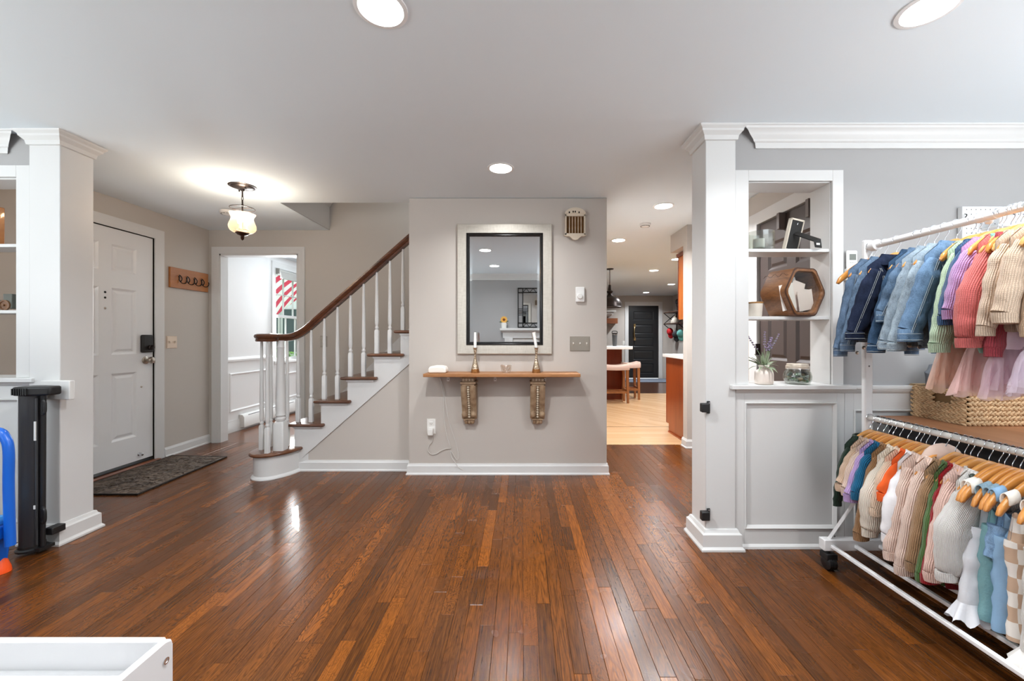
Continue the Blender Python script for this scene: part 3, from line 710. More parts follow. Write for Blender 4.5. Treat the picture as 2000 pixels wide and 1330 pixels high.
bush((-6.75, 10.3, -0.29), 0.8, 0.5, 0.6, 700, '#86b850', 'light green shrub behind the hedge outside', 'shrub', 'shrub')
bush((-16, 22.5, -0.29), 2.5, 2.0, 2.2, 1200, '#5f8a62', 'big dark tree crown far outside the dining room window', 'tree', 'tree')
hs = thing('neighbour_house', 'white sided house with dark windows seen past the flag', 'house', (-9.5, 15.5, -0.3))
m = MB(); m.box(-12, -8.2, 15.2, 17, -0.3, 4); m.build('wall', pm('house_siding', '#dfe4e4', 0.6), hs)
for x0, x1, z0, z1 in ((-9.75, -9.2, 0.6, 2.2), (-9.0, -8.5, 0.6, 2.2)):
    m = MB(); m.box(x0 - .06, x1 + .06, 15.12, 15.2, z0 - .06, z1 + .06); f_ = m.build('window_frame', WHITE, hs)
    m = MB(); m.box(x0, x1, 15.10, 15.13, z0, z1); m.build('pane', pm('dark_house_glass', '#27423f', 0.1), f_)
# flag on the porch: striped cloth hanging at a slant
def flag_mat():
    s = NT('flag_stripes'); v = s.coord('UV'); sep = s.n('ShaderNodeSeparateXYZ'); s.l(v, sep.inputs[0])
    d = s.math('ADD', s.math('MULTIPLY', sep.outputs[0], 0.62), s.math('MULTIPLY', sep.outputs[1], -0.78))
    st_ = s.math('GREATER_THAN', s.math('FRACT', s.math('ADD', s.math('MULTIPLY', d, 4.3), 0.45)), 0.5)
    c = s.mix(st_, lin('#f4f2f2'), lin('#d9405c'))
    blue = s.math('MULTIPLY', s.math('LESS_THAN', sep.outputs[0], 0.075), s.math('GREATER_THAN', sep.outputs[1], 0.74))
    s.l(s.mix(blue, c, lin('#3f6fa6')), s.p.inputs['Base Color']); s.p.inputs['Roughness'].default_value = 0.8
    s.p.inputs['Transmission Weight'].default_value = 0.0
    return s.m
fg = thing('flag', 'red and white striped flag hanging outside the dining room window', 'flag', (-4.72, 7.72, 1.5))
m = MB(); A = Vector((-4.735, 7.62, 0)); B = Vector((-4.40, 7.92, 0))
def fl_fn(u, v):
    p = A.lerp(B, u); wv = 0.012 * math.sin(u * 11 + v * 3); bot = 1.52 + 0.42 * max(0, u - 0.05)
    return (p.x + wv, p.y - wv, bot + (2.33 - bot) * v)
m.grid(fl_fn, 14, 14, lambda u, v: (u * 0.62, v)); m.build('flag_cloth', flag_mat(), fg, smooth=True, solid=0.004)
m = MB(); m.tube([(-4.74, 7.615, 2.335), (-4.36, 7.96, 2.335)], 0.010, 8); m.tube([(-4.36, 7.96, -0.3), (-4.36, 7.96, 2.4)], 0.018, 8); m.build('pole', WHITE, fg, smooth=True)
# baseboard heater and panel moulding of the dining room
bh = thing('baseboard_heater', 'white metal baseboard heater along the dining room wall', 'heater', (-3.47, 5.6, 0))
m = MB(); m.prism([(-3.498, 0.03), (-3.43, 0.03), (-3.43, 0.155), (-3.452, 0.185), (-3.498, 0.19)], 'y', 4.96, 7.2); m.build('cover', pm('heater_enamel', '#e3e3e1', 0.4), bh, bevel=0.003)
m = MB()
for i in range(6): m.box(-3.4475, -3.4395, 5.05 + i * 0.36, 5.05 + i * 0.36 + 0.28, 0.164, 0.174)
m.build('vent_slots', DARKGAP, bh, kind='stuff')
m = MB(); T = lambda u, w_, n: (-3.50 + n, u, w_)
pr = [(0, 0), (0.012, 0.002), (0.016, 0.012), (0.008, 0.024), (0, 0.026)]
for a, b, z0, z1 in ((4.80, 5.55, 0.24, 0.71), (5.72, 6.6, 0.24, 0.62)):
    cs = [(a, z0), (b, z0), (b, z1), (a, z1)]; rings = []
    for k in range(5):
        u, w_ = cs[k % 4]; su = 1 if u == a else -1; sw = 1 if w_ == z0 else -1
        rings.append([T(u + su * q[1], w_ + sw * q[1], q[0]) for q in pr])
    m.loft(rings, True, False, False)
m.prism([(-3.50, 0.845), (-3.478, 0.85), (-3.475, 0.872), (-3.486, 0.895), (-3.50, 0.90)], 'y', 4.46, 5.60)
struct(m.build('trim_dining_panels', DINEW))

# ------------------------------------------------------------------ ceiling lights
def downlight(x, y, label, power, r=0.072, spread=145):
    col = (0.97, 0.985, 1.0) if y < 4.2 else (0.90, 0.955, 1.0)
    z = ceil_z(y); t = thing('recessed_light', label, 'ceiling light', (x, y, z), 'recessed ceiling lights')
    m = MB(); m.lathe([(r + 0.018, 0.0005), (r + 0.018, -0.004), (r + 0.004, -0.006), (r, -0.001)], (x, y, z), 32, cap=False); m.build('trim_ring', pm('light_trim_white', '#f0f0f0', 0.4), t, smooth=True)
    m = MB(); m.lathe([(0.0001, -0.0035), (r * 0.7, -0.0035), (r + 0.002, -0.002)], (x, y, z), 32, cap=False); m.build('lens', LED, t, smooth=True)
    area('recessed_lamp', (x, y, z - 0.012), (0, 0, -1), 0.13, 0.13, power, col, 'DISK', spread)
def at_ceil(px, py, h=None):
    y = 3.0
    for _ in range(8): y = 785 * (ceil_z(y) - CAMZ) / (659 - py)
    return (px - 1020) * y / 785, y
for px, py, lb, pw in ((744, 16, 'largest round recessed ceiling light, cut by the top edge of the photo', 11), (1814, 16, 'recessed ceiling light above the clothes rack at top right', 4), (978, 328, 'recessed ceiling light in front of the framed mirror', 4.5), (1296, 402, 'recessed ceiling light in the hall nearest the right column', 13),
                   (1208, 469, 'recessed kitchen light just right of the mirror wall', 8), (1277, 528, 'recessed kitchen light in the middle of the far ceiling', 8), (1311, 555, 'recessed kitchen light next to the orange upper cabinet', 8), (1262, 571, 'farthest recessed kitchen light, near the black door', 9), (1322, 506, 'recessed kitchen light mostly hidden by the soffit', 7)):
    x, y = at_ceil(px, py); downlight(x, y, lb, pw)
for x, y, lb in ((-0.45, 0.18, 'recessed ceiling light reflected lowest in the mirror'), (1.5, 0.3, 'recessed ceiling light behind the camera on the right'), (-2.0, 1.0, 'recessed ceiling light over the toys at left')): downlight(x, y, lb, 2.5)
def puck(px, py, r, label, name, cat):
    x, y = at_ceil(px, py); z = ceil_z(y); t = thing(name, label, cat, (x, y, z))
    m = MB(); m.lathe([(r, 0), (r, -0.012), (r * 0.92, -0.022), (r * 0.6, -0.032), (0.0001, -0.034)], (x, y, z), 28); b_ = m.build('housing', pm('detector_plastic', '#ececea', 0.5), t, smooth=True)
    m = MB()
    for k in range(12):
        a = k * math.pi / 6; m.cb((x + r * 0.78 * math.cos(a), y + r * 0.78 * math.sin(a), z - 0.0275), 0.02, 0.006, 0.004, Matrix.Rotation(a + math.pi / 2, 3, 'Z'))
    m.build('vent_slots', pm('detector_slots', '#777774', 0.6), t, kind='stuff')
puck(446, 413, 0.07, 'round white smoke detector on the foyer ceiling behind the pendant lamp', 'smoke_detector', 'smoke detector')
puck(1260, 437, 0.055, 'small round detector on the hall ceiling', 'smoke_detector', 'smoke detector')

# foyer pendant
px_, py_ = -2.14, 3.074
PZ = 2.30
pl = thing('pendant_lamp', 'bell jar pendant lamp of ribbed amber glass hanging in the foyer', 'lamp', (px_, py_, PZ))
m = MB(); m.lathe([(0.092, 0), (0.094, -0.006), (0.086, -0.010), (0.078, -0.009), (0.07, -0.016), (0.04, -0.022), (0.016, -0.026), (0.012, -0.04), (0.0001, -0.042)], (px_, py_, PZ), 28)
for s_ in (-1, 1): m.tube([(px_ + s_ * 0.045, py_ - 0.03 * s_, PZ - 0.016), (px_ + s_ * 0.045, py_ - 0.03 * s_, PZ - 0.034)], 0.006, 8)
m.build('canopy', BRONZE, pl, smooth=True)
m = MB(); m.tube([(px_, py_, PZ - 0.03), (px_, py_, PZ - 0.085)], 0.006, 8)
for k in range(4):
    a = k * math.pi / 2; zc = PZ - 0.098 - k * 0.026
    m.tube([Vector((px_, py_, zc)) + Vector((math.cos(a) * 0.007 * math.cos(t), math.sin(a) * 0.007 * math.cos(t), 0.017 * math.sin(t))) for t in (2 * math.pi * q / 10 for q in range(10))], 0.0022, 6, closed=True)
m.build('chain', BRONZE, pl, smooth=True)
m = MB(); m.tube([(px_ + 0.082 * math.cos(t), py_ + 0.082 * math.sin(t), 2.127) for t in (2 * math.pi * q / 32 for q in range(32))], 0.003, 6, closed=True); m.tube([(px_ - 0.08, py_, 2.127), (px_ + 0.08, py_, 2.127)], 0.002, 6); m.tube([(px_, py_, 2.19), (px_, py_, 1.96)], 0.005, 8)
m.lathe([(0.04, 1.965), (0.04, 1.955), (0.012, 1.95), (0.0001, 1.95)], (px_, py_, 0), 16)
m.build('smoke_ring', BRONZE, pl, smooth=True)
AMB = NT('amber_ribbed_glass'); t1 = AMB.n('ShaderNodeBsdfTransparent'); t1.inputs[0].default_value = (0.93, 0.74, 0.56, 1); tl = AMB.n('ShaderNodeBsdfTranslucent'); tl.inputs[0].default_value = (0.95, 0.75, 0.58, 1)
gl = AMB.n('ShaderNodeBsdfGlossy'); gl.inputs['Roughness'].default_value = 0.1; mx = AMB.n('ShaderNodeMixShader'); mx.inputs[0].default_value = 0.13; mx2 = AMB.n('ShaderNodeMixShader'); mx2.inputs[0].default_value = 0.07
AMB.l(t1.outputs[0], mx.inputs[1]); AMB.l(tl.outputs[0], mx.inputs[2]); AMB.l(mx.outputs[0], mx2.inputs[1]); AMB.l(gl.outputs[0], mx2.inputs[2]); AMB.l(mx2.outputs[0], AMB.out.inputs[0])
m = MB(); prof = [(0.086, 2.085), (0.080, 2.075), (0.072, 2.06), (0.071, 2.045), (0.078, 2.025), (0.088, 2.0), (0.090, 1.985), (0.085, 1.965), (0.07, 1.948), (0.05, 1.938), (0.02, 1.934)]
rings = []
for r_, z in prof: rings.append([(px_ + r_ * (1 + 0.012 * (k % 2)) * math.cos(2 * math.pi * k / 64), py_ + r_ * (1 + 0.012 * (k % 2)) * math.sin(2 * math.pi * k / 64), z) for k in range(64)])
m.loft(rings, True, False, False); m.build('glass_bell', AMB.m, pl, smooth=True, angle=80)
m = MB(); m.lathe([(0.045, 1.943), (0.046, 1.938), (0.035, 1.926), (0.014, 1.918), (0.010, 1.910), (0.013, 1.905), (0.010, 1.899), (0.012, 1.895), (0.004, 1.885), (0.0001, 1.882)], (px_, py_, 0), 20); m.build('finial', pm('finial_bronze', '#4a2f22', 0.4, metal=0.7), pl, smooth=True)
BULB = emit('candle_bulb', '#ffe2b8', 4)
for k in range(3):
    a = 0.4 + k * 2.094; bx_, by_ = px_ + 0.032 * math.cos(a), py_ + 0.032 * math.sin(a)
    m = MB(); m.lathe([(0.009, 1.96), (0.009, 2.0)], (bx_, by_, 0), 10); cd = m.build('candle_sleeve', pm('candle_sleeve_ivory', '#e8d9c2', 0.5), pl, smooth=True)
    m = MB(); m.lathe([(0.006, 2.0), (0.012, 2.015), (0.012, 2.03), (0.006, 2.05), (0.0001, 2.06)], (bx_, by_, 0), 10); m.build('bulb', BULB, cd, smooth=True)
pl_l = bpy.data.lights.new('pendant_bulbs', 'POINT'); pl_l.energy = 5.2; pl_l.color = (1.0, 0.86, 0.68); pl_l.shadow_soft_size = 0.035
o = bpy.data.objects.new('pendant_bulbs', pl_l); COL.objects.link(o); o.location = (px_, py_, 2.06)

# ------------------------------------------------------------------ mirror wall
YW = 3.35
mr = thing('wall_mirror', 'large rectangular mirror in a pale silver frame with a black inner edge', 'mirror', (-0.145, YW, 1.0))
def rect_frame(m, x0, x1, z0, z1, prof, y=YW):
    """prof: (inset, proud)"""
    rings = []
    for a, p in prof: rings.append([(x0 + a, y - p, z0 + a), (x1 - a, y - p, z0 + a), (x1 - a, y - p, z1 - a), (x0 + a, y - p, z1 - a)])
    m.loft(rings, True, False, False)
fx0, fx1 = (893 - 1020) * (YW - 0.03) / 785, (1078 - 1020) * (YW - 0.03) / 785
fz1, fz0 = CAMZ + (659 - 437) * (YW - 0.03) / 785, CAMZ - (691.5 - 659) * (YW - 0.03) / 785
s = NT('brushed_silver_leaf'); v = s.coord('Object', scale=(1, 1, 1)); wv = s.n('ShaderNodeTexWave', wave_type='BANDS', bands_direction='DIAGONAL'); wv.inputs['Scale'].default_value = 0.1
nz = s.noise(s.coord('Object', scale=(160, 160, 14)), 1.0, 3); nz2 = s.noise(s.coord('Object', scale=(14, 160, 160)), 1.0, 3)
s.l(s.ramp(s.math('MULTIPLY', s.math('ADD', nz, nz2), 0.5), [(0.3, lin('#bdb7ac')), (0.7, lin('#d3cec4'))]), s.p.inputs['Base Color']); s.p.inputs['Metallic'].default_value = 0.35; s.p.inputs['Roughness'].default_value = 0.42; s.bump(nz, 0.15, 0.002); SILVER = s.m
m = MB(); rect_frame(m, fx0, fx1, fz0, fz1, [(0, 0), (0, 0.026), (0.004, 0.031), (0.010, 0.031), (0.072, 0.022), (0.076, 0.018), (0.076, 0.004)]); m.build('frame', SILVER, mr, smooth=True, angle=20)
m = MB(); rect_frame(m, fx0 + 0.074, fx1 - 0.074, fz0 + 0.074, fz1 - 0.074, [(0, 0.004), (0, 0.024), (0.006, 0.027), (0.012, 0.020), (0.018, 0.022), (0.026, 0.014), (0.026, 0.003)]); m.build('inner_edge', pm('black_lacquer', '#1c1d1e', 0.25), mr, smooth=True, angle=30)
MIR = pm('mirror_silvering', '#e3e6e8', 0.015, metal=1)
m = MB(); gx0, gx1, gz0, gz1 = fx0 + 0.099, fx1 - 0.099, fz0 + 0.099, fz1 - 0.099; bv = 0.022
tl_ = 0.0035     # slight forward lean of the glass
q = []
for (x, z, yy) in ((gx0, gz0, 0.0065), (gx1, gz0, 0.0065), (gx1, gz1, 0.0065), (gx0, gz1, 0.0065), (gx0 + bv, gz0 + bv, 0.008), (gx1 - bv, gz0 + bv, 0.008), (gx1 - bv, gz1 - bv, 0.008), (gx0 + bv, gz1 - bv, 0.008)): m.v.append(Vector((x, YW - yy - (z - gz0) * tl_, z)))
for f_ in ((4, 5, 6, 7), (0, 1, 5, 4), (1, 2, 6, 5), (2, 3, 7, 6), (3, 0, 4, 7)): m.face(f_)
m.build('glass', MIR, mr)

# door chime cover
vt = thing('door_chime', 'cream door chime cover with six dark slots on the wall beside the mirror', 'door chime', U(1121, 440, YW))
VC = pm('chime_cream', '#d8cbb8', 0.5)
vx0, vx1 = U(1103, 0, YW).x, U(1141.5, 0, YW).x; vz1, vz0 = U(0, 422, YW).z, U(0, 461, YW).z
m = MB(); w_ = vx1 - vx0
m.box(vx0, vx0 + 0.010, YW - 0.045, YW, vz0, vz1); m.box(vx1 - 0.010, vx1, YW - 0.045, YW, vz0, vz1); m.box(vx0, vx1, YW - 0.045, YW, vz1 - 0.012, vz1 + 0.008); m.box(vx0, vx1, YW - 0.045, YW, vz0 - 0.004, vz0 + 0.012)
top = [(vx0 - 0.004, vz1 + 0.008), (vx1 + 0.004, vz1 + 0.008)] + [(vx0 + w_ / 2 + (w_ / 2 + 0.002) * math.cos(t) ** 1, vz1 + 0.012 + 0.045 * math.sin(t) ** 1.3) for t in (math.pi * k / 12 for k in range(0, 13))]
m.prism(top, 'y', YW - 0.05, YW - 0.03)
cx_ = (vx0 + vx1) / 2
bot = [(vx0 - 0.012, vz0 - 0.003), (vx0 + 0.012, vz0 - 0.014), (vx0 + 0.03, vz0 - 0.012), (vx0 + 0.045, vz0 - 0.022), (cx_ - 0.02, vz0 - 0.040), (cx_, vz0 - 0.044), (cx_ + 0.02, vz0 - 0.040), (vx1 - 0.045, vz0 - 0.022), (vx1 - 0.03, vz0 - 0.012), (vx1 - 0.012, vz0 - 0.014), (vx1 + 0.012, vz0 - 0.003)]
m.prism(bot, 'y', YW - 0.05, YW - 0.03); m.build('housing', VC, vt)
m = MB(); m.box(vx0 + 0.009, vx1 - 0.009, YW - 0.02, YW - 0.005, vz0 + 0.01, vz1 - 0.01); m.build('grille_cloth', pm('chime_brown', '#6e4c25', 0.8, var=(60, 0.4)), vt)
iw = (vx1 - vx0 - 0.02) / 6
for k in range(1, 6):
    xx = vx0 + 0.010 + iw * k; m = MB()
    m.tube([(xx, YW - 0.04, vz0 + 0.01 + (vz1 - vz0 - 0.02) * t / 10) for t in range(11)], [0.0035 - 0.0012 * abs(math.cos(t * math.pi / 5)) for t in range(11)], 6); m.build('slat', VC, vt, smooth=True)
m = MB()
for px in (1112, 1119.5, 1123.5, 1131): p = U(px, 413 + abs(px - 1121.5) * 0.18, YW - 0.05); m.sph(p, 0.006, 0.002, 0.009, 8, 5)
m.build('pierced_holes', DARKGAP, vt, kind='stuff')
# thermostat
th = thing('thermostat', 'small white dial thermostat on the wall right of the mirror', 'thermostat', U(1132, 575, YW))
a_, b_ = U(1124, 590, YW), U(1141, 561, YW)
m = MB(); m.box(a_.x, b_.x, YW - 0.022, YW, a_.z, b_.z); m.build('body', pm('thermostat_white', '#eeeeec', 0.4), th, bevel=0.004)
m = MB(); c_ = U(1132.5, 579, YW - 0.022); m.lathe([(0.022, 0), (0.022, 0.010), (0.019, 0.014), (0.0001, 0.015)], c_, 24, Matrix.Rotation(R(90), 3, 'X')); m.build('dial', pm('thermostat_dial', '#e2e2df', 0.35), th, smooth=True)
# switch plates
def switch_plate(T, u0, u1, w0, w1, n, mat, tog, label, loc):
    t = thing('light_switch', label, 'light switch', loc)
    m = MB(); m.frustum(T, (u0, u1, w0, w1), 0, (u0 + 0.003, u1 - 0.003, w0 + 0.003, w1 - 0.003), 0.005); m.frustum(T, (u0 + 0.008, u1 - 0.008, w0 + 0.008, w1 - 0.008), 0.004, (u0 + 0.009, u1 - 0.009, w0 + 0.009, w1 - 0.009), 0.007); m.build('plate', mat, t)
    for k in range(n):
        uc = u0 + (u1 - u0) * (k + 0.5) / n; wc = (w0 + w1) / 2
        m = MB(); m.frustum(T, (uc - 0.005, uc + 0.005, wc - 0.012, wc + 0.012), 0.006, (uc - 0.004, uc + 0.004, wc + 0.0, wc + 0.010), 0.02); m.build('toggle', tog, t)
TW = lambda u, w_, n: (u, YW - n, w_)
a_, b_ = U(1113, 686, YW), U(1152, 657, YW)
switch_plate(TW, a_.x, b_.x, a_.z, b_.z, 3, pm('switch_nickel', '#a39b90', 0.4, metal=0.7), pm('toggle_white', '#e9e6df', 0.3), 'three gang switch plate of brushed nickel right of the mirror', U(1132, 672, YW))
TLW = lambda u, w_, n: (LX + n, u, w_)
switch_plate(TLW, 3.835, 3.955, 1.035, 1.155, 2, pm('switch_beige_metal', '#c9b4a0', 0.35, metal=0.5), pm('toggle_beige', '#d8c9b8', 0.3), 'double switch plate of pale bronze between the front door and the doorway', (LX, 3.9, 1.09))
switch_plate(lambda u, w_, n: (u, 4.36 - n, w_), U(625.5, 0, 4.36).x, U(639, 0, 4.36).x, U(0, 677.5, 4.36).z, U(0, 656, 4.36).z, 1, pm('switch_nickel', '#a39b90', 0.4, metal=0.7), pm('toggle_beige', '#d8c9b8', 0.3), 'single switch plate on the stair wall behind the balusters', U(632, 667, 4.36))
# outlet with plug
ou = thing('wall_outlet', 'white wall outlet low under the wooden shelf', 'outlet', U(842, 832, YW))
a_, b_ = U(834, 847, YW), U(851, 818, YW); OW = pm('outlet_white', '#efeeea', 0.35)
m = MB(); m.frustum(TW, (a_.x, b_.x, a_.z, b_.z), 0, (a_.x + .003, b_.x - .003, a_.z + .003, b_.z - .003), 0.006); m.build('plate', OW, ou)
cx_ = (a_.x + b_.x) / 2
for zc in (b_.z - 0.038, a_.z + 0.038):
    m = MB(); m.box(cx_ - 0.017, cx_ + 0.017, YW - 0.009, YW - 0.005, zc - 0.016, zc + 0.016); so_ = m.build('socket', OW, ou, bevel=0.004)
    m = MB(); m.box(cx_ - 0.008, cx_ - 0.006, YW - 0.0095, YW - 0.008, zc - 0.003, zc + 0.007); m.box(cx_ + 0.006, cx_ + 0.008, YW - 0.0095, YW - 0.008, zc - 0.003, zc + 0.007); m.box(cx_ - 0.002, cx_ + 0.002, YW - 0.0095, YW - 0.008, zc - 0.011, zc - 0.007); m.build('slots', DARKGAP, so_, kind='stuff')
CORD = pm('white_cord', '#d8d5d0', 0.5)
pg = thing('power_adapter', 'white power adapter plugged into the low outlet with its cable', 'power adapter', (cx_, YW - 0.03, a_.z + 0.03))
m = MB(); m.box(cx_ - 0.022, cx_ + 0.022, YW - 0.05, YW - 0.009, a_.z - 0.006, a_.z + 0.05); m.build('adapter_body', OW, pg, bevel=0.006)
pts = [(846, 850), (844, 862), (838, 870), (836, 880), (842, 887), (852, 886), (862, 880), (872, 876), (880, 875), (876, 862), (872, 848), (869, 830), (867, 800), (866, 770), (862, 752), (858, 737)]
m = MB(); m.tube(smooth_path([U(a, b, YW - 0.012) for a, b in pts], 4), 0.0028, 6)
pts2 = [(858, 737), (866, 757), (871, 790), (875, 815), (882, 840), (889, 860), (893, 876), (895, 890), (892, 898), (880, 880), (882, 892), (888, 902), (895, 912), (905, 918)]
m.tube(smooth_path([U(a, b, YW - 0.012 - 0.012 * (b > 900)) for a, b in pts2], 4), 0.0022, 6); m.build('cable', CORD, pg, smooth=True)

# wooden wall shelf on carved corbels
OAKS = wood('shelf_oak', '#a9764a', '#80532f', 'x', 8, 0.45)
YF = 3.124; SZ = 0.858
o = MB().box(-0.772, 0.454, YF, YW - 0.001, SZ - 0.026, SZ).build('wall_shelf', OAKS, at=(-0.16, 3.24, SZ - 0.026), bevel=0.003)
tag(o, 'long narrow oak shelf board under the mirror', 'shelf')
def corbel_mat():
    s = NT('corbel_two_tone'); n_ = s.noise(s.coord('Object'), 22, 4); geo = s.n('ShaderNodeNewGeometry')
    c = s.ramp(n_, [(0.3, lin('#84694f')), (0.7, lin('#b0977a'))]); p = s.math('SMOOTH_MIN', geo.outputs['Pointiness'], 1.0, 0.0)
    f_ = s.n('ShaderNodeMapRange'); f_.inputs[1].default_value = 0.44; f_.inputs[2].default_value = 0.52; s.l(geo.outputs['Pointiness'], f_.inputs[0])  # darker brown where the carving is concave, by pointiness
    s.l(s.mix(f_.outputs[0], lin('#49362a'), c), s.p.inputs['Base Color']); s.p.inputs['Roughness'].default_value = 0.6; s.bump(n_, 0.3, 0.003); MATS['corbel'] = s.m; return s.m
CORB = corbel_mat(); BEADM = pm('corbel_bead', '#cbbca6', 0.45)
def corbel(xc):
    t = thing('corbel', '', 'corbel', (xc, YW, SZ - 0.42), 'carved corbels under the oak shelf'); zt = SZ - 0.027; W = 0.059
    # S-shaped side profile (depth, z below top) swept across the width in three ribs
    prof = [(0.150, -0.075), (0.146, -0.10), (0.138, -0.14), (0.118, -0.19), (0.096, -0.235), (0.082, -0.27), (0.078, -0.295), (0.082, -0.32), (0.080, -0.34), (0.066, -0.355)]
    m = MB()
    def rib(x0, x1, dd, bul):
        rings = []
        for d, z in prof:
            d2 = d + dd; row = []
            for k in range(7):
                u = k / 6; row.append((x0 + (x1 - x0) * u, YW - d2 - bul * math.sin(math.pi * u), zt + z))
            row += [(x1, YW - 0.001, zt + z), (x0, YW - 0.001, zt + z)]
            rings.append(row)
        m.loft(rings)
    rib(xc - W, xc - 0.012, -0.004, 0.012); rib(xc + 0.012, xc + W, -0.004, 0.012); rib(xc - 0.014, xc + 0.014, -0.012, 0.0)
    for s_ in (-1, 1): m.sph((xc + s_ * 0.037, YW - 0.080, zt - 0.315), 0.025, 0.028, 0.031, 14, 8)
    m.box(xc - 0.046, xc + 0.046, YW - 0.085, YW - 0.001, zt - 0.362, zt - 0.352)
    m.build('scroll_body', CORB, t, smooth=True, angle=50)
    m = MB(); m.box(xc - 0.064, xc + 0.064, YW - 0.168, YW - 0.001, zt - 0.012, zt); m.box(xc - 0.050, xc + 0.050, YW - 0.150, YW - 0.001, zt - 0.042, zt - 0.012); m.box(xc - 0.062, xc + 0.062, YW - 0.160, YW - 0.001, zt - 0.062, zt - 0.042); m.box(xc - 0.050, xc + 0.05, YW - 0.152, YW - 0.001, zt - 0.076, zt - 0.062)
    m.build('cap_moulding', CORB, t, bevel=0.003)
    m = MB()
    for k in range(4): m.sph((xc - 0.036 + k * 0.024, YW - 0.152, zt - 0.027), 0.0100, 0.007, 0.0100, 8, 6)
    m.build('cap_beads', BEADM, t, smooth=True, kind='stuff')
    m = MB(); n = 14
    for k in range(n):
        z = -0.088 - k * 0.0192; j = max(i for i in range(len(prof)) if prof[i][1] >= z); a, b = prof[j], prof[min(j + 1, len(prof) - 1)]
        d = a[0] + (b[0] - a[0]) * ((z - a[1]) / (b[1] - a[1]) if b[1] != a[1] else 0); r_ = 0.0098
        m.sph((xc, YW - d + 0.004, zt + z), r_, r_, r_, 8, 6)
    m.build('bead_string', BEADM, t, smooth=True, kind='stuff')
    m = MB()
    for k in (-1, 0, 1): m.prism([(-0.0, zt - 0.362), (0.068, zt - 0.362), (0.062, zt - 0.39), (0.045, zt - 0.398), (0, zt - 0.395)], 'x', 0, 0.001) if False else m.loft([[(xc + k * 0.026 + sx * q, YW - d, z) for sx in (-1, 1)] + [(xc + k * 0.026 + q, YW - 0.001, z), (xc + k * 0.026 - q, YW - 0.001, z)] for q, d, z in ((0.0125, 0.074, zt - 0.36), (0.0125, 0.078, zt - 0.375), (0.0115, 0.07, zt - 0.395), (0.009, 0.05, zt - 0.40))])
    m.build('leaf_foot', CORB, t, bevel=0.003)
    return t
xl = U(914, 0, YW - 0.15).x; xr = U(1050.5, 0, YW - 0.15).x
corbel(xl)['label'] = 'left carved corbel bracket under the oak shelf, nearer the outlet'
corbel(xr)['label'] = 'right carved corbel bracket under the oak shelf'
WB = pm('bracket_white', '#f6f6f4', 0.4)
for px, lb in ((875, 'small white angle bracket left of the left corbel'), (967, 'small white angle bracket between the two corbels'), (1064, 'small white angle bracket half hidden by the right corbel')):
    x = U(px, 0, YW - 0.01).x; t = thing('angle_bracket', lb, 'bracket', (x, YW, SZ - 0.09), 'angle brackets under the oak shelf')
    m = MB(); m.box(x - 0.011, x + 0.011, YW - 0.004, YW, SZ - 0.082, SZ - 0.027); m.box(x - 0.011, x + 0.011, YW - 0.07, YW, SZ - 0.030, SZ - 0.0265); m.build('bracket_plate', WB, t)
    m = MB(); m.lathe([(0.004, 0), (0.003, 0.002), (0.0001, 0.002)], (x, YW - 0.004, SZ - 0.066), 10, Matrix.Rotation(R(90), 3, 'X')); m.build('screw', BLACKM, t, smooth=True)

# things on the oak shelf
wb = thing('router_box', 'small rounded white box on the left end of the oak shelf', 'box', U(853, 725, 3.22))
x0, x1 = U(837, 0, 3.19).x, U(872, 0, 3.19).x
m = MB(); pr = [(x0, SZ), (x0, SZ + 0.036), (x0 + 0.016, SZ + 0.052), (x0 + 0.05, SZ + 0.058), (x1 - 0.05, SZ + 0.058), (x1 - 0.016, SZ + 0.052), (x1, SZ + 0.036), (x1, SZ)]
m.prism([(a, b + 0.001) for a, b in pr], 'y', 3.165, 3.28); m.build('casing', pm('router_white', '#efe9e1', 0.45), wb, bevel=0.012, seg=3)
HAMM = pm('hammered_nickel', '#b9a893', 0.22, metal=1, bump=(90, 0.9, 0.01)); AMBERB = pm('amber_base', '#8a5a2c', 0.3, metal=0.6, bump=(90, 0.6, 0.006)); WAX = pm('white_wax', '#f2f1ee', 0.45, Subsurface_Weight=0.15)
for px, lb, tilt in ((928, 'left hammered metal candlestick on the oak shelf', 0.0), (1047.5, 'right hammered metal candlestick on the oak shelf', 0.0)):
    c = U(px, 0, 3.22); c.z = SZ; t = thing('candlestick', lb, 'candlestick', c, 'candlesticks under the mirror')
    m = MB(); m.lathe([(0.035, 0.0), (0.035, 0.006), (0.031, 0.030)], c, 24); m.build('base', AMBERB, t, smooth=True)
    m = MB(); m.lathe([(0.031, 0.029), (0.024, 0.06), (0.015, 0.095), (0.009, 0.125), (0.0085, 0.145), (0.012, 0.172), (0.016, 0.195), (0.018, 0.200), (0.016, 0.202), (0.013, 0.195)], c, 24); m.build('stem', HAMM, t, smooth=True)
for px, lb, dx in ((928, 'straight white taper candle in the left candlestick', 0.0), (1047.5, 'leaning white taper candle in the right candlestick', -0.022)):
    c = U(px, 0, 3.22); c.z = SZ + 0.196; t = thing('taper_candle', lb, 'candle', c, 'taper candles')
    m = MB(); m.tube([c, c + Vector((dx * 0.35, 0, 0.05)), c + Vector((dx, 0, 0.128))], [0.0118, 0.0115, 0.0095 if dx == 0 else 0.014], 14); m.build('wax', WAX, t, smooth=True)
    m = MB(); m.tube([c + Vector((dx, 0, 0.127)), c + Vector((dx, 0, 0.136))], 0.001, 5); m.build('wick', DARKGAP, t)
c = U(988.5, 0, 3.21); c.z = SZ; t = thing('crystal_bowl', 'small faceted crystal votive between the two candlesticks', 'bowl', c)
m = MB(); rings = []
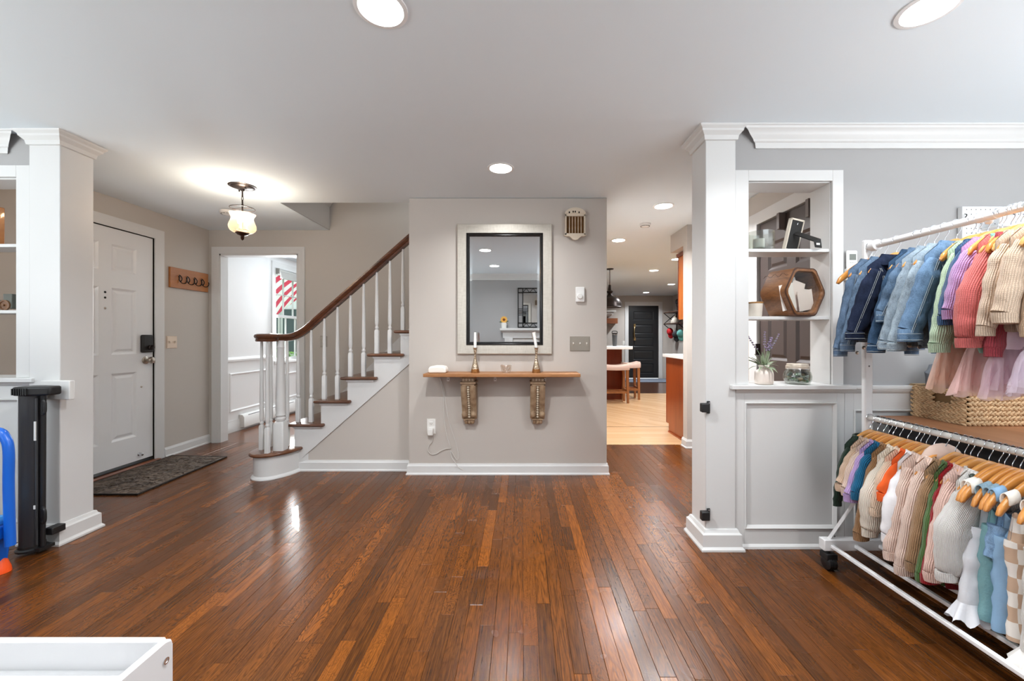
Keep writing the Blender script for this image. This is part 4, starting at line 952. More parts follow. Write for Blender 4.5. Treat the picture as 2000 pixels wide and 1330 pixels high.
for r_, z, tw in ((0.026, 0.001, 0), (0.034, 0.012, 0.3), (0.038, 0.035, 0.6), (0.044, 0.06, 0.9), (0.036, 0.058, 0.9), (0.028, 0.03, 0.6), (0.018, 0.014, 0.3)):
    rings.append([c + Vector((r_ * (1 + .12 * (k % 2)) * math.cos(2 * math.pi * k / 12 + tw), r_ * (1 + .12 * (k % 2)) * math.sin(2 * math.pi * k / 12 + tw), z + (0.006 if (k % 3 == 0 and z > .05) else 0))) for k in range(12)])
m.loft(rings); m.build('cut_glass', glass('cut_crystal', '#fbf8f5', 0.06, 0.16), t)

# ------------------------------------------------------------------ what the mirror shows behind the camera
YB = -0.70
mt = thing('fireplace_mantel', 'white fireplace mantel seen reflected in the mirror', 'mantel', (0.15, YB + 0.1, 0))
m = MB(); m.box(-0.40, 1.10, YB, YB + 0.20, 1.24, 1.28); m.build('mantel_shelf', WHITE, mt, bevel=0.004)
m = MB(); m.box(-0.35, 1.05, YB, YB + 0.12, 1.10, 1.20); m.build('frieze', WHITE, mt, bevel=0.004)
for x in (-0.32, 0.87):
    m = MB(); m.box(x, x + 0.15, YB, YB + 0.13, 0, 1.10); m.build('pilaster', WHITE, mt, bevel=0.004)
m = MB(); m.prism([(YB, 1.20), (YB + 0.12, 1.20), (YB + 0.14, 1.215), (YB + 0.18, 1.235), (YB + 0.18, 1.241), (YB, 1.241)], 'x', -0.38, 1.08); m.build('bed_moulding', WHITE, mt, smooth=True, angle=25)
m = MB(); m.box(-0.17, 0.87, YB + 0.002, YB + 0.05, 0, 1.10); m.build('surround', pm('mantel_slip', '#d5d5d3', 0.5), mt)
pt = thing('flower_pot', 'white flower pot on the reflected mantel', 'pot', (-0.33, YB + 0.11, 1.281))
m = MB(); m.lathe([(0.042, 0.001), (0.05, 0.10), (0.046, 0.10), (0.04, 0.09), (0.0001, 0.085)], (-0.33, YB + 0.11, 1.281), 24); m.build('pot', pm('pot_white', '#e8e6e0', 0.5), pt, smooth=True)
sf = thing('sunflower', 'yellow sunflower standing in the white pot on the mantel', 'flower', (-0.33, YB + 0.11, 1.40)); c = Vector((-0.33, YB + 0.13, 1.435))
m = MB(); m.tube([(-0.33, YB + 0.11, 1.37), c], 0.004, 6); m.build('stem', pm('stem_green', '#5c7a3a', 0.6), sf)
m = MB()
for k in range(18):
    a = k * math.pi / 9; d = Vector((math.cos(a), 0.12, math.sin(a))); e = Vector((-math.sin(a), 0, math.cos(a))); q = len(m.v)
    m.v += [c + d * 0.02 - e * 0.006, c + d * 0.045 - e * 0.012, c + d * 0.068, c + d * 0.045 + e * 0.012, c + d * 0.02 + e * 0.006]; m.face((q, q + 1, q + 2, q + 3, q + 4))
m.build('petals', pm('petal_yellow', '#eeb24a', 0.5), sf, kind='stuff')
m = MB(); m.sph(c + Vector((0, 0.006, 0)), 0.024, 0.012, 0.024, 12, 7); m.build('flower_head', pm('seed_brown', '#7a3d17', 0.8), sf, smooth=True)
m = MB()
for k in range(6):
    a = k * 1.05 + 0.2; d = Vector((math.cos(a), 0.3, math.sin(a) * 0.5)); e = Vector((0, 0, 1)); b0 = Vector((-0.33, YB + 0.11, 1.40)); q = len(m.v)
    m.v += [b0, b0 + d * 0.05 - e * 0.015, b0 + d * 0.095, b0 + d * 0.05 + e * 0.015]; m.face((q, q + 1, q + 2, q + 3))
m.build('leaf_pair', pm('leaf_green_dark', '#3f5a2c', 0.6), sf, kind='stuff')
ig = thing('iron_wall_mirror', 'black iron lattice framed wall mirror above the mantel, seen in the reflection', 'mirror', (0.27, YB, 1.29))
m = MB(); X0, X1, Z0, Z1 = -0.075, 0.60, 1.292, 2.02; b = 0.008; yb = YB + 0.012
def bar(a, c2, w_=0.007): m.tube([(a[0], yb, a[1]), (c2[0], yb, c2[1])], w_, 4)
for x in (X0, X0 + 0.085, X1 - 0.085, X1): bar((x, Z0), (x, Z1), 0.009)
for z in (Z0 + 0.008, Z0 + 0.085, Z1 - 0.085, Z1 - 0.008): bar((X0, z), (X1, z), 0.009)
for zt_, zb_ in ((Z1 - 0.01, Z1 - 0.085), (Z0 + 0.085, Z0 + 0.01)):
    xs = [X0 + 0.085 + (X1 - X0 - 0.17) * k / 8 for k in range(9)]
    for k in range(8): bar((xs[k], zb_ if k % 2 == 0 else zt_), (xs[k + 1], zt_ if k % 2 == 0 else zb_), 0.005)
for xa in (X0, X1 - 0.085):
    for dz in (-0.06, -0.03, 0.0, 0.03, 0.06): bar((xa, 1.58 + dz), (xa + 0.085, 1.58 + dz), 0.004)
m.build('iron_frame', BLACKM, ig)
m = MB(); m.box(X0 + 0.085, X1 - 0.085, YB + 0.002, YB + 0.008, Z0 + 0.085, Z1 - 0.085); m.build('glass', MIR, ig)
# ------------------------------------------------------------------ foyer
hb = thing('hook_board', 'amber stained wooden board with four black coat hooks on the foyer wall', 'hook board', (LX, 4.09, 1.71))
HW = wood('hook_board_maple', '#b06f35', '#8f5424', 'y', 5, 0.4, 0.2)
m = MB(); m.box(LX + 0.001, LX + 0.022, 3.86, 4.325, 1.625, 1.822); m.build('board', HW, hb, bevel=0.003)
for k in range(4):
    y = 3.955 + k * 0.092; z = 1.70; x = LX + 0.022
    m = MB(); m.lathe([(0.008, 0), (0.007, 0.004), (0.0001, 0.005)], (x, y, z + 0.04), 10, MX)
    m.tube(smooth_path([(x + 0.004, y, z + 0.055), (x + 0.02, y - 0.004, z + 0.045), (x + 0.032, y - 0.002, z + 0.018), (x + 0.018, y, z - 0.010), (x + 0.004, y, z + 0.01), (x + 0.006, y, z + 0.045)], 5), 0.0042, 6)
    m.tube(smooth_path([(x + 0.008, y, z - 0.004), (x + 0.025, y + 0.012, z - 0.025), (x + 0.05, y + 0.02, z - 0.022), (x + 0.062, y + 0.022, z + 0.005), (x + 0.056, y + 0.022, z + 0.022)], 5), 0.0042, 6)
    m.build('coat_hook', BLACKM, hb, smooth=True)
# door mat
s = NT('door_mat_weave'); v = s.coord('Object'); vo = s.n('ShaderNodeTexVoronoi', feature='DISTANCE_TO_EDGE', distance='CHEBYCHEV'); vo.inputs['Scale'].default_value = 16; s.l(v, vo.inputs['Vector'])
n1 = s.noise(v, 55, 4); n2 = s.noise(v, 6, 2)
s.l(s.ramp(s.math('ADD', s.math('MULTIPLY', n1, 0.6), s.math('MULTIPLY', n2, 0.4)), [(0.35, lin('#3b312b')), (0.6, lin('#6a5a4d')), (0.8, lin('#9b8672'))]), s.p.inputs['Base Color']); s.p.inputs['Roughness'].default_value = 0.95
s.bump(s.math('ADD', s.math('MULTIPLY', n1, 0.7), s.math('MULTIPLY', vo.outputs['Distance'], 5.0)), 0.9, 0.012); MATW = s.m
dm = thing('door_mat', 'brown woven door mat lying in front of the white front door', 'mat', (-3.06, 3.36, 0.001))
m = MB(); mp = [(-3.345, 2.90), (-2.775, 2.90), (-2.80, 3.815), (-3.36, 3.86)]
m.prism(mp, 'z', 0.001, 0.011); m.build('pile', MATW, dm, bevel=0.003)
m = MB(); cxm, cym = -3.07, 3.36
rings = [];
for sc_, z in ((1.0, 0.001), (1.0, 0.013), (0.965, 0.0135), (0.955, 0.010)): rings.append([(cxm + (x - cxm) * sc_, cym + (y - cym) * (1 - (1 - sc_) * .65), z) for x, y in mp])
m.loft(rings, True, False, False); m.build('border', pm('mat_border', '#2e2622', 0.9), dm)
m = MB(); g = random.Random(5)
for k in range(380):       # raised tufts of the woven pattern
    u, v_ = g.uniform(0.06, 0.94), g.uniform(0.04, 0.96); a_ = Vector(mp[0]).lerp(Vector(mp[1]), u); b_ = Vector(mp[3]).lerp(Vector(mp[2]), u); p = a_.lerp(b_, v_)
    r_ = R(45 if (int(u * 9) + int(v_ * 14)) % 2 else -45); m.cb((p.x, p.y, 0.0115), 0.034, 0.009, 0.004, Matrix.Rotation(r_, 3, 'Z'))
m.build('tufts', MATW, dm, kind='stuff')

# ------------------------------------------------------------------ retractable gate on the left column
gt = thing('retractable_gate', 'black rolled up retractable baby gate standing upright against the left column', 'baby gate', (-2.625, 2.14, 0.02))
gx, gy = -2.603, 2.135
GB = pm('gate_fabric_black', '#2c2c2f', 0.38, bump=(400, 0.2, 0.001))
m = MB(); m.lathe([(0.047, 0.045), (0.047, 0.835)], (gx, gy, 0), 28); m.build('rolled_mesh', GB, gt, smooth=True, angle=50)
m = MB(); m.prism([(gx - 0.055, gy - 0.045), (gx + 0.02, gy - 0.055), (gx + 0.115, gy - 0.02), (gx + 0.12, gy + 0.035), (gx + 0.02, gy + 0.055), (gx - 0.05, gy + 0.045)], 'z', 0.835, 0.882); tc = m.build('top_cap', BLACK, gt, bevel=0.010, seg=3)
m = MB()
for k in range(7): m.cb((gx - 0.04 + k * 0.012, gy - 0.052, 0.858), 0.005, 0.008, 0.034)
m.build('grip_ribs', BLACK, tc, kind='stuff')
m = MB(); m.lathe([(0.05, 0.016), (0.058, 0.018), (0.060, 0.028), (0.050, 0.034), (0.050, 0.047)], (gx, gy, 0), 28); m.box(gx, gx + 0.075, gy - 0.03, gy + 0.04, 0.018, 0.034); m.build('bottom_cap', BLACK, gt, smooth=True, angle=40)
m = MB(); m.tube([(gx + 0.062, gy - 0.005, 0.036), (gx + 0.066, gy - 0.005, 0.835)], 0.011, 10); m.build('end_bar', BLACK, gt, smooth=True)
m = MB(); m.box(gx + 0.045, gx + 0.054, gy - 0.026, gy - 0.020, 0.05, 0.82); m.build('mesh_edge', pm('gate_edge', '#3c3c3e', 0.6), gt)
m = MB(); m.box(gx + 0.044, gx + 0.053, gy - 0.030, gy - 0.026, 0.60, 0.70); m.box(gx + 0.042, gx + 0.049, gy - 0.030, gy - 0.026, 0.24, 0.26); m.build('white_tag', pm('tag_white', '#e6e6e4', 0.6), gt, kind='stuff')
for z in (0.775, 0.205):
    m = MB(); m.tube(smooth_path([(gx + 0.066, gy - 0.01, z - 0.035), (gx + 0.092, gy - 0.025, z - 0.035), (gx + 0.10, gy - 0.027, z - 0.02), (gx + 0.10, gy - 0.027, z + 0.02), (gx + 0.092, gy - 0.025, z + 0.036), (gx + 0.066, gy - 0.01, z + 0.036)], 4), 0.007, 8); m.build('loop_handle', BLACK, gt, smooth=True)
m = MB(); m.box(gx + 0.05, gx + 0.095, gy + 0.01, gy + 0.075, 0.085, 0.122); m.build('lower_bracket', BLACK, gt, bevel=0.004)
m = MB(); m.box(gx - 0.03, gx + 0.13, 2.195, 2.222, 0.80, 0.905); m.build('wall_mount', pm('mount_white', '#e0e0de', 0.5), gt, bevel=0.004)

# ------------------------------------------------------------------ toys in the left foreground
BLUE = pm('toy_blue_plastic', '#0d63cf', 0.3, spec=0.6); LBLUE = pm('toy_light_blue_plastic', '#3a9be6', 0.3); ORANGE = pm('toy_orange_plastic', '#ff5a1e', 0.3)
ty = thing('toy_chair', 'bright blue plastic toy with an arched handle and orange feet at the left edge', 'toy', (-2.62, 1.92, 0.0))
def TX(px): return (px - 1020) * 1.92 / 785
def TZ(py): return CAMZ - (py - 659) * 1.92 / 785
m = MB(); pts = [(TX(20), 1.92, TZ(1065)), (TX(17), 1.92, TZ(950)), (TX(17), 1.92, TZ(880)), (TX(10), 1.92, TZ(855)), (TX(-6), 1.92, TZ(842)), (TX(-60), 1.92, TZ(840)), (TX(-100), 1.92, TZ(842)), (TX(-116), 1.92, TZ(855)), (TX(-122), 1.92, TZ(880)), (TX(-122), 1.92, TZ(950)), (TX(-124), 1.92, TZ(1065))]
m.tube(smooth_path(pts, 5), 0.019, 14); m.build('arched_handle', BLUE, ty, smooth=True)
m = MB(); m.box(TX(-125), TX(8), 1.80, 1.97, TZ(1055), TZ(1025)); m.build('seat_frame', BLUE, ty, bevel=0.012, seg=3)
m = MB(); m.box(TX(-110), TX(6), 1.74, 1.96, TZ(1030), TZ(1010)); m.build('seat', LBLUE, ty, bevel=0.018, seg=4)
for px in (-16, -112):
    for y in (1.82, 1.95):
        p = Vector((TX(px), y, 0)); m = MB(); m.loft([[(p.x + sx * q, y + sy * q, z) for sx, sy in ((-1, -1), (1, -1), (1, 1), (-1, 1))] for q, z in ((0.026, TZ(1050)), (0.018, 0.055))]); lg = m.build('leg', BLUE, ty, bevel=0.006)
        m = MB(); m.lathe([(0.038, 0.001), (0.036, 0.02), (0.024, 0.06), (0.018, 0.072), (0.0001, 0.074)], (p.x, y, 0), 18); m.build('foot', ORANGE, lg, smooth=True)

# white tray table in the lower left corner
WT = pm('toy_table_white', '#d6d6d7', 0.35)
tt = thing('toy_table', 'white tray topped play table cut by the lower left corner', 'table', (-1.4, 0.65, 0))
tx1 = -0.812; ty1 = 0.936; tz1 = 0.449; txl = -2.0; ty0 = 0.25; th_ = 0.016
m = MB(); m.box(txl, tx1 - th_, ty1 - th_, ty1, tz1 - 0.16, tz1 - 0.004); m.build('back_panel', WT, tt, bevel=0.004)
m = MB(); m.box(txl, tx1 - th_, ty0, ty0 + th_, tz1 - 0.16, tz1 - 0.004); m.build('front_panel', WT, tt, bevel=0.004)
for x in (tx1, txl + th_):
    m = MB(); m.prism([(ty0, 0.0), (ty1, 0.0), (ty1, tz1 - 0.02), (ty1 - 0.004, tz1 - 0.006), (ty1 - 0.02, tz1), (ty0 + 0.02, tz1), (ty0, tz1 - 0.02)], 'x', x - th_, x); sp = m.build('side_panel', WT, tt, bevel=0.004)
    if x == tx1:
        for y, z in ((ty1 - 0.020, tz1 - 0.045), (ty1 - 0.020, tz1 - 0.103), (ty0 + 0.04, tz1 - 0.045), (ty0 + 0.04, tz1 - 0.103)):
            m = MB(); m.lathe([(0.0075, 0), (0.0075, 0.0015), (0.004, 0.0015), (0.0035, 0.0003), (0.0001, 0.0003)], (tx1, y, z), 14, MX); m.build('bolt', CHROME, sp, smooth=True, angle=30)
m = MB(); m.box(txl + th_, tx1 - th_, ty0 + th_, ty1 - th_, tz1 - 0.085, tz1 - 0.070); m.build('tray_bottom', WT, tt)

# ------------------------------------------------------------------ left niche: train and plaque
tr = thing('toy_train', 'dark wooden toy train engine on the lower shelf of the left niche', 'toy train', (-2.93, 2.33, L2))
TW1 = wood('train_walnut', '#5a3d28', '#3a2618', 'x', 20, 0.5); TW2 = pm('train_grey_wood', '#5d5f58', 0.6, var=(30, 0.2))
def NP(px, py, y=2.32): return U(px, py, y)
m = MB(); a_, b_ = NP(-30, 600), NP(24, 587); m.box(a_.x, b_.x, 2.29, 2.35, L2 + 0.018, L2 + 0.06); m.build('boiler', TW2, tr, bevel=0.01)
m = MB(); a_, b_ = NP(21, 600), NP(38, 577); m.box(a_.x, b_.x, 2.285, 2.355, L2 + 0.012, L2 + 0.095); m.build('cab', TW2, tr, bevel=0.003)
m = MB(); c = NP(17, 580); m.lathe([(0.008, 0), (0.008, 0.022), (0.011, 0.024), (0.011, 0.032)], (c.x, 2.32, L2 + 0.06), 12); m.build('chimney', TW1, tr, smooth=True)
for px, r_ in ((26, 0.030), (3, 0.0135), (12, 0.0135), (-12, 0.0135)):
    c = NP(px, 600); m = MB(); m.lathe([(r_, 0), (r_, 0.008), (r_ * 0.75, 0.010), (r_ * 0.7, 0.006), (r_ * 0.2, 0.006), (r_ * 0.2, 0.014), (0.0001, 0.015)], (c.x, 2.285, L2 + r_), 20, Matrix.Rotation(R(90), 3, 'X')); m.build('wheel', wood('train_wheel_%g' % r_, '#7c5637', '#4f3321', 'z', 14, 0.45), tr, smooth=True, angle=35)
pq = thing('wooden_plaque', 'upright orange brown wooden block at the left edge of the upper left shelf', 'plaque', (-3.05, 2.33, L1))
m = MB(); m.box(-3.20, U(10, 0, 2.36).x, 2.31, 2.36, L1 + 0.001, U(0, 401, 2.31).z); m.build('block', HW, pq, bevel=0.004)

# ------------------------------------------------------------------ gate latches on the right column
for z0, lb in ((795, 'black gate latch bracket high on the right column'), (1004, 'black gate latch bracket low on the right column just above its base')):
    p = U(1383, z0, 2.168); t = thing('gate_bracket', lb, 'bracket', p, 'gate brackets')
    m = MB(); m.box(0.993, 1.011, 2.159, 2.1675, p.z - 0.034, p.z + 0.034); pl_ = m.build('plate', BLACK, t, bevel=0.004)
    m = MB(); m.box(0.955, 0.998, 2.135, 2.166, p.z - 0.024, p.z + 0.024); m.build('hinge_cup', BLACK, t, bevel=0.005)
    m = MB()
    for dz in (-0.024, 0.024): m.lathe([(0.004, 0), (0.003, 0.002), (0.0001, 0.002)], (1.004, 2.159, p.z + dz), 10, Matrix.Rotation(R(90), 3, 'X'))
    m.build('screws', CHROME, t, kind='stuff')

# ------------------------------------------------------------------ things in the right niche
CG = glass('clear_glass', '#eef1ee', 0.02, 0.10)
c = Vector((U(1488.5, 0, 2.25).x, 2.262, S1 + 0.001)); t = thing('glass_votive', 'thick clear glass candle votive on the upper shelf of the right niche', 'votive', c)
m = MB(); rings = []
for r_, z in ((0.064, 0), (0.069, 0.004), (0.070, 0.014), (0.071, 0.105), (0.065, 0.105), (0.063, 0.016), (0.0001, 0.014)): rings.append([c + Vector((r_ * 0.98 * math.cos(2 * math.pi * k / 16), r_ * math.sin(2 * math.pi * k / 16), z)) for k in range(16)])
m.loft(rings); CRY2 = NT('thick_glass'); CRY2.p.inputs['Transmission Weight'].default_value = 1; CRY2.p.inputs['Roughness'].default_value = 0.02; CRY2.p.inputs['Base Color'].default_value = lin('#f4f4f0'); CRY2.p.inputs['IOR'].default_value = 1.45
m.build('glass', glass('votive_glass', '#eceeea', 0.03, 0.14), t)
m = MB(); m.lathe([(0.030, 0.0), (0.030, 0.05), (0.0001, 0.052)], (c.x - 0.012, c.y, c.z + 0.0165), 20); tag(m.build('candle_stub', WAX, smooth=True, at=(c.x, c.y, c.z + 0.016)), 'ivory candle stub inside the glass votive', 'candle')
# photo frame seen from behind
pf = thing('photo_frame', 'photo frame standing with its black back and easel leg towards the room', 'picture frame', (1.52, 2.25, S1))
A0 = U(1529, 484, 2.215); A1 = U(1572, 484, 2.30); Hh = 0.178; lean = Vector((0.052, -0.0, 0)); base_u = (Vector((1.585, 2.295, 0)) - Vector((1.452, 2.225, 0)))
o0 = Vector((1.452, 2.228, S1 + 0.001)); uu = base_u.normalized(); W = 0.125; nn = Vector((uu.y, -uu.x, 0))   # nn faces the room
up = (Vector((0, 0, 1)) - nn * 0.0 + Vector((0.33, -0.14, 0)) * 0.55).normalized()
def FP(u, v, n): return o0 + uu * (u * W) + up * (v * Hh) + nn * n
def fbox(m, u0, u1, v0, v1, n0, n1):
    b = len(m.v)
    for n in (n0, n1):
        for u, v in ((u0, v0), (u1, v0), (u1, v1), (u0, v1)): m.v.append(FP(u, v, n))
    for q in ((3, 2, 1, 0), (4, 5, 6, 7), (0, 1, 5, 4), (1, 2, 6, 5), (2, 3, 7, 6), (3, 0, 4, 7)): m.face([b + i for i in q])
m = MB()
for q in ((0, .06, 0, 1), (.94, 1, 0, 1), (0, 1, 0, .05), (0, 1, .95, 1)): fbox(m, *q, -0.014, 0.004)
m.build('frame_rim', pm('frame_pale_wood', '#d9cfbf', 0.4), pf)
m = MB(); fbox(m, .05, .95, .04, .96, -0.006, 0.001); m.build('backing', pm('frame_back_black', '#1a1918', 0.6), pf)
m = MB(); e0, e1 = FP(.40, .50, 0.003), FP(.68, .60, 0.003); f0 = Vector((1.578, 2.168, S1 + 0.002)); f1 = Vector((1.628, 2.185, S1 + 0.002)); dn = Vector((-0.001, -0.003, 0.004))
m.loft([[e0, e1, e1 + dn, e0 + dn], [f0 + Vector((-0.006, 0, .030)), f1 + Vector((-0.006, 0, .045)), f1 + Vector((-0.006, 0, .045)) + dn, f0 + Vector((-0.006, 0, .030)) + dn], [f0, f1, f1 + dn, f0 + dn]]); m.build('easel_leg', pm('frame_back_black', '#1a1918', 0.6), pf)
m = MB(); q0 = f0 + Vector((0.004, -0.006, 0.012)); m.loft([[q0, q0 + Vector((.026, .009, 0.001)), q0 + Vector((.026, .009, 0.012)), q0 + Vector((0, 0, 0.011))]], True, True, False); m.build('barcode_sticker', pm('sticker_white', '#e3e0da', 0.6), pf)
m = MB(); m.tube(bez(FP(.5, .80, .003), FP(.45, .86, .006), FP(.55, .90, .006), FP(.5, .86, .003)), 0.0016, 6); m.build('hanger_clip', CHROME, pf, smooth=True)
# hexagonal box
hxn = Vector((0.30, -0.954, 0)); hxu = Vector((0.954, 0.30, 0)); hc = Vector((1.532, 2.178, S2 + 0.001 + 0.1299)); HR = 0.150; HD = 0.15
HEXW = wood('hex_walnut', '#94633b', '#4f2e18', 'y', 22, 0.35, 0.2)
hx = thing('hexagonal_box', 'hexagonal walnut wood box with a glass front on the lower right niche shelf', 'box', (hc.x, hc.y, S2))
def hexring(r, n, rc=0.022):
    pts = []
    for k in range(6):
        a = math.pi / 3 * k; p = Vector((r * math.cos(a), r * math.sin(a)))
        for s_ in (-1, 0, 1):
            b = a + math.pi / 3 * (s_ if s_ else 0); 
            if s_ == 0: q = p * (1 - rc * 0.25 / r)
            else:
                d = Vector((r * math.cos(a + s_ * math.pi / 3), r * math.sin(a + s_ * math.pi / 3))) - p; q = p + d.normalized() * rc * 0.7
            pts.append(q)
    return [hc + hxu * q.x + Vector((0, 0, q.y)) + hxn * n for q in pts]
m = MB(); m.loft([hexring(HR, -HD), hexring(HR, 0), hexring(HR - 0.006, 0.004), hexring(HR - 0.020, 0.004), hexring(HR - 0.024, -0.004), hexring(HR - 0.024, -HD + 0.01)], True, True, True); m.build('shell', HEXW, hx, smooth=True, angle=35)
m = MB(); m.loft([hexring(HR + 0.0005, -0.001), hexring(HR + 0.0005, 0.003), hexring(HR - 0.006, 0.0045), hexring(HR - 0.007, 0.0043)], True, False, False); m.build('front_edge', pm('hex_dark_edge', '#46291a', 0.4), hx, smooth=True, angle=30)
m = MB(); pts = []   # interlocking joint of the lid
for k in range(13): pts.append(hc + hxu * (-HR * 0.5 - 0.043) * 1.0 + Vector((0, 0, HR * 0.62 + (0.006 if (k // 2) % 2 else -0.006))) + hxn * (-HD * k / 12) + Vector((-0.0015, 0, 0.001)))
m.tube(pts, 0.0014, 4); m.build('lid_joint', pm('hex_dark_edge', '#46291a', 0.4), hx)
m = MB(); m.v += hexring(HR - 0.023, -0.005); m.face(range(18)); m.build('glass_front', glass('box_glass', '#fbfdfb', 0.0, 0.10), hx)
CARD = [pm('card_ivory', '#f0e8df', 0.7), pm('card_blush', '#ecdcd3', 0.7), pm('card_white', '#f3f1ee', 0.7)]
for k, (u, w_, hgt, rot, lb, dd) in enumerate(((-0.075, 0.10, 0.14, 12, 'ivory card leaning far left in the hexagonal box', .02), (-0.03, 0.09, 0.16, -14, 'blush card with a raised corner in the hexagonal box', .03), (0.01, 0.10, 0.17, 22, 'tall white card in the middle of the hexagonal box', .045), (0.06, 0.09, 0.13, -4, 'small white card at the right in the hexagonal box', .055), (0.045, 0.11, 0.11, 10, 'low ivory card at the front right in the hexagonal box', .015))):
    Rm = R(rot); b0 = hc + hxu * u + Vector((0, 0, -0.105)) - hxn * (dd + 0.008); ux = hxu * math.cos(Rm) + Vector((0, 0, math.sin(Rm))); uz = -hxu * math.sin(Rm) + Vector((0, 0, math.cos(Rm)))
    b0 = b0 + Vector((0, 0, abs(math.sin(Rm)) * w_ / 2))
    m = MB(); q = [b0 - ux * w_ / 2, b0 + ux * w_ / 2, b0 + ux * w_ / 2 + uz * hgt, b0 - ux * w_ / 2 + uz * hgt]; m.loft([q, [p - hxn * 0.0012 for p in q]])
    tag(m.build('paper_card', CARD[k % 3], at=b0), lb, 'card', 'cards in the hexagonal box')
# jar candle
c = Vector((U(1476, 0, 2.24).x, 2.245, S2 + 0.001)); t = thing('jar_candle', 'small cream candle tumbler with a wooden lid beside the hexagonal box', 'candle', c)
m = MB(); m.lathe([(0.030, 0), (0.033, 0.004), (0.038, 0.072), (0.036, 0.072), (0.031, 0.006), (0.0001, 0.005)], c, 28); m.build('glass_tumbler', pm('frosted_tumbler', '#ece3d6', 0.35), t, smooth=True, angle=50)
m = MB(); m.lathe([(0.0305, 0.006), (0.034, 0.052), (0.0001, 0.053)], c, 28); m.build('wax', pm('cream_wax', '#f0e4d2', 0.5), t, smooth=True)
m = MB(); m.lathe([(0.039, 0.0725), (0.039, 0.081), (0.0001, 0.081)], c, 28); m.build('lid', wood('lid_bamboo', '#b98a55', '#946836', 'x', 14, 0.5), t, smooth=True, angle=40)
# vase and lavender
c = Vector((U(1492, 0, 2.20).x, 2.20, SILL + 0.001)); va = thing('bottle_vase', 'squat cream bottle vase on the niche sill holding lavender', 'vase', c)
m = MB(); m.lathe([(0.040, 0), (0.045, 0.004), (0.0465, 0.02), (0.0465, 0.055), (0.044, 0.068), (0.034, 0.078), (0.025, 0.082), (0.0235, 0.09), (0.027, 0.104), (0.026, 0.105), (0.022, 0.09), (0.0001, 0.088)], c, 32); m.build('vase_body', pm('vase_cream', '#e6dad0', 0.55), va, smooth=True, angle=60)
lv = thing('lavender_sprigs', 'artificial lavender with grey green leaves standing in the cream vase', 'plant', c + Vector((0, 0, 0.095)))
LEAF = pm('sage_leaf', '#93a184', 0.6, var=(40, 0.25)); g = random.Random(11)
for k in range(26):
    a = g.random() * 6.283; el = g.uniform(0.25, 1.35); L = g.uniform(0.085, 0.14); d = Vector((math.cos(a) * math.cos(el), math.sin(a) * math.cos(el) * 0.75, math.sin(el)))
    b0 = c + Vector((math.cos(a) * 0.008, math.sin(a) * 0.008, 0.088)); side = d.cross(Vector((0, 0, 1))).normalized(); droop = Vector((0, 0, -0.03 * math.cos(el)))
    m = MB(); n = 6
    for i in range(n + 1):
        s_ = i / n; p = b0 + d * L * s_ + droop * s_ * s_ * 2; wd = 0.0085 * math.sin(math.pi * min(0.97, s_ * 0.85 + 0.13)); nrm = side.cross(d)
        m.v += [p - side * wd + nrm * 0.002, p - nrm * 0.001, p + side * wd + nrm * 0.002]
    for i in range(n):
        for j in (0, 1): m.face((3 * i + j, 3 * i + j + 1, 3 * i + 4 + j, 3 * i + 3 + j))
    m.build('leaf', LEAF, lv, smooth=True)
LAV = pm('lavender_bloom', '#8f7f9c', 0.8, var=(90, 0.4))
for tip in ((1462, 657, 0.02), (1494, 649, -0.01), (1506, 660, 0.0), (1521, 653, 0.01)):
    p1 = U(tip[0], tip[1], 2.20 + tip[2]); p0 = c + Vector((0, 0, 0.09)); path = bez(p0, p0 + Vector((0, 0, 0.06)), p1 - (p1 - p0) * 0.3, p1, 14)
    m = MB(); m.tube(path, 0.0014, 5); sp = m.build('sprig', LEAF, lv, smooth=True)
    m = MB(); fat = 1.7 if tip[0] == 1506 else 1.0
    for i in range(8, 15):
        for k in range(5):
            a = g.random() * 6.283; q = path[min(i, 14)] + Vector((math.cos(a), math.sin(a), g.uniform(-.5, .5))) * (0.0042 * fat * (1.25 - (i - 8) / 9)); m.sph(q, 0.0032 * fat, 0.0032 * fat, 0.0042, 5, 3)
    m.build('flower_buds', LAV, sp, smooth=True, kind='stuff')
# glass jar
c = Vector((U(1557.5, 0, 2.21).x, 2.21, SILL + 0.001)); t = thing('glass_jar', 'round glass jar with a pale lid filled with stones and greenery on the niche sill', 'jar', c)
m = MB(); m.lathe([(0.050, 0), (0.058, 0.006), (0.0665, 0.025), (0.0675, 0.045), (0.062, 0.066), (0.053, 0.077), (0.053, 0.096), (0.050, 0.096), (0.050, 0.077), (0.059, 0.064), (0.064, 0.045), (0.063, 0.026), (0.054, 0.010), (0.0001, 0.006)], c, 36); m.build('glass', CG, t, smooth=True, angle=70)
m = MB(); m.lathe([(0.055, 0.082), (0.056, 0.098), (0.052, 0.1), (0.052, 0.108), (0.05, 0.111), (0.0001, 0.111)], c, 36); m.build('lid', pm('jar_lid_pale', '#cfc3b4', 0.35, metal=0.3), t, smooth=True, angle=40)
m = MB(); m.tube([c + Vector((0.0565 * math.cos(a), 0.0565 * math.sin(a), 0.084)) for a in (2 * math.pi * k / 30 for k in range(30))], 0.0014, 6, closed=True); m.build('wire_bail', CHROME, t, smooth=True)
PEB = [pm('pebble_sage', '#a9b9a6', 0.5), pm('pebble_green', '#7fa487', 0.4), pm('pebble_slate', '#7c8a88', 0.5), pm('pebble_tan', '#b3a08a', 0.6), pm('pebble_dark', '#4d4a42', 0.6)]
m = MB()
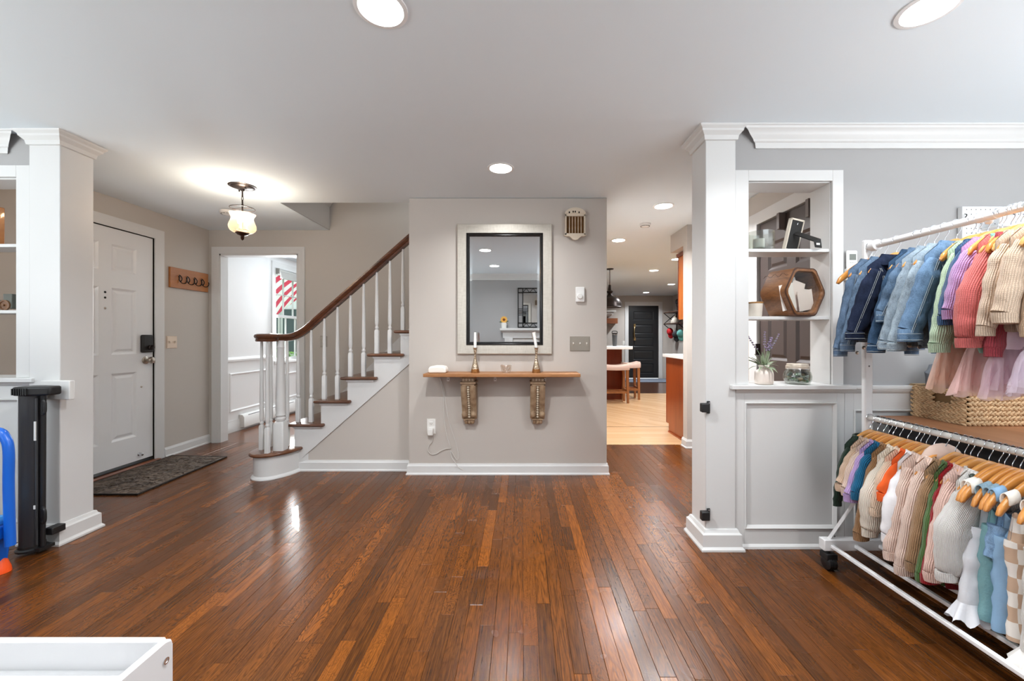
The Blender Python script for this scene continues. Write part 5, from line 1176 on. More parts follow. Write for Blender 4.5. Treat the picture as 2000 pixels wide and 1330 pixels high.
for k in range(60):
    a = g.random() * 6.283; r_ = 0.047 * math.sqrt(g.random()); z = g.uniform(0.014, 0.058); m.m = k % 5
    m.sph(c + Vector((r_ * math.cos(a), r_ * math.sin(a), z)), g.uniform(.007, .013), g.uniform(.006, .011), g.uniform(.005, .009), 7, 5, Matrix.Rotation(g.random() * 3, 3, 'Z'))
tag(m.build('pebbles', PEB, smooth=True, at=c + Vector((0, 0, 0.01))), 'green and grey pebbles filling the glass jar', 'pebbles', kind='stuff')

# air conditioner remote on the wall
a_, b_ = U(1650, 541, 2.18), U(1672, 490, 2.18)
rm = thing('remote_control', 'white air conditioner remote in a holder on the grey wall beside the rack', 'remote', ((a_.x + b_.x) / 2, 2.18, a_.z))
RW = pm('remote_white', '#ececea', 0.4)
m = MB(); m.box(a_.x + 0.002, b_.x - 0.002, 2.166, 2.180, a_.z + 0.004, b_.z); rb = m.build('body', RW, rm, bevel=0.006)
m = MB(); m.box(a_.x + 0.014, b_.x - 0.012, 2.1648, 2.1665, b_.z - 0.052, b_.z - 0.02); m.build('screen', pm('lcd_grey', '#70756f', 0.2), rm)
m = MB()
for i in range(3): m.cb((a_.x + 0.02 + i * 0.012, 2.1652, b_.z - 0.066), 0.008, 0.002, 0.004); m.lathe([(0.0035, 0), (0.0001, 0.001)], (a_.x + 0.02 + i * 0.012, 2.166, b_.z - 0.079), 8, Matrix.Rotation(R(90), 3, 'X'))
m.build('buttons', pm('remote_buttons', '#b9b9b6', 0.5), rm, kind='stuff')
m = MB(); m.box(a_.x - 0.002, b_.x + 0.002, 2.160, 2.187, a_.z - 0.02, b_.z - 0.098); m.build('holder', RW, rm, bevel=0.004)

# pegboard
pb = thing('pegboard', 'white pegboard with rows of holes on the grey wall behind the rack', 'pegboard', (2.65, 2.18, 1.3))
px0 = U(1880, 0, 2.160).x; pz1 = U(0, 403, 2.16).z
m = MB(); m.box(px0, px0 + 0.61, 2.160, 2.186, pz1 - 0.61, pz1); m.build('panel', pm('pegboard_white', '#e5e5e5', 0.5), pb, bevel=0.003)
m = MB()
for i in range(23):
    for j in range(23): m.lathe([(0.0028, 0.0), (0.0001, 0.0004)], (px0 + 0.022 + i * 0.0254, 2.160, pz1 - 0.017 - j * 0.0254), 8, Matrix.Rotation(R(90), 3, 'X'))
m.build('holes', pm('peg_hole_dark', '#3a3a3a', 0.8), pb, kind='stuff')
ps = thing('peg_shelf', 'narrow white shelf tray hooked on the pegboard', 'shelf', (2.62, 2.12, pz1 - 0.13))
m = MB(); m.box(px0 + 0.10, px0 + 0.58, 2.075, 2.158, pz1 - 0.130, pz1 - 0.120); m.box(px0 + 0.10, px0 + 0.58, 2.075, 2.081, pz1 - 0.120, pz1 - 0.075); m.build('tray', pm('peg_tray_white', '#e9e9e8', 0.35), ps, bevel=0.003)
for px, lb in ((1884, 'black wire peg hook at the left of the pegboard'), (1978, 'black wire peg hook near the right edge of the photo')):
    p = U(px, 428, 2.155); m = MB(); m.tube(smooth_path([p + Vector((0.0, 0, 0.028)), p + Vector((0.004, -0.008, 0.02)), p + Vector((0, -0.002, 0)), p + Vector((0.012, -0.045, -0.002)), p + Vector((0.012, -0.055, 0.012))], 4), 0.0022, 6)
    tag(m.build('peg_hook', BLACKM, smooth=True, at=p), lb, 'hook', 'pegboard hooks')

# ------------------------------------------------------------------ kitchen through the hall
CHERRY = wood('cherry_cabinet', '#9c4a20', '#7c3413', 'z', 5, 0.3, 0.3); CHERRYD = wood('cherry_island', '#7a2f14', '#5f210c', 'z', 5, 0.3, 0.2); QUARTZ = pm('white_quartz', '#ececea', 0.2)
bc = thing('base_cabinet', 'cherry wood base cabinet end at the hall corner', 'cabinet', (2.1, 4.68, 0))
m = MB(); m.prism([(4.43, 0), (4.93, 0), (4.93, 0.0)] if False else [(4.42, 0.0), (4.87, 0.0), (4.87, 0.10), (4.96, 0.10), (4.96, 0.90), (4.42, 0.90)], 'x', 1.775, 2.55); m.build('carcass', CHERRY, bc)
m = MB(); m.box(1.76, 1.776, 4.42, 4.86, 0.0, 0.015); m.build('toe_strip', CHERRY, bc)
m = MB(); m.box(1.74, 2.58, 4.26, 4.99, 0.902, 0.94); tag(m.build('worktop', QUARTZ, at=(2.1, 4.65, 0.902), bevel=0.004), 'white worktop on the cherry base cabinet at the hall corner', 'worktop')
uc = thing('upper_cabinet', 'tall orange cherry wall cabinet hanging under the soffit', 'cabinet', (2.0, 4.5, 1.35))
m = MB(); m.box(1.80, 2.4, 4.27, 4.62, 1.345, 2.10); m.build('carcass', wood('cherry_upper', '#b9682f', '#96491c', 'z', 5, 0.35), uc)
m = MB(); m.box(1.795, 2.4, 4.622, 4.64, 1.35, 2.095); m.build('door', CHERRYD, uc, bevel=0.004)
m = MB(); m.prism([(4.255, 2.10), (4.66, 2.10), (4.645, 2.06), (4.27, 2.06)], 'x', 1.785, 2.4); m.build('cornice', CHERRYD, uc)
isl = thing('kitchen_island', 'dark cherry kitchen island behind the stools', 'kitchen island', (1.3, 7.6, 0))
m = MB(); m.box(0.5, U(1215, 0, 7.4).x, 7.40, 8.0, 0.0, 0.93); m.build('carcass', CHERRYD, isl, bevel=0.004)
m = MB(); m.box(0.5, U(1214, 0, 7.39).x, 7.385, 7.402, 0.0, 0.09); m.build('plinth', CHERRYD, isl)
m = MB(); xe = U(1238, 0, 7.05).x; m.prism([(0.4, 7.02), (xe - 0.06, 7.02), (xe - 0.02, 7.05), (xe, 7.12), (xe, 8.05), (0.4, 8.05)], 'z', 0.932, 0.985); tag(m.build('island_worktop', QUARTZ, at=(1.3, 7.5, 0.932), bevel=0.006), 'thick white island worktop overhanging the stools', 'worktop')
SEAT = pm('stool_blush_fabric', '#c9aa9b', 0.85, bump=(200, 0.2, 0.002)); STW = wood('stool_oak', '#a0673c', '#7c4a28', 'z', 10, 0.4)
def stool(x0, x1, y0, y1, zs, lb):
    t = thing('counter_stool', lb, 'stool', ((x0 + x1) / 2, (y0 + y1) / 2, 0), 'stools at the kitchen island')
    m = MB(); nx = 10
    rings = []
    for i in range(nx + 1):
        u = i / nx; x = x0 + (x1 - x0) * u; dz = 0.03 * (2 * u - 1) ** 2; rings.append([(x, y0, zs - 0.085 + dz * .3), (x, y0 - 0.006, zs - 0.03 + dz), (x, y0 + 0.03, zs + dz), (x, y1 - 0.03, zs + dz), (x, y1 + 0.006, zs - 0.03 + dz), (x, y1, zs - 0.085 + dz * .3)])
    m.loft(rings); m.build('seat', SEAT, t, smooth=True, angle=60)
    lx = (x0 + 0.035, x1 - 0.035); ly = (y0 + 0.03, y1 - 0.03)
    for x in lx:
        for y in ly:
            m = MB(); sx = 0.012 * (1 if x > lx[0] else -1); m.loft([[(x + sx * (1 - k) + a * q, y + b * q, z) for a, b in ((-1, -1), (1, -1), (1, 1), (-1, 1))] for k, q, z in ((1, 0.024, zs - 0.083), (0, 0.018, 0.0))]); m.build('leg', STW, t)
    for y in ly: m = MB(); m.box(lx[0], lx[1], y - 0.012, y + 0.012, 0.17, 0.205); m.build('stretcher', STW, t)
    for x in lx: m = MB(); m.box(x - 0.012, x + 0.012, ly[0], ly[1], 0.20, 0.235); m.build('stretcher', STW, t)
stool(1.39, U(1230.5, 0, 6.92).x, 6.94, 7.26, 0.655, 'nearer blush padded counter stool, cut by the mirror wall'); stool(U(1214, 0, 7.3).x + 0.01, U(1252, 0, 7.3).x, 7.32, 7.64, 0.665, 'farther blush padded counter stool at the right end of the island')
c = Vector((U(1200.5, 0, 7.3).x, 7.3, 0.986)); tb = thing('travel_tumbler', 'tall dark grey travel tumbler on the kitchen island', 'tumbler', c)
m = MB(); m.lathe([(0.034, 0), (0.040, 0.06), (0.046, 0.19), (0.046, 0.2)], c, 18); m.build('cup', pm('tumbler_grey', '#4b4b4d', 0.4), tb, smooth=True)
m = MB(); m.lathe([(0.045, 0.2), (0.045, 0.215)], c, 18); m.build('rim', CHROME, tb, smooth=True)
m = MB(); m.lathe([(0.046, 0.215), (0.047, 0.235), (0.0001, 0.24)], c, 18); m.tube(smooth_path([c + Vector((-0.045, 0, 0.225)), c + Vector((-0.04, 0, 0.265)), c + Vector((0.04, 0, 0.265)), c + Vector((0.045, 0, 0.225))], 4), 0.007, 6); m.build('lid', BLACK, tb, smooth=True)
# kitchen pendant
kx, ky = U(1191, 0, 6.81).x, 6.81; kp = thing('kitchen_pendant', 'dark bronze dome pendant lamp over the kitchen island', 'lamp', (kx, ky, 2.304))
m = MB(); m.lathe([(0.065, 0), (0.06, -0.012), (0.02, -0.02), (0.0001, -0.02)], (kx, ky, 2.303), 20); m.build('canopy', BRONZE, kp, smooth=True)
m = MB(); m.tube([(kx, ky, 2.29), (kx, ky, 2.02)], 0.006, 8); m.build('chain', BRONZE, kp)
m = MB(); m.lathe([(0.02, 2.03), (0.03, 1.94), (0.055, 1.92), (0.045, 1.90), (0.03, 1.88), (0.05, 1.845), (0.10, 1.835), (0.15, 1.80), (0.185, 1.75), (0.20, 1.69), (0.205, 1.655), (0.21, 1.65), (0.20, 1.65), (0.18, 1.74), (0.12, 1.815), (0.02, 1.83)], (kx, ky, 0), 32); m.build('dome_shade', BRONZE, kp, smooth=True, angle=40)
m = MB(); m.sph((kx, ky, 1.74), 0.04, 0.04, 0.05, 14, 9); m.build('bulb', emit('dome_bulb', '#fff1dd', 12), kp, smooth=True)
# bits on the far kitchen wall and side wall
o = MB().box(U(1180, 0, 11.1).x, U(1204, 0, 11.1).x, 10.95, 11.195, U(0, 632, 11.1).z, U(0, 622, 11.1).z).build('wood_wall_shelf', wood('far_shelf_wood', '#8f5230', '#6d3a20', 'x', 6, 0.5), at=(2.4, 11.1, 1.5)); tag(o, 'reddish wooden box shelf on the far kitchen wall left of the black door', 'shelf')
m = MB(); z_ = U(0, 612, 11.1).z; x_ = U(1200, 0, 11.1).x; m.box(1.9, x_, 10.9, 11.195, z_ + 0.03, z_ + 0.08); m.box(1.9, x_ - 0.05, 10.95, 11.195, z_ - 0.03, z_ + 0.03); m.box(1.9, x_ - 0.10, 11.0, 11.195, z_ - 0.08, z_ - 0.03); tag(m.build('white_bracket_shelf', WHITE, at=(2.3, 11.1, z_)), 'white stepped moulding shelf on the far kitchen wall', 'shelf')
switch_plate(lambda u, w_, n: (u, 11.2 - n, w_), U(1216, 0, 11.2).x, U(1221, 0, 11.2).x, U(0, 674, 11.2).z, U(0, 666, 11.2).z, 1, OW, OW, 'white switch plate on the far kitchen wall left of the black door', U(1218, 670, 11.2))
KX = 4.19
cr = thing('cap_rack', 'black metal bracket shelf for caps on the kitchen side wall', 'wall rack', (KX, 10.5, 1.5))
ya, yb_ = 9.9, 10.9; zt_, zb2 = 1.80, 1.50
for z in (zt_, zb2):
    m = MB(); m.box(KX - 0.36, KX - 0.001, ya, yb_, z - 0.012, z + 0.012); m.build('rack_shelf', wood('rack_wood_%d' % int(z * 100), '#4a2f22', '#2e1d15', 'y', 8, 0.5), cr)
for y in (ya + 0.02, yb_ - 0.02):
    m = MB()
    for a_, b_ in (((KX - 0.36, zt_), (KX - 0.01, zb2)), ((KX - 0.36, zb2), (KX - 0.01, zt_)), ((KX - 0.36, zb2), (KX - 0.02, zb2 - 0.28)), ((KX - 0.01, zt_ + 0.02), (KX - 0.01, zb2 - 0.3)), ((KX - 0.36, zt_), (KX - 0.01, zt_)), ((KX - 0.36, zb2), (KX - 0.01, zb2))): m.tube([(a_[0], y, a_[1]), (b_[0], y, b_[1])], 0.011, 6)
    m.build('x_bracket', BLACKM, cr)
for y, z, col, lb in ((10.75, 1.30, '#b3131c', 'red cap hanging from the kitchen cap rack'), (10.35, 1.22, '#26262a', 'black cap hanging low on the kitchen cap rack'), (10.05, 1.24, '#5fa39c', 'teal cap hanging from the kitchen cap rack')):
    c = Vector((KX - 0.24, y, z)); t = thing('cap', lb, 'cap', c + Vector((0, 0, 0.12)), 'caps on the rack'); cm = pm('cap_' + col[1:], col, 0.8)
    m = MB(); m.sph(c, 0.085, 0.09, 0.10, 12, 8); m.build('crown', cm, t, smooth=True)
    m = MB(); m.sph(c + Vector((0.02, 0.0, -0.11)), 0.07, 0.02, 0.085, 10, 6, Matrix.Rotation(R(-25), 3, 'Y')); m.build('peak', cm, t, smooth=True)
c = Vector((KX - 0.22, 10.45, 1.513)); m = MB(); m.lathe([(0.10, 0), (0.10, 0.06), (0.06, 0.13), (0.03, 0.15), (0.03, 0.19)], c, 16); tag(m.build('stoneware_jug', pm('jug_stone', '#b9b0a2', 0.6), smooth=True, at=c), 'pale stoneware jug on the kitchen cap rack', 'jug')
c = Vector((KX - 0.2, 10.3, 1.813)); m = MB(); m.lathe([(0.03, 0), (0.035, 0.12), (0.05, 0.14), (0.035, 0.17), (0.065, 0.21), (0.06, 0.28), (0.02, 0.32)], c, 16); tag(m.build('carved_figure', BLACK, smooth=True, at=c), 'black carved ornament standing on top of the cap rack', 'ornament')
mk = thing('kitchen_mat', 'grey blue mat in front of the black kitchen door', 'mat', (3.4, 10.6, 0.001)); m = MB(); m.box(2.7, 4.1, 10.2, 11.05, 0.001, 0.012); m.build('mat', pm('mat_greyblue', '#6f7785', 0.95), mk)
# ------------------------------------------------------------------ low dark cabinet and basket behind the rack
cb_ = thing('low_cabinet', 'low black cabinet with a brown wood top standing behind the clothes rack', 'cabinet', (2.5, 1.6, 0))
m = MB(); m.box(1.90, 3.2, 0.95, 2.15, 0.690, 0.722); m.m = 1; m.box(1.897, 3.2, 0.947, 2.152, 0.684, 0.7215); m.build('top', [wood('cabinet_top_wood', '#a87350', '#8d5c3d', 'y', 7, 0.4), BLACK], cb_)
m = MB(); m.box(1.945, 3.18, 0.97, 2.13, 0.04, 0.684); m.build('body', pm('cabinet_black', '#201f21', 0.5), cb_)
m = MB(); m.box(1.96, 3.16, 0.99, 2.11, 0.0, 0.04); m.build('plinth', BLACK, cb_)
bk = thing('woven_basket', 'rectangular water hyacinth basket on the low cabinet under the tulle skirts', 'basket', (2.35, 2.03, 0.723))
STRAW = pm('water_hyacinth', '#c6a57e', 0.7, var=(30, 0.35)); STRAWD = pm('basket_inside', '#8a6b48', 0.85)
bx0, bx1, by0, by1, bz0, bz1 = 2.10, 2.62, 1.90, 2.17, 0.723, 0.885
m = MB()
for q in ((bx0 + .012, bx0 + .02, by0 + .012, by1 - .012), (bx1 - .02, bx1 - .012, by0 + .012, by1 - .012), (bx0 + .012, bx1 - .012, by0 + .012, by0 + .02), (bx0 + .012, bx1 - .012, by1 - .02, by1 - .012)): m.box(q[0], q[1], q[2], q[3], bz0, bz1 - 0.012)
m.box(bx0 + .012, bx1 - .012, by0 + .012, by1 - .012, bz0, bz0 + 0.01); m.build('liner', STRAWD, bk)
g = random.Random(21)
def braid(nm, p0, p1, out):
    mm = MB(); p0 = Vector(p0); p1 = Vector(p1); L = (p1 - p0).length; d = (p1 - p0).normalized(); n = int(L / 0.021); ang = math.atan2(d.y, d.x)
    rows = 7; rh = (bz1 - bz0) / rows
    for r_ in range(rows):
        for s_ in (0, 1):
            for k in range(n):
                hole = nm == 'side_weave' and 0.45 < (k + .5) / n < 0.78 and r_ in (4, 5)
                if hole: continue
                c = p0 + d * (L * (k + 0.5 + 0.5 * s_ * (k < n - 1)) / n) + Vector((0, 0, bz0 + rh * (r_ + 0.30 + 0.40 * s_) - p0.z)) + out * g.uniform(-.0015, .0025)
                tilt = R(-32 if s_ else 32) + g.uniform(-.15, .15)
                mm.sph(c, 0.0165, 0.0085, 0.0072, 6, 4, Matrix.Rotation(ang, 3, 'Z') @ Matrix.Rotation(tilt, 3, 'Y'))
    mm.build(nm, STRAW, bk, smooth=True, kind='stuff')
braid('front_weave', (bx0, by0, bz0), (bx1, by0, bz0), Vector((0, -1, 0))); braid('side_weave', (bx0, by1, bz0), (bx0, by0, bz0), Vector((-1, 0, 0))); braid('side_weave', (bx1, by0, bz0), (bx1, by1, bz0), Vector((1, 0, 0))); braid('back_weave', (bx0, by1, bz0), (bx1, by1, bz0), Vector((0, 1, 0)))
m = MB(); m.tube([(bx0, by0, bz1), (bx1, by0, bz1), (bx1, by1, bz1), (bx0, by1, bz1)], 0.008, 8, closed=True); m.build('rim', STRAW, bk, smooth=True)
def fold_lump(c, sx, sy, sz, col, label, nm='folded_garment'):
    m = MB(); m.sph(c, sx, sy, sz, 20, 12)
    for v in m.v:
        d = (v - Vector(c)); v += d * 0.22 * noise.noise(v * 22) + Vector((0, 0, 0.012 * noise.noise(v * 40)))
    tag(m.build(nm, pm('fabric_' + col[1:], col, 0.95, bump=(300, 0.3, 0.002)), smooth=True, at=c), label, 'clothing', 'clothes heaped in the basket')
fold_lump((2.19, 2.10, 0.93), 0.075, 0.05, 0.085, '#6f747b', 'crumpled grey knit garment sticking out of the basket')
fold_lump((2.24, 2.04, 0.97), 0.08, 0.05, 0.11, '#1f2226', 'crumpled black garment in the basket behind the grey one')
fold_lump((2.22, 1.97, 0.84), 0.09, 0.05, 0.06, '#2a3142', 'dark navy folded garment inside the basket')
fold_lump((2.45, 2.03, 0.86), 0.12, 0.08, 0.06, '#8a8f96', 'grey folded garment at the right in the basket')

# ------------------------------------------------------------------ rolling clothes rack
RACKW = pm('rack_white_enamel', '#e9e9ea', 0.3)
RX = 1.703; ZU = 1.585; ZLW = 0.7475; YFAR = 1.985; YN = 0.62
rk = thing('clothes_rack', 'white two tier rolling clothes rack at the right edge', 'clothes rack', (RX, 1.3, 0))
def rackend(y, s_):
    m = MB(); m.box(1.478, 1.925, y - 0.02, y + 0.02, 0.095, 0.150); ft = m.build('foot', RACKW, rk, bevel=0.004)
    m = MB(); m.box(RX - 0.020, RX + 0.020, y - 0.012, y + 0.012, 0.150, ZU + 0.035); m.build('post', RACKW, rk, bevel=0.006)
    for sx in (-1, 1):
        m = MB(); m.tube([(RX + sx * 0.19, y, 0.145), (RX + sx * 0.012, y, 0.40)], 0.0095, 4); m.build('brace', RACKW, rk)
    m = MB(); m.lathe([(0.026, 0), (0.026, 0.03), (0.02, 0.034)], (RX, y - 0.03 * s_, ZU), 18, Matrix.Rotation(R(90), 3, 'X')); m.build('rod_socket', RACKW, rk, smooth=True, angle=40)
    m = MB()
    for x, z in ((RX, 1.0), (RX, 0.19), (RX - 0.17, 0.165)): m.lathe([(0.0045, 0), (0.003, 0.001), (0.0001, 0.001)], (x, y - 0.0125, z), 10, Matrix.Rotation(R(90), 3, 'X'))
    m.build('screws', pm('rack_screw_grey', '#6c6c6e', 0.4), rk, kind='stuff')
    for x in (1.512, 1.89):
        yy = y - 0.005; m = MB(); c = Vector((x, yy, 0.034))
        m.lathe([(0.026, -0.022), (0.033, -0.018), (0.033, -0.004), (0.029, -0.002), (0.029, 0.002), (0.033, 0.004), (0.033, 0.018), (0.026, 0.022)], c, 22, MX); cs_ = m.build('caster', BLACK, rk, smooth=True, angle=30)
        m = MB(); m.box(x - 0.026, x + 0.026, yy - 0.022, yy + 0.03, 0.052, 0.082); m.tube([(x, yy, 0.08), (x, yy, 0.10)], 0.007, 8); m.build('caster_hood', BLACK, cs_, bevel=0.006)
rackend(YFAR, 1); rackend(YN, -1)
m = MB(); m.tube([(RX, YN, ZU), (RX, YFAR, ZU)], 0.0155, 16); m.build('upper_rod', RACKW, rk, smooth=True)
m = MB(); m.tube([(RX, 1.44, ZU), (RX, 1.50, ZU)], 0.0185, 16); m.sph((RX + 0.004, 1.47, ZU - 0.02), 0.012, 0.012, 0.01, 10, 6); m.build('rod_coupler', RACKW, rk, smooth=True)
m = MB(); m.tube([(RX, YN, ZLW), (RX, YFAR, ZLW)], 0.0125, 16); m.build('lower_rod', pm('rack_rod_grey', '#c9c8c4', 0.35), rk, smooth=True)
for x in (1.518, 1.633, 1.752, 1.868):
    m = MB(); m.box(x - 0.009, x + 0.009, YN, YFAR, 0.110, 0.126); m.build('base_bar', RACKW, rk, bevel=0.003)

# ------------------------------------------------------------------ fabrics
def knit(name, col, rib=0.0066, strength=0.7):
    if name in MATS: return MATS[name]
    s = NT(name); c = lin(col); v = s.coord('UV'); sp = s.n('ShaderNodeSeparateXYZ'); s.l(v, sp.inputs[0])
    w1 = s.math('ABSOLUTE', s.math('SINE', s.math('MULTIPLY', sp.outputs[0], math.pi / rib)))
    w2 = s.math('ABSOLUTE', s.math('SINE', s.math('ADD', s.math('MULTIPLY', sp.outputs[1], math.pi / 0.006), s.math('MULTIPLY', w1, 1.2))))
    n_ = s.noise(s.coord('Object'), 35, 3)
    h = s.math('ADD', w1, s.math('MULTIPLY', w2, 0.35))
    dk = tuple(x * 0.80 for x in c[:3]) + (1,); lt = tuple(min(1, x * 1.05) for x in c[:3]) + (1,)
    s.l(s.mix(s.math('ADD', s.math('MULTIPLY', w1, 0.7), s.math('MULTIPLY', n_, 0.3)), dk, lt), s.p.inputs['Base Color'])
    s.p.inputs['Roughness'].default_value = 0.95; s.p.inputs['Specular IOR Level'].default_value = 0.15; s.p.inputs['Sheen Weight'].default_value = 0.15
    s.bump(h, strength, 0.004); MATS[name] = s.m; return s.m
def denim(name, col):
    if name in MATS: return MATS[name]
    s = NT(name); c = lin(col); n1 = s.noise(s.coord('Object', scale=(1, 1, 0.5)), 26, 5, 0.65); n2 = s.noise(s.coord('Object', scale=(500, 500, 260)), 1.0, 2)
    lt = tuple(min(1, x * 1.45 + 0.01) for x in c[:3]) + (1,); dk = tuple(x * 0.45 for x in c[:3]) + (1,)
    f = s.math('ADD', s.math('MULTIPLY', n1, 0.75), s.math('MULTIPLY', n2, 0.3))
    s.l(s.ramp(f, [(0.36, dk), (0.52, c), (0.72, lt)]), s.p.inputs['Base Color']); s.p.inputs['Roughness'].default_value = 0.85; s.p.inputs['Specular IOR Level'].default_value = 0.2
    s.bump(s.math('ADD', n1, s.math('MULTIPLY', n2, 0.3)), 0.5, 0.006); MATS[name] = s.m; return s.m
def cloth(name, col, b=0.25):
    if name in MATS: return MATS[name]
    return pm(name, col, 0.9, spec=0.2, var=(14, 0.12), bump=(120, b, 0.003))
def tulle(name, col):
    if name in MATS: return MATS[name]
    s = NT(name); d = s.n('ShaderNodeBsdfDiffuse'); d.inputs[0].default_value = lin(col); tl = s.n('ShaderNodeBsdfTranslucent'); tl.inputs[0].default_value = lin(col); t = s.n('ShaderNodeBsdfTransparent')
    a = s.n('ShaderNodeMixShader'); a.inputs[0].default_value = 0.45; b = s.n('ShaderNodeMixShader')
    f = s.noise(s.coord('Object', scale=(30, 30, 3)), 1.0, 2); s.l(s.math('ADD', s.math('MULTIPLY', f, 0.5), 0.22), b.inputs[0])
    s.l(d.outputs[0], a.inputs[1]); s.l(tl.outputs[0], a.inputs[2]); s.l(t.outputs[0], b.inputs[1]); s.l(a.outputs[0], b.inputs[2]); s.l(b.outputs[0], s.out.inputs[0]); MATS[name] = s.m; return s.m
THREAD = pm('pale_stitching', '#9fa6a8', 0.8)

# ------------------------------------------------------------------ hangers
HL = 0.172
def hz(x):
    s_ = min(1.0, abs(x) / HL); return -0.055 - 0.098 * (s_ ** 1.5) * (1.0 if s_ < 0.9 else 1.0)
def hy(x): return -0.022 * (abs(x) / HL) ** 2
HANGW = [wood('hanger_beech_%d' % i, a, b, 'x', 10, 0.28, 0.35) for i, (a, b) in enumerate((('#d79a52', '#c07f38'), ('#cf8d44', '#b57130'), ('#dba865', '#c58f4b')))]
def hanger_proto(i, half=HL):
    t = thing('clothes_hanger', '', 'hanger', (0, 0, 0), 'wooden hangers'); m = MB(); rings = []; n = 30
    for k in range(n + 1):
        x = -half + 2 * half * k / n; a = abs(x) / half; z = hz(x); hh = 0.052 - 0.020 * a; th = 0.0085
        e = math.sqrt(max(0.05, 1 - max(0, (a - 0.92) / 0.08) ** 2)); zc = z - 0.026; hh *= e; th *= (0.6 + 0.4 * e)
        rings.append([(x, hy(x) + th * math.cos(q) * (1 if True else 0), zc + hh * 0.5 * math.copysign(abs(math.sin(q)) ** 0.6, math.sin(q))) for q in (2 * math.pi * j / 10 for j in range(10))])
    m.loft(rings); m.build('wooden_arms', HANGW[i], t, smooth=True, angle=60)
    m = MB(); r_ = 0.0185; pts = [(0, 0, -0.056), (0, 0, -0.046), (0.007, 0, -0.034), (0.015, 0, -0.022)] + [(r_ * math.cos(a), 0, r_ * math.sin(a)) for a in (R(-25 + 20 * k) for k in range(12))]
    m.tube(smooth_path(pts, 3), 0.0016, 6); m.build('hook', CHROME, t, smooth=True)
    return t
HP = [hanger_proto(i, 0.138) for i in range(3)]; used = [False] * 3; LONG = hanger_proto(1); used_long = [False]
def hang(y, zr, yaw, label, group, long=False):
    i = rng.randrange(3)
    if long:
        t = copy_tree(LONG) if used_long[0] else LONG
        used_long[0] = True
    elif used[i]: t = copy_tree(HP[i])
    else: t = HP[i]; used[i] = True
    t.location = (RX, y, zr); t.rotation_euler = (0, 0, yaw); t['label'] = label; t['group'] = group
    return t

# ------------------------------------------------------------------ garments (local frame: x across the shoulders, -y towards the camera, z down from the rod)
class G(MB):
    def build(s, nm, mat, root, **kw):
        o0 = WL[root.name]; s.v = [p + o0 for p in s.v]; return MB.build(s, nm, mat, root, **kw)
def body(root, mat, sw, bw, zh, D, seed, nm='body', flare=0.0, open_front=False, fold=0.006, ztop=None, neck=0.088):
    m = G(); NU, NV = 22, 18; o = Vector((seed * 3.7, seed * 1.3, 0))
    def fn(side):
        def f(u, v):
            uu = -1 + 2 * u; vv = v
            wid = bw + (sw - bw) * min(1, vv * 1.15) + flare * (1 - vv)
            x = uu * wid; xt = uu * sw
            zt = (hz(min(abs(xt), 0.138)) + 0.004 - 0.9 * max(0, abs(xt) - 0.138)) if ztop is None else ztop
            if abs(xt) < neck: zt -= 0.056 * (1 - (abs(xt) / neck) ** 2) * (1.25 if side < 0 else 0.75)
            z = zh + (zt - zh) * vv
            d = max(D * (0.62 + 0.38 * (1 - vv)), 0.0125) * (max(0.0, 1 - abs(uu) ** 6)) ** 0.5 * (1 - 0.85 * max(0.0, (vv - 0.93) / 0.07) ** 2) + 0.0005
            nse = noise.noise(Vector((x * 14, z * 5, side)) + o) * fold * (1.2 - vv) * 1.6 * (1 - abs(uu) ** 6)
            return Vector((x, hy(xt) * vv + side * d + nse, z + 0.004 * noise.noise(Vector((x * 20, 3, seed))) * (1 - vv)))
        return f
    for side in (-1, 1): m.grid(fn(side), NU, NV, lambda u, v: (u * 2 * bw, v * abs(zh)))
    return m.build(nm, mat, root, smooth=True, angle=75)
def tubeform(root, mat, pts, radii, seed, nm, sq=0.55, seg=14, fold=0.004, cap=True, solid=0):
    """limb: pts along it, radii across x; squashed in y; returns object"""
    m = G(); rings = []; uvs = []; L = 0; o = Vector((seed * 2.1, seed * 5.3, 0)); P = smooth_path(pts, 5); n = len(P)
    RR = []
    for i in range(n):
        t = i / (n - 1) * (len(radii) - 1); a = int(min(t, len(radii) - 2)); RR.append(radii[a] + (radii[a + 1] - radii[a]) * (t - a))
    for i, p in enumerate(P):
        if i: L += (P[i] - P[i - 1]).length
        d = (P[min(i + 1, n - 1)] - P[max(i - 1, 0)]).normalized(); ax = Vector((1, 0, 0)); ax = (ax - d * ax.dot(d)).normalized(); ay = d.cross(ax).normalized()
        ring = []; uv = []
        for k in range(seg):
            a = 2 * math.pi * k / seg; r_ = RR[i]
            q = p + ax * math.cos(a) * r_ + ay * math.sin(a) * r_ * sq
            q += (q - p).normalized() * fold * (noise.noise(q * 26 + o) * 1.8 + 0.9 * math.sin(L * 75 + 2.5 * math.cos(a + seed) + seed) * noise.noise(q * 9 + o)); ring.append(q); uv.append((abs(a - math.pi) * r_ * 0.8, L))
        rings.append(ring); uvs.append(uv)
    m.loft(rings, True, cap, cap, uvs); return m.build(nm, mat, root, smooth=True, angle=75)
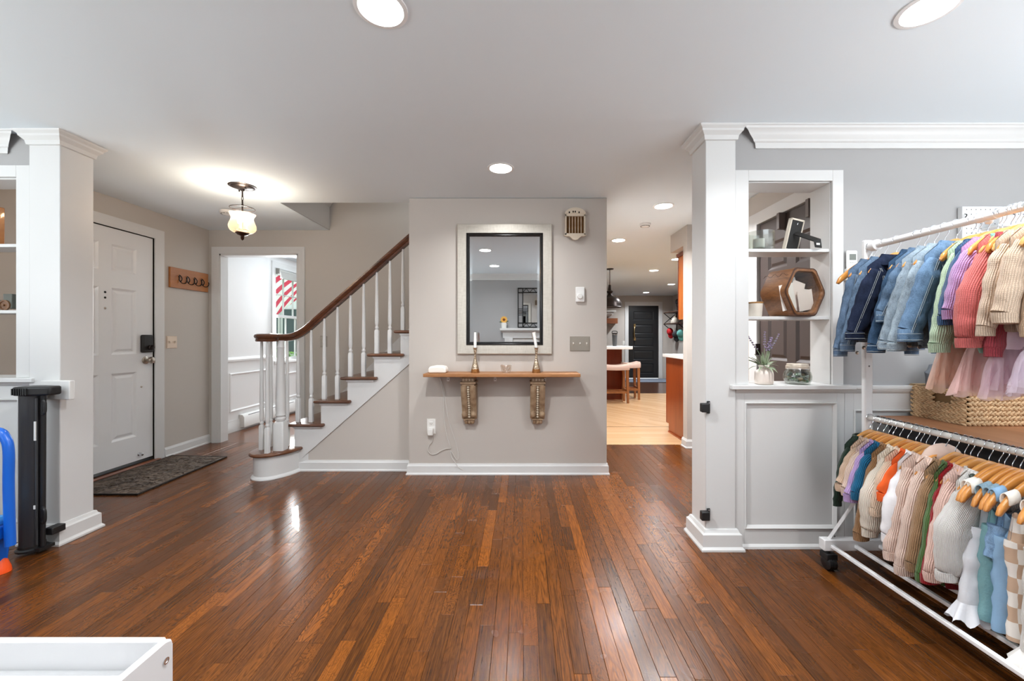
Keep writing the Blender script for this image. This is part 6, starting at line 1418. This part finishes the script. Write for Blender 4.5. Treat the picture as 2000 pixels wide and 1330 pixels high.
def sleeves(root, mat, cuffmat, sw, zb, r0, r1, dx, dy, seed, cuff=0.03, puff=0.0, both=True, flared_cuff=1.0):
    for s_ in ((-1, 1) if both else (-1,)):
        z0 = hz(min(sw, 0.138)) - 0.018; p0 = Vector((s_ * (sw - r0 * 0.95), hy(sw) - 0.004, z0 - 0.004)); zz = zb if s_ < 0 else zb + 0.01
        pe = Vector((s_ * (sw + 0.030 - dx), dy, zz + cuff)); p1 = p0.lerp(pe, 0.2) + Vector((s_ * 0.006, 0, 0)); p2 = p0.lerp(pe, 0.5) + Vector((s_ * (0.004 + puff), 0, 0)); p3 = p0.lerp(pe, 0.85)
        tubeform(root, mat, [p0, p1, p2, p3, pe], [r0 * 0.70, r0 * 0.92, r0 * 0.92 + puff, r0 * 0.25 + r1 * 0.75 + puff, r1], seed + s_, 'sleeve')
        if cuff: tubeform(root, cuffmat, [pe + Vector((0, 0, 0.004)), pe + Vector((s_ * dx * 0.05, 0, -cuff * 0.5)), pe + Vector((s_ * dx * 0.1, dy * 0.05, -cuff))], [r1 * 0.98, r1 * 0.97 * flared_cuff, r1 * 0.93 * flared_cuff], seed + 9, 'cuff', fold=0.002)
def collar(root, mat, r=0.05, h=0.022, z=None, nm='collar'):
    m = G(); rings = []; uvs = []
    for q, (rr, zz) in enumerate(((r * 1.12, -0.016), (r, 0.0), (r * 0.96, h), (r * 0.86, h), (r * 0.88, -0.01))):
        rings.append([Vector((rr * math.cos(a), rr * 0.55 * math.sin(a) - 0.002, (z if z else hz(r) - 0.006) + zz - 0.012 * (math.sin(a) < 0) * abs(math.sin(a)))) for a in (2 * math.pi * k / 18 for k in range(18))]); uvs.append([(k * 0.012, q * 0.01) for k in range(18)])
    m.loft(rings, True, False, False, uvs); return m.build(nm, mat, root, smooth=True)
def hem(root, mat, bw, zh, D, h=0.03, seed=0):
    m = G(); rings = []; uvs = []
    for q, (k_, zz) in enumerate(((1.0, 0.004), (0.97, -h * 0.5), (0.93, -h), (0.86, -h), (0.88, 0))):
        rings.append([Vector((bw * k_ * math.copysign(abs(math.cos(a)) ** 0.8, math.cos(a)), (D * 1.05 * k_) * math.sin(a), zh + zz + 0.004 * noise.noise(Vector((math.cos(a) * bw * 20, 3, seed))))) for a in (2 * math.pi * k / 28 for k in range(28))]); uvs.append([(k * 0.016, q * 0.01) for k in range(28)])
    m.loft(rings, True, False, False, uvs); return m.build('hem_band', mat, root, smooth=True)
def root_of(name, label, cat, y, zr, yaw, group):
    t = thing(name, label, cat, (RX, y, zr), group); t.rotation_euler = (0, 0, yaw); return t

UP = 'clothes on the upper rod'; LO = 'clothes on the lower rod'
gi = [0]
def sweater(y, zr, desc, col, zb, zh, sw=0.142, bw=0.104, r0=0.055, r1=0.036, dx=0.0, dy=-0.012, D=0.017, puff=0.0, cuff=0.03, name='sweater', yaw=None, rib=0.0066, hood=False, group=LO, kn=True, label=None, turtle=False):
    gi[0] += 1; sd = gi[0]; yaw = R(rng.uniform(-4, 4)) if yaw is None else yaw
    where = 'upper' if group == UP else 'lower'
    t = root_of(name, label or f'{desc} hanging on the {where} rod', 'clothing', y, zr, yaw, group)
    nm = 'fabric_%02d' % sd; mat = knit(nm, col, rib) if kn else cloth(nm, col); cm = knit(nm + 'r', col, 0.006) if kn else mat
    body(t, mat, sw, bw, zh + 0.028, D, sd); hem(t, cm, bw * 0.99, zh + 0.03, D, 0.03, sd)
    sleeves(t, mat, cm, sw, zb, r0, r1, dx, dy, sd, cuff, puff); collar(t, cm, 0.086, 0.012)
    if hood:
        m = G(); m.sph((0, 0.012, hz(0) - 0.055), 0.085, 0.028, 0.075, 16, 10); m.build('hood', mat, t, smooth=True)
    hang(y, zr, yaw, f'wooden hanger carrying the {desc}', 'hangers on the %s rod' % where)
    return t
def jacket(y, desc, col, zb, zh, sw=0.140, r0=0.046, r1=0.035, dx=0.0, dy=0.012, rolled=False, yaw=None, D=0.017):
    gi[0] += 1; sd = gi[0]; yaw = R(rng.uniform(-4, 4)) if yaw is None else yaw
    t = root_of('denim_jacket', f'{desc} hanging on the upper rod', 'jacket', y, ZU, yaw, UP); mat = denim('denim_%02d' % sd, col)
    lt = denim('denim_cuff_%02d' % sd, col); bw = 0.108
    body(t, mat, sw, bw, zh + 0.03, D, sd, fold=0.010, neck=0.066); hem(t, lt, bw, zh + 0.032, D + 0.002, 0.034, sd)
    sleeves(t, mat, lt, sw, zb, r0, r1, dx, dy, sd, 0.045 if rolled else 0.034, 0.0, flared_cuff=1.12 if rolled else 1.06)
    # fold-over collar
    m = G(); rings = []
    for rr, zz in ((0.058, -0.016), (0.058, 0.026), (0.064, 0.030), (0.092, -0.016), (0.090, -0.020), (0.062, 0.012)): rings.append([Vector((rr * math.cos(a), rr * 0.42 * math.sin(a), hz(0.05) - 0.022 + zz - 0.010 * max(0, -math.sin(a)))) for a in (2 * math.pi * k / 18 for k in range(18))])
    m.loft(rings, True, False, False); m.build('collar', lt, t, smooth=True, angle=60)
    m = G()      # pale double stitching: arm hole, yoke, hem, cuff
    for s_ in (-1, 1):
        for off in (0, 0.006): m.tube([Vector((s_ * (sw - 0.050 - off), -D * 1.0 * math.sin(math.pi * k / 8) - 0.006 + hy(sw), hz(sw) - 0.005 - 0.10 * k / 8)) for k in range(9)], 0.0009, 4)
    for z in (zh + 0.004, zh + 0.026): m.tube([Vector((bw * 1.0 * math.cos(a), (D + 0.004) * math.sin(a), z)) for a in (2 * math.pi * k / 30 for k in range(30))], 0.0009, 4, closed=True)
    for z in (-0.155, -0.160): m.tube([Vector((x * 0.012, -D - 0.0035, z)) for x in range(-10, 11)], 0.0010, 4)
    for s_ in (-1, 1):
        z0 = hz(min(sw, 0.138)) - 0.018; p0 = Vector((s_ * (sw - r0 * 0.95), hy(sw) - 0.004, z0 - 0.004)); pe = Vector((s_ * (sw + 0.030 - dx), dy, zb + 0.034)); rr = (r0 * 0.70, r0 * 0.92, r0 * 0.92, r0 * 0.25 + r1 * 0.75, r1)
        for off in (0.0, 0.007):
            pts = []
            for k in range(17):
                u = k / 16; a_ = min(3, int(u * 4)); r_ = rr[a_] + (rr[a_ + 1] - rr[a_]) * (u * 4 - a_); pts.append(p0.lerp(pe, u) + Vector((s_ * (0.3 * r_ + off), -r_ * 0.53 - 0.002, 0)))
            m.tube(pts, 0.0008, 4)
        for dz_ in (-0.004, -0.028): m.tube([pe + Vector((r1 * 1.04 * math.cos(a), r1 * 0.58 * math.sin(a) - 0.001, dz_)) for a in (2 * math.pi * k / 20 for k in range(20))], 0.0009, 4, closed=True)
    m.build('stitching', THREAD, t, kind='stuff')
    for s_ in (-1, 1):
        m = G(); x_ = s_ * 0.052; m.loft([[(x_ + a, -D - 0.004 - q, z) for a, z in ((-0.024, -0.165), (0.024, -0.165), (0.024, -0.183), (0.0, -0.193), (-0.024, -0.183))] for q in (0, 0.004)]); m.build('pocket_flap', lt, t, bevel=0.001)
    m = G(); m.lathe([(0.0085, 0), (0.0085, 0.002), (0.005, 0.0035), (0.0001, 0.0035)], (-sw + 0.03, dy - r1 * 0.62, zb + 0.018), 14, Matrix.Rotation(R(90), 3, 'X'))
    for k in range(3): m.lathe([(0.008, 0), (0.008, 0.002), (0.0001, 0.003)], (0.0, -D - 0.004, -0.14 - k * 0.07), 12, Matrix.Rotation(R(90), 3, 'X'))
    m.build('metal_buttons', NICKEL, t, smooth=True, kind='stuff')
    hang(y, ZU, yaw, f'wooden hanger carrying the {desc}', 'hangers on the upper rod'); return t

# upper rod, far to near ------------------------------------------------
J = ZU
hang(1.968, ZU, R(-3), 'bare ended wooden hanger farthest along the upper rod, in front of the post', 'hangers on the upper rod', True)
jacket(1.945, 'faded blue denim jacket with the lowest hanging sleeve', '#566a82', 1.05 - J, 1.12 - J, dx=-0.005, dy=-0.01, r0=0.040, r1=0.032)
jacket(1.888, 'second faded mid blue denim jacket', '#5c7189', 1.075 - J, 1.13 - J, dx=0.0, r0=0.040, r1=0.033)
jacket(1.828, 'dark indigo denim jacket with upturned collar', '#19233a', 1.13 - J, 1.10 - J, dx=-0.005, r0=0.051, r1=0.040)
jacket(1.735, 'deep blue denim jacket with a worn cuff', '#2e4660', 1.075 - J, 1.12 - J, r0=0.046, r1=0.037)
jacket(1.700, 'mid blue denim jacket with short rolled sleeves', '#556c85', 1.205 - J, 1.12 - J, r0=0.042, r1=0.026, rolled=True)
jacket(1.660, 'pale bleached denim jacket', '#8695a1', 1.09 - J, 1.10 - J, r0=0.048, r1=0.040)
jacket(1.620, 'very pale grey blue denim jacket', '#8e9da8', 1.085 - J, 1.10 - J, r0=0.044, r1=0.035, dx=-0.01)
jacket(1.575, 'light blue denim jacket with a wide turned back cuff', '#637f9d', 1.125 - J, 1.08 - J, r0=0.048, r1=0.044, rolled=True, sw=0.145)
sweater(1.500, ZU, 'mint green knitted sweater', '#bdd5b7', 1.085 - J, 1.10 - J, r0=0.050, r1=0.040, group=UP, name='knit_sweater')
sweater(1.470, ZU, 'slate blue ribbed sweater', '#3d5c82', 1.185 - J, 1.15 - J, r0=0.045, r1=0.030, group=UP, name='knit_sweater', dx=0.0)
sweater(1.438, ZU, 'lilac ribbed sweater', '#bf98c8', 1.205 - J, 1.17 - J, r0=0.048, r1=0.032, group=UP, name='knit_sweater')
sweater(1.400, ZU, 'coral pink chunky sweater with balloon sleeves', '#d9726e', 1.105 - J, 1.15 - J, r0=0.055, r1=0.044, puff=0.012, group=UP, name='knit_sweater')
sweater(1.372, ZU, 'rose red cable sweater low behind the beige ones', '#b9505a', 1.075 - J, 1.09 - J, sw=0.10, bw=0.13, r0=0.045, r1=0.034, group=UP, name='knit_sweater', dx=0.02)
sweater(1.345, ZU, 'cream ribbed sweater', '#dfc7b0', 1.145 - J, 1.16 - J, r0=0.046, r1=0.030, group=UP, name='knit_sweater')
sweater(1.305, ZU, 'beige fisherman rib sweater near the front', '#dbc2aa', 1.185 - J, 1.16 - J, r0=0.052, r1=0.042, group=UP, name='knit_sweater', dx=0.01, dy=-0.02)
bs = sweater(1.255, ZU, 'oatmeal knit sweater with a black print', '#ccae92', 1.14 - J, 1.15 - J, sw=0.11, r0=0.046, r1=0.038, group=UP, name='knit_sweater', dx=0.03)
m = G(); m.tube([Vector((-0.075 + 0.018 * math.cos(a), -0.0245, -0.335 + 0.026 * math.sin(a))) for a in (R(140 + 22 * k) for k in range(12))], 0.0042, 6); m.build('black_print', BLACK, bs, smooth=True)
# tulle dresses
def tutu(y, desc, cols, zt, zb, w0, w1, D=0.032):
    gi[0] += 1; sd = gi[0]; t = root_of('tulle_dress', f'{desc} hanging on the upper rod above the basket', 'dress', y, ZU, R(rng.uniform(-3, 3)), UP)
    cm = cloth('bodice_%02d' % sd, cols[0]); body(t, cm, 0.085, 0.095, zt, 0.012, sd, 'bodice')
    for L, c in enumerate(cols):
        m = G(); NU = 64; NV = 9; lay = L
        def f(u, v, lay=lay):
            a = 2 * math.pi * u; wd = w0 + (w1 - w0) * (v ** 0.55) - lay * 0.012; dd = 0.014 + (D - 0.014) * v - lay * 0.006
            rip = 1 + (0.04 + 0.07 * v) * noise.noise(Vector((math.cos(a) * 4.5 + lay * 9, math.sin(a) * 4.5 + sd, v * 1.2)))
            ry = 0.013 * v * math.sin(a * 13 + lay * 2 + 2.0 * noise.noise(Vector((a, sd, v))))
            return Vector((wd * math.cos(a) * rip, dd * math.sin(a) * rip + ry, zt + 0.01 + (zb + lay * 0.02 - zt) * v + 0.022 * v * noise.noise(Vector((math.cos(a) * 3.5, math.sin(a) * 3.5, sd + lay)))))
        m.grid(f, NU, NV); m.build('tulle_layer', tulle('tulle_%02d_%d' % (sd, L), c), t, smooth=True)
    hang(y, ZU, t.rotation_euler.z, f'wooden hanger carrying the {desc}', 'hangers on the upper rod')
tutu(1.520, 'peach tulle skirted dress', ['#f2d2c0', '#f5ddd0', '#eecbb9'], 1.13 - J, 0.935 - J, 0.10, 0.165)
tutu(1.425, 'dusty pink tulle skirted dress', ['#f3d5d1', '#f6dfdb', '#eecac7'], 1.12 - J, 0.925 - J, 0.10, 0.175)
tutu(1.355, 'lilac pink tulle skirted dress', ['#f0dbe2', '#f3e2ea', '#e9d0da'], 1.10 - J, 0.93 - J, 0.10, 0.165)
tutu(1.270, 'pale mauve tulle skirted dress', ['#ece0ea', '#f1e7f0', '#e3d5e1'], 1.10 - J, 0.95 - J, 0.10, 0.16)
# mint lace hem showing between the coral and red sweaters
sweater(1.386, ZU, 'teal lace trimmed top behind the coral sweater', '#86b8a8', 1.13 - J, 1.085 - J, sw=0.09, bw=0.13, r0=0.03, r1=0.025, group=UP, name='lace_top', kn=False, dx=0.02)

# lower rod, far to near -------------------------------------------------
K = ZLW
sweater(1.968, K, 'dark green ribbed sweater at the far end', '#26392e', 0.325 - K, 0.40 - K, r0=0.038, r1=0.022, dx=-0.005)
sweater(1.926, K, 'beige rib sweater next to the dark green one', '#d6b9a0', 0.41 - K, 0.43 - K, r0=0.052, r1=0.040)
sweater(1.893, K, 'pale oatmeal knit sweater', '#e0c8b8', 0.40 - K, 0.30 - K, r0=0.046, r1=0.036)
lf = sweater(1.866, K, 'lilac fringed poncho top', '#bfa2d6', 0.38 - K, 0.40 - K, r0=0.045, r1=0.040)
m = G()
for k in range(40):
    a = 2 * math.pi * k / 40; p = Vector((0.145 * math.cos(a), 0.016 * math.sin(a), 0.402 - K)); m.tube([p, p + Vector((0.002, 0, -0.014)), p + Vector((-0.001, 0, -0.03))], 0.0022, 5)
m.build('fringe', MATS['fabric_%02d' % gi[0]], lf, kind='stuff')
sweater(1.845, K, 'teal blue ribbed sweater', '#1f6a94', 0.40 - K, 0.40 - K, r0=0.040, r1=0.030)
bw_ = sweater(1.812, K, 'brown sweater with dark green clover patches', '#95704d', 0.235 - K, 0.26 - K, r0=0.045, r1=0.036, dx=-0.015)
CLV = pm('clover_green', '#26432c', 0.9)
for x, z in ((-0.128, 0.46 - K), (-0.135, 0.36 - K), (-0.112, 0.28 - K), (-0.06, 0.42 - K)):
    m = G()
    for dx_, dz_ in ((-.009, 0), (.009, 0), (0, .010), (0, -.010)): m.sph((x + dx_, -0.044 if x < -0.1 else -0.028, z + dz_), 0.010, 0.003, 0.010, 8, 5)
    m.build('clover_patch', CLV, bw_, smooth=True)
sweater(1.775, K, 'ivory wide sleeved sweater', '#e9dfd0', 0.265 - K, 0.27 - K, r0=0.062, r1=0.036, puff=0.012, D=0.02)
sweater(1.738, K, 'cream peach sweater with a round collar', '#e6cdb4', 0.37 - K, 0.33 - K, r0=0.046, r1=0.028)
sweater(1.716, K, 'orange top with a black collar tab', '#dc5c28', 0.45 - K, 0.35 - K, r0=0.035, r1=0.030, kn=False)
sweater(1.693, K, 'white lace blouse', '#e6e5e8', 0.29 - K, 0.24 - K, r0=0.050, r1=0.036, kn=False, puff=0.008)
sweater(1.662, K, 'blush pink sweater with long straight sleeves', '#ead0c2', 0.225 - K, 0.25 - K, r0=0.048, r1=0.040)
hd = sweater(1.618, K, 'pale blush hooded cardigan with a pompom', '#e7cdbf', 0.195 - K, 0.21 - K, r0=0.054, r1=0.044, hood=True, D=0.02)
m = G(); m.sph((-0.108, -0.03, -0.165), 0.018, 0.018, 0.018, 12, 8); m.build('pompom', knit('pompom_cream', '#eee2d6', 0.004), hd, smooth=True)
sweater(1.580, K, 'taupe brown ribbed sweater', '#a2805f', 0.235 - K, 0.24 - K, r0=0.056, r1=0.042, D=0.02)
sweater(1.546, K, 'moss green knitted sweater', '#53733f', 0.215 - K, 0.19 - K, r0=0.044, r1=0.038)
sweater(1.526, K, 'deep red sweater', '#9c1720', 0.22 - K, 0.19 - K, r0=0.042, r1=0.036)
sweater(1.502, K, 'soft pink ribbed sweater', '#ecc8bb', 0.235 - K, 0.22 - K, r0=0.048, r1=0.036)
wk = sweater(1.466, K, 'white balloon sleeved sweater with a dark green button', '#e9e6e2', 0.265 - K, 0.25 - K, rib=0.004, r0=0.062, r1=0.040, puff=0.012, D=0.02)
m = G(); m.lathe([(0.013, 0), (0.013, 0.003), (0.009, 0.005), (0.0001, 0.005)], (-0.085, -0.022, -0.108), 16, Matrix.Rotation(R(60), 3, 'X')); m.build('button', pm('button_green', '#25382c', 0.4), wk, smooth=True)

def pants(y, desc, mat, ztop, zc, zb, w=0.085, lw=(0.055, 0.05, 0.045), flare=None, loopcol=None, loops=(-0.115, 0.115), xs=-0.045, name='romper', ruffle_mat=None, D=0.5, short=False):
    gi[0] += 1; sd = gi[0]; yaw = R(rng.uniform(-3, 3)); t = root_of(name, f'{desc} hanging on the lower rod', 'clothing', y, K, yaw, LO)
    lm = loopcol or mat
    for x in loops:
        m = G(); zc_ = hz(x) - 0.022; pr = [Vector((0, 0.0125 * math.cos(a), zc_ + 0.0225 * math.sin(a))) for a in (2 * math.pi * k / 14 for k in range(14))]
        m.loft([[Vector((x + dx_, hy(x), 0)) + p * s_ + Vector((0, 0, 0 if s_ == 1 else zc_ * (1 - s_))) + Vector((0, 0, dx_ * (0.35 if x < 0 else -0.35))) for p in pr] for dx_, s_ in ((-0.019, 1), (0.019, 1))], True, False, False, [[(k * 0.01, q * 0.04) for k in range(14)] for q in range(2)]); m.build('waist_loop', lm, t, smooth=True, angle=70, solid=0.003)
    body(t, mat, w, w + 0.01, zc - K, 0.022, sd, 'seat', ztop=ztop - K, fold=0.010)
    for s_ in (-1, 1):
        x0 = s_ * 0.048 + xs * 0.4; pts = [Vector((x0, -0.004, zc - K + 0.05)), Vector((x0 + s_ * 0.004 + xs * 0.1, -0.006, zc - K - 0.02)), Vector((x0 + s_ * 0.006 + xs * 0.25, -0.008, (zc + zb) / 2 - K)), Vector((x0 + s_ * 0.008 + xs * 0.4, -0.01, zb - K))]
        tubeform(t, mat, pts, list(lw) + [lw[-1]], sd + s_, 'leg', sq=D, fold=0.005)
        if flare:
            m = G(); e = pts[-1]; rings = []
            for k_, dz, am in ((0.9, 0.012, 0), (1.15, -0.012, .10), (flare, -0.045, .16), (flare * 1.03, -0.050, .18)):
                rings.append([e + Vector((lw[-1] * k_ * (1 + am * math.sin(a * 7 + sd)) * math.cos(a), lw[-1] * k_ * D * 1.2 * (1 + am * math.sin(a * 7 + sd)) * math.sin(a), dz + am * 0.06 * math.sin(a * 7 + 1))) for a in (2 * math.pi * k / 42 for k in range(42))])
            m.loft(rings, True, False, False); m.build('ruffle_cuff', ruffle_mat or mat, t, smooth=True, angle=80)
    hang(y, K, yaw, f'wooden hanger carrying the {desc}', 'hangers on the lower rod', True); return t
WL_ = cloth('loop_white', '#ece6dc')
pants(1.435, 'faded grey blue denim romper', denim('denim_romper', '#9fb0be'), 0.57, 0.40, 0.30, lw=(0.05, 0.052, 0.05), loopcol=WL_, w=0.095)
pants(1.418, 'pale grey ruffle leg trousers', cloth('pale_grey_cotton', '#dfe1e6'), 0.56, 0.42, 0.20, lw=(0.05, 0.048, 0.042), flare=1.5, name='trousers', xs=-0.09, loopcol=WL_)
pants(1.396, 'teal muslin harem trousers', cloth('teal_muslin', '#79a3a8', 0.6), 0.56, 0.44, 0.17, lw=(0.05, 0.06, 0.058), name='trousers', loopcol=denim('loop_denim', '#8fa9b8'), xs=-0.02)
rj = pants(1.374, 'light blue ruffled denim shorts', denim('denim_ruffle', '#7f9fc0'), 0.57, 0.45, 0.39, lw=(0.05, 0.050, 0.048), name='shorts', w=0.085, loopcol=denim('loop_denim', '#8fa9b8'))
pants(1.352, 'sky blue soft trousers behind the checked pair', cloth('sky_cotton', '#8db0d0'), 0.56, 0.42, 0.16, lw=(0.05, 0.048, 0.042), name='trousers')
s = NT('checked_beige'); ck = s.n('ShaderNodeTexChecker'); ck.inputs['Scale'].default_value = 21; s.l(s.coord('Object', loc=(0.01, 0.5, 0.005), scale=(1, 0.02, 1)), ck.inputs[0]); ck.inputs[1].default_value = lin('#eee9e2'); ck.inputs[2].default_value = lin('#c9ab92'); s.l(ck.outputs[0], s.p.inputs['Base Color']); s.p.inputs['Roughness'].default_value = 0.9; CHK = s.m
pants(1.318, 'beige and white checked trousers', CHK, 0.57, 0.42, 0.155, lw=(0.058, 0.052, 0.045), name='trousers', w=0.10, loopcol=WL_, xs=-0.03)
RB = knit('white_rib_pants', '#ece9e4', 0.005, 0.6)
pants(1.270, 'white ribbed trousers with bell ruffles', RB, 0.57, 0.42, 0.155, lw=(0.056, 0.052, 0.046), flare=1.65, name='trousers', loopcol=WL_, ruffle_mat=cloth('white_ruffle', '#eceae6'), xs=-0.05)
pants(1.225, 'lilac white romper nearest the front edge', cloth('lilac_white', '#e4e0ec'), 0.56, 0.40, 0.20, lw=(0.058, 0.06, 0.055), loopcol=WL_, xs=-0.02)
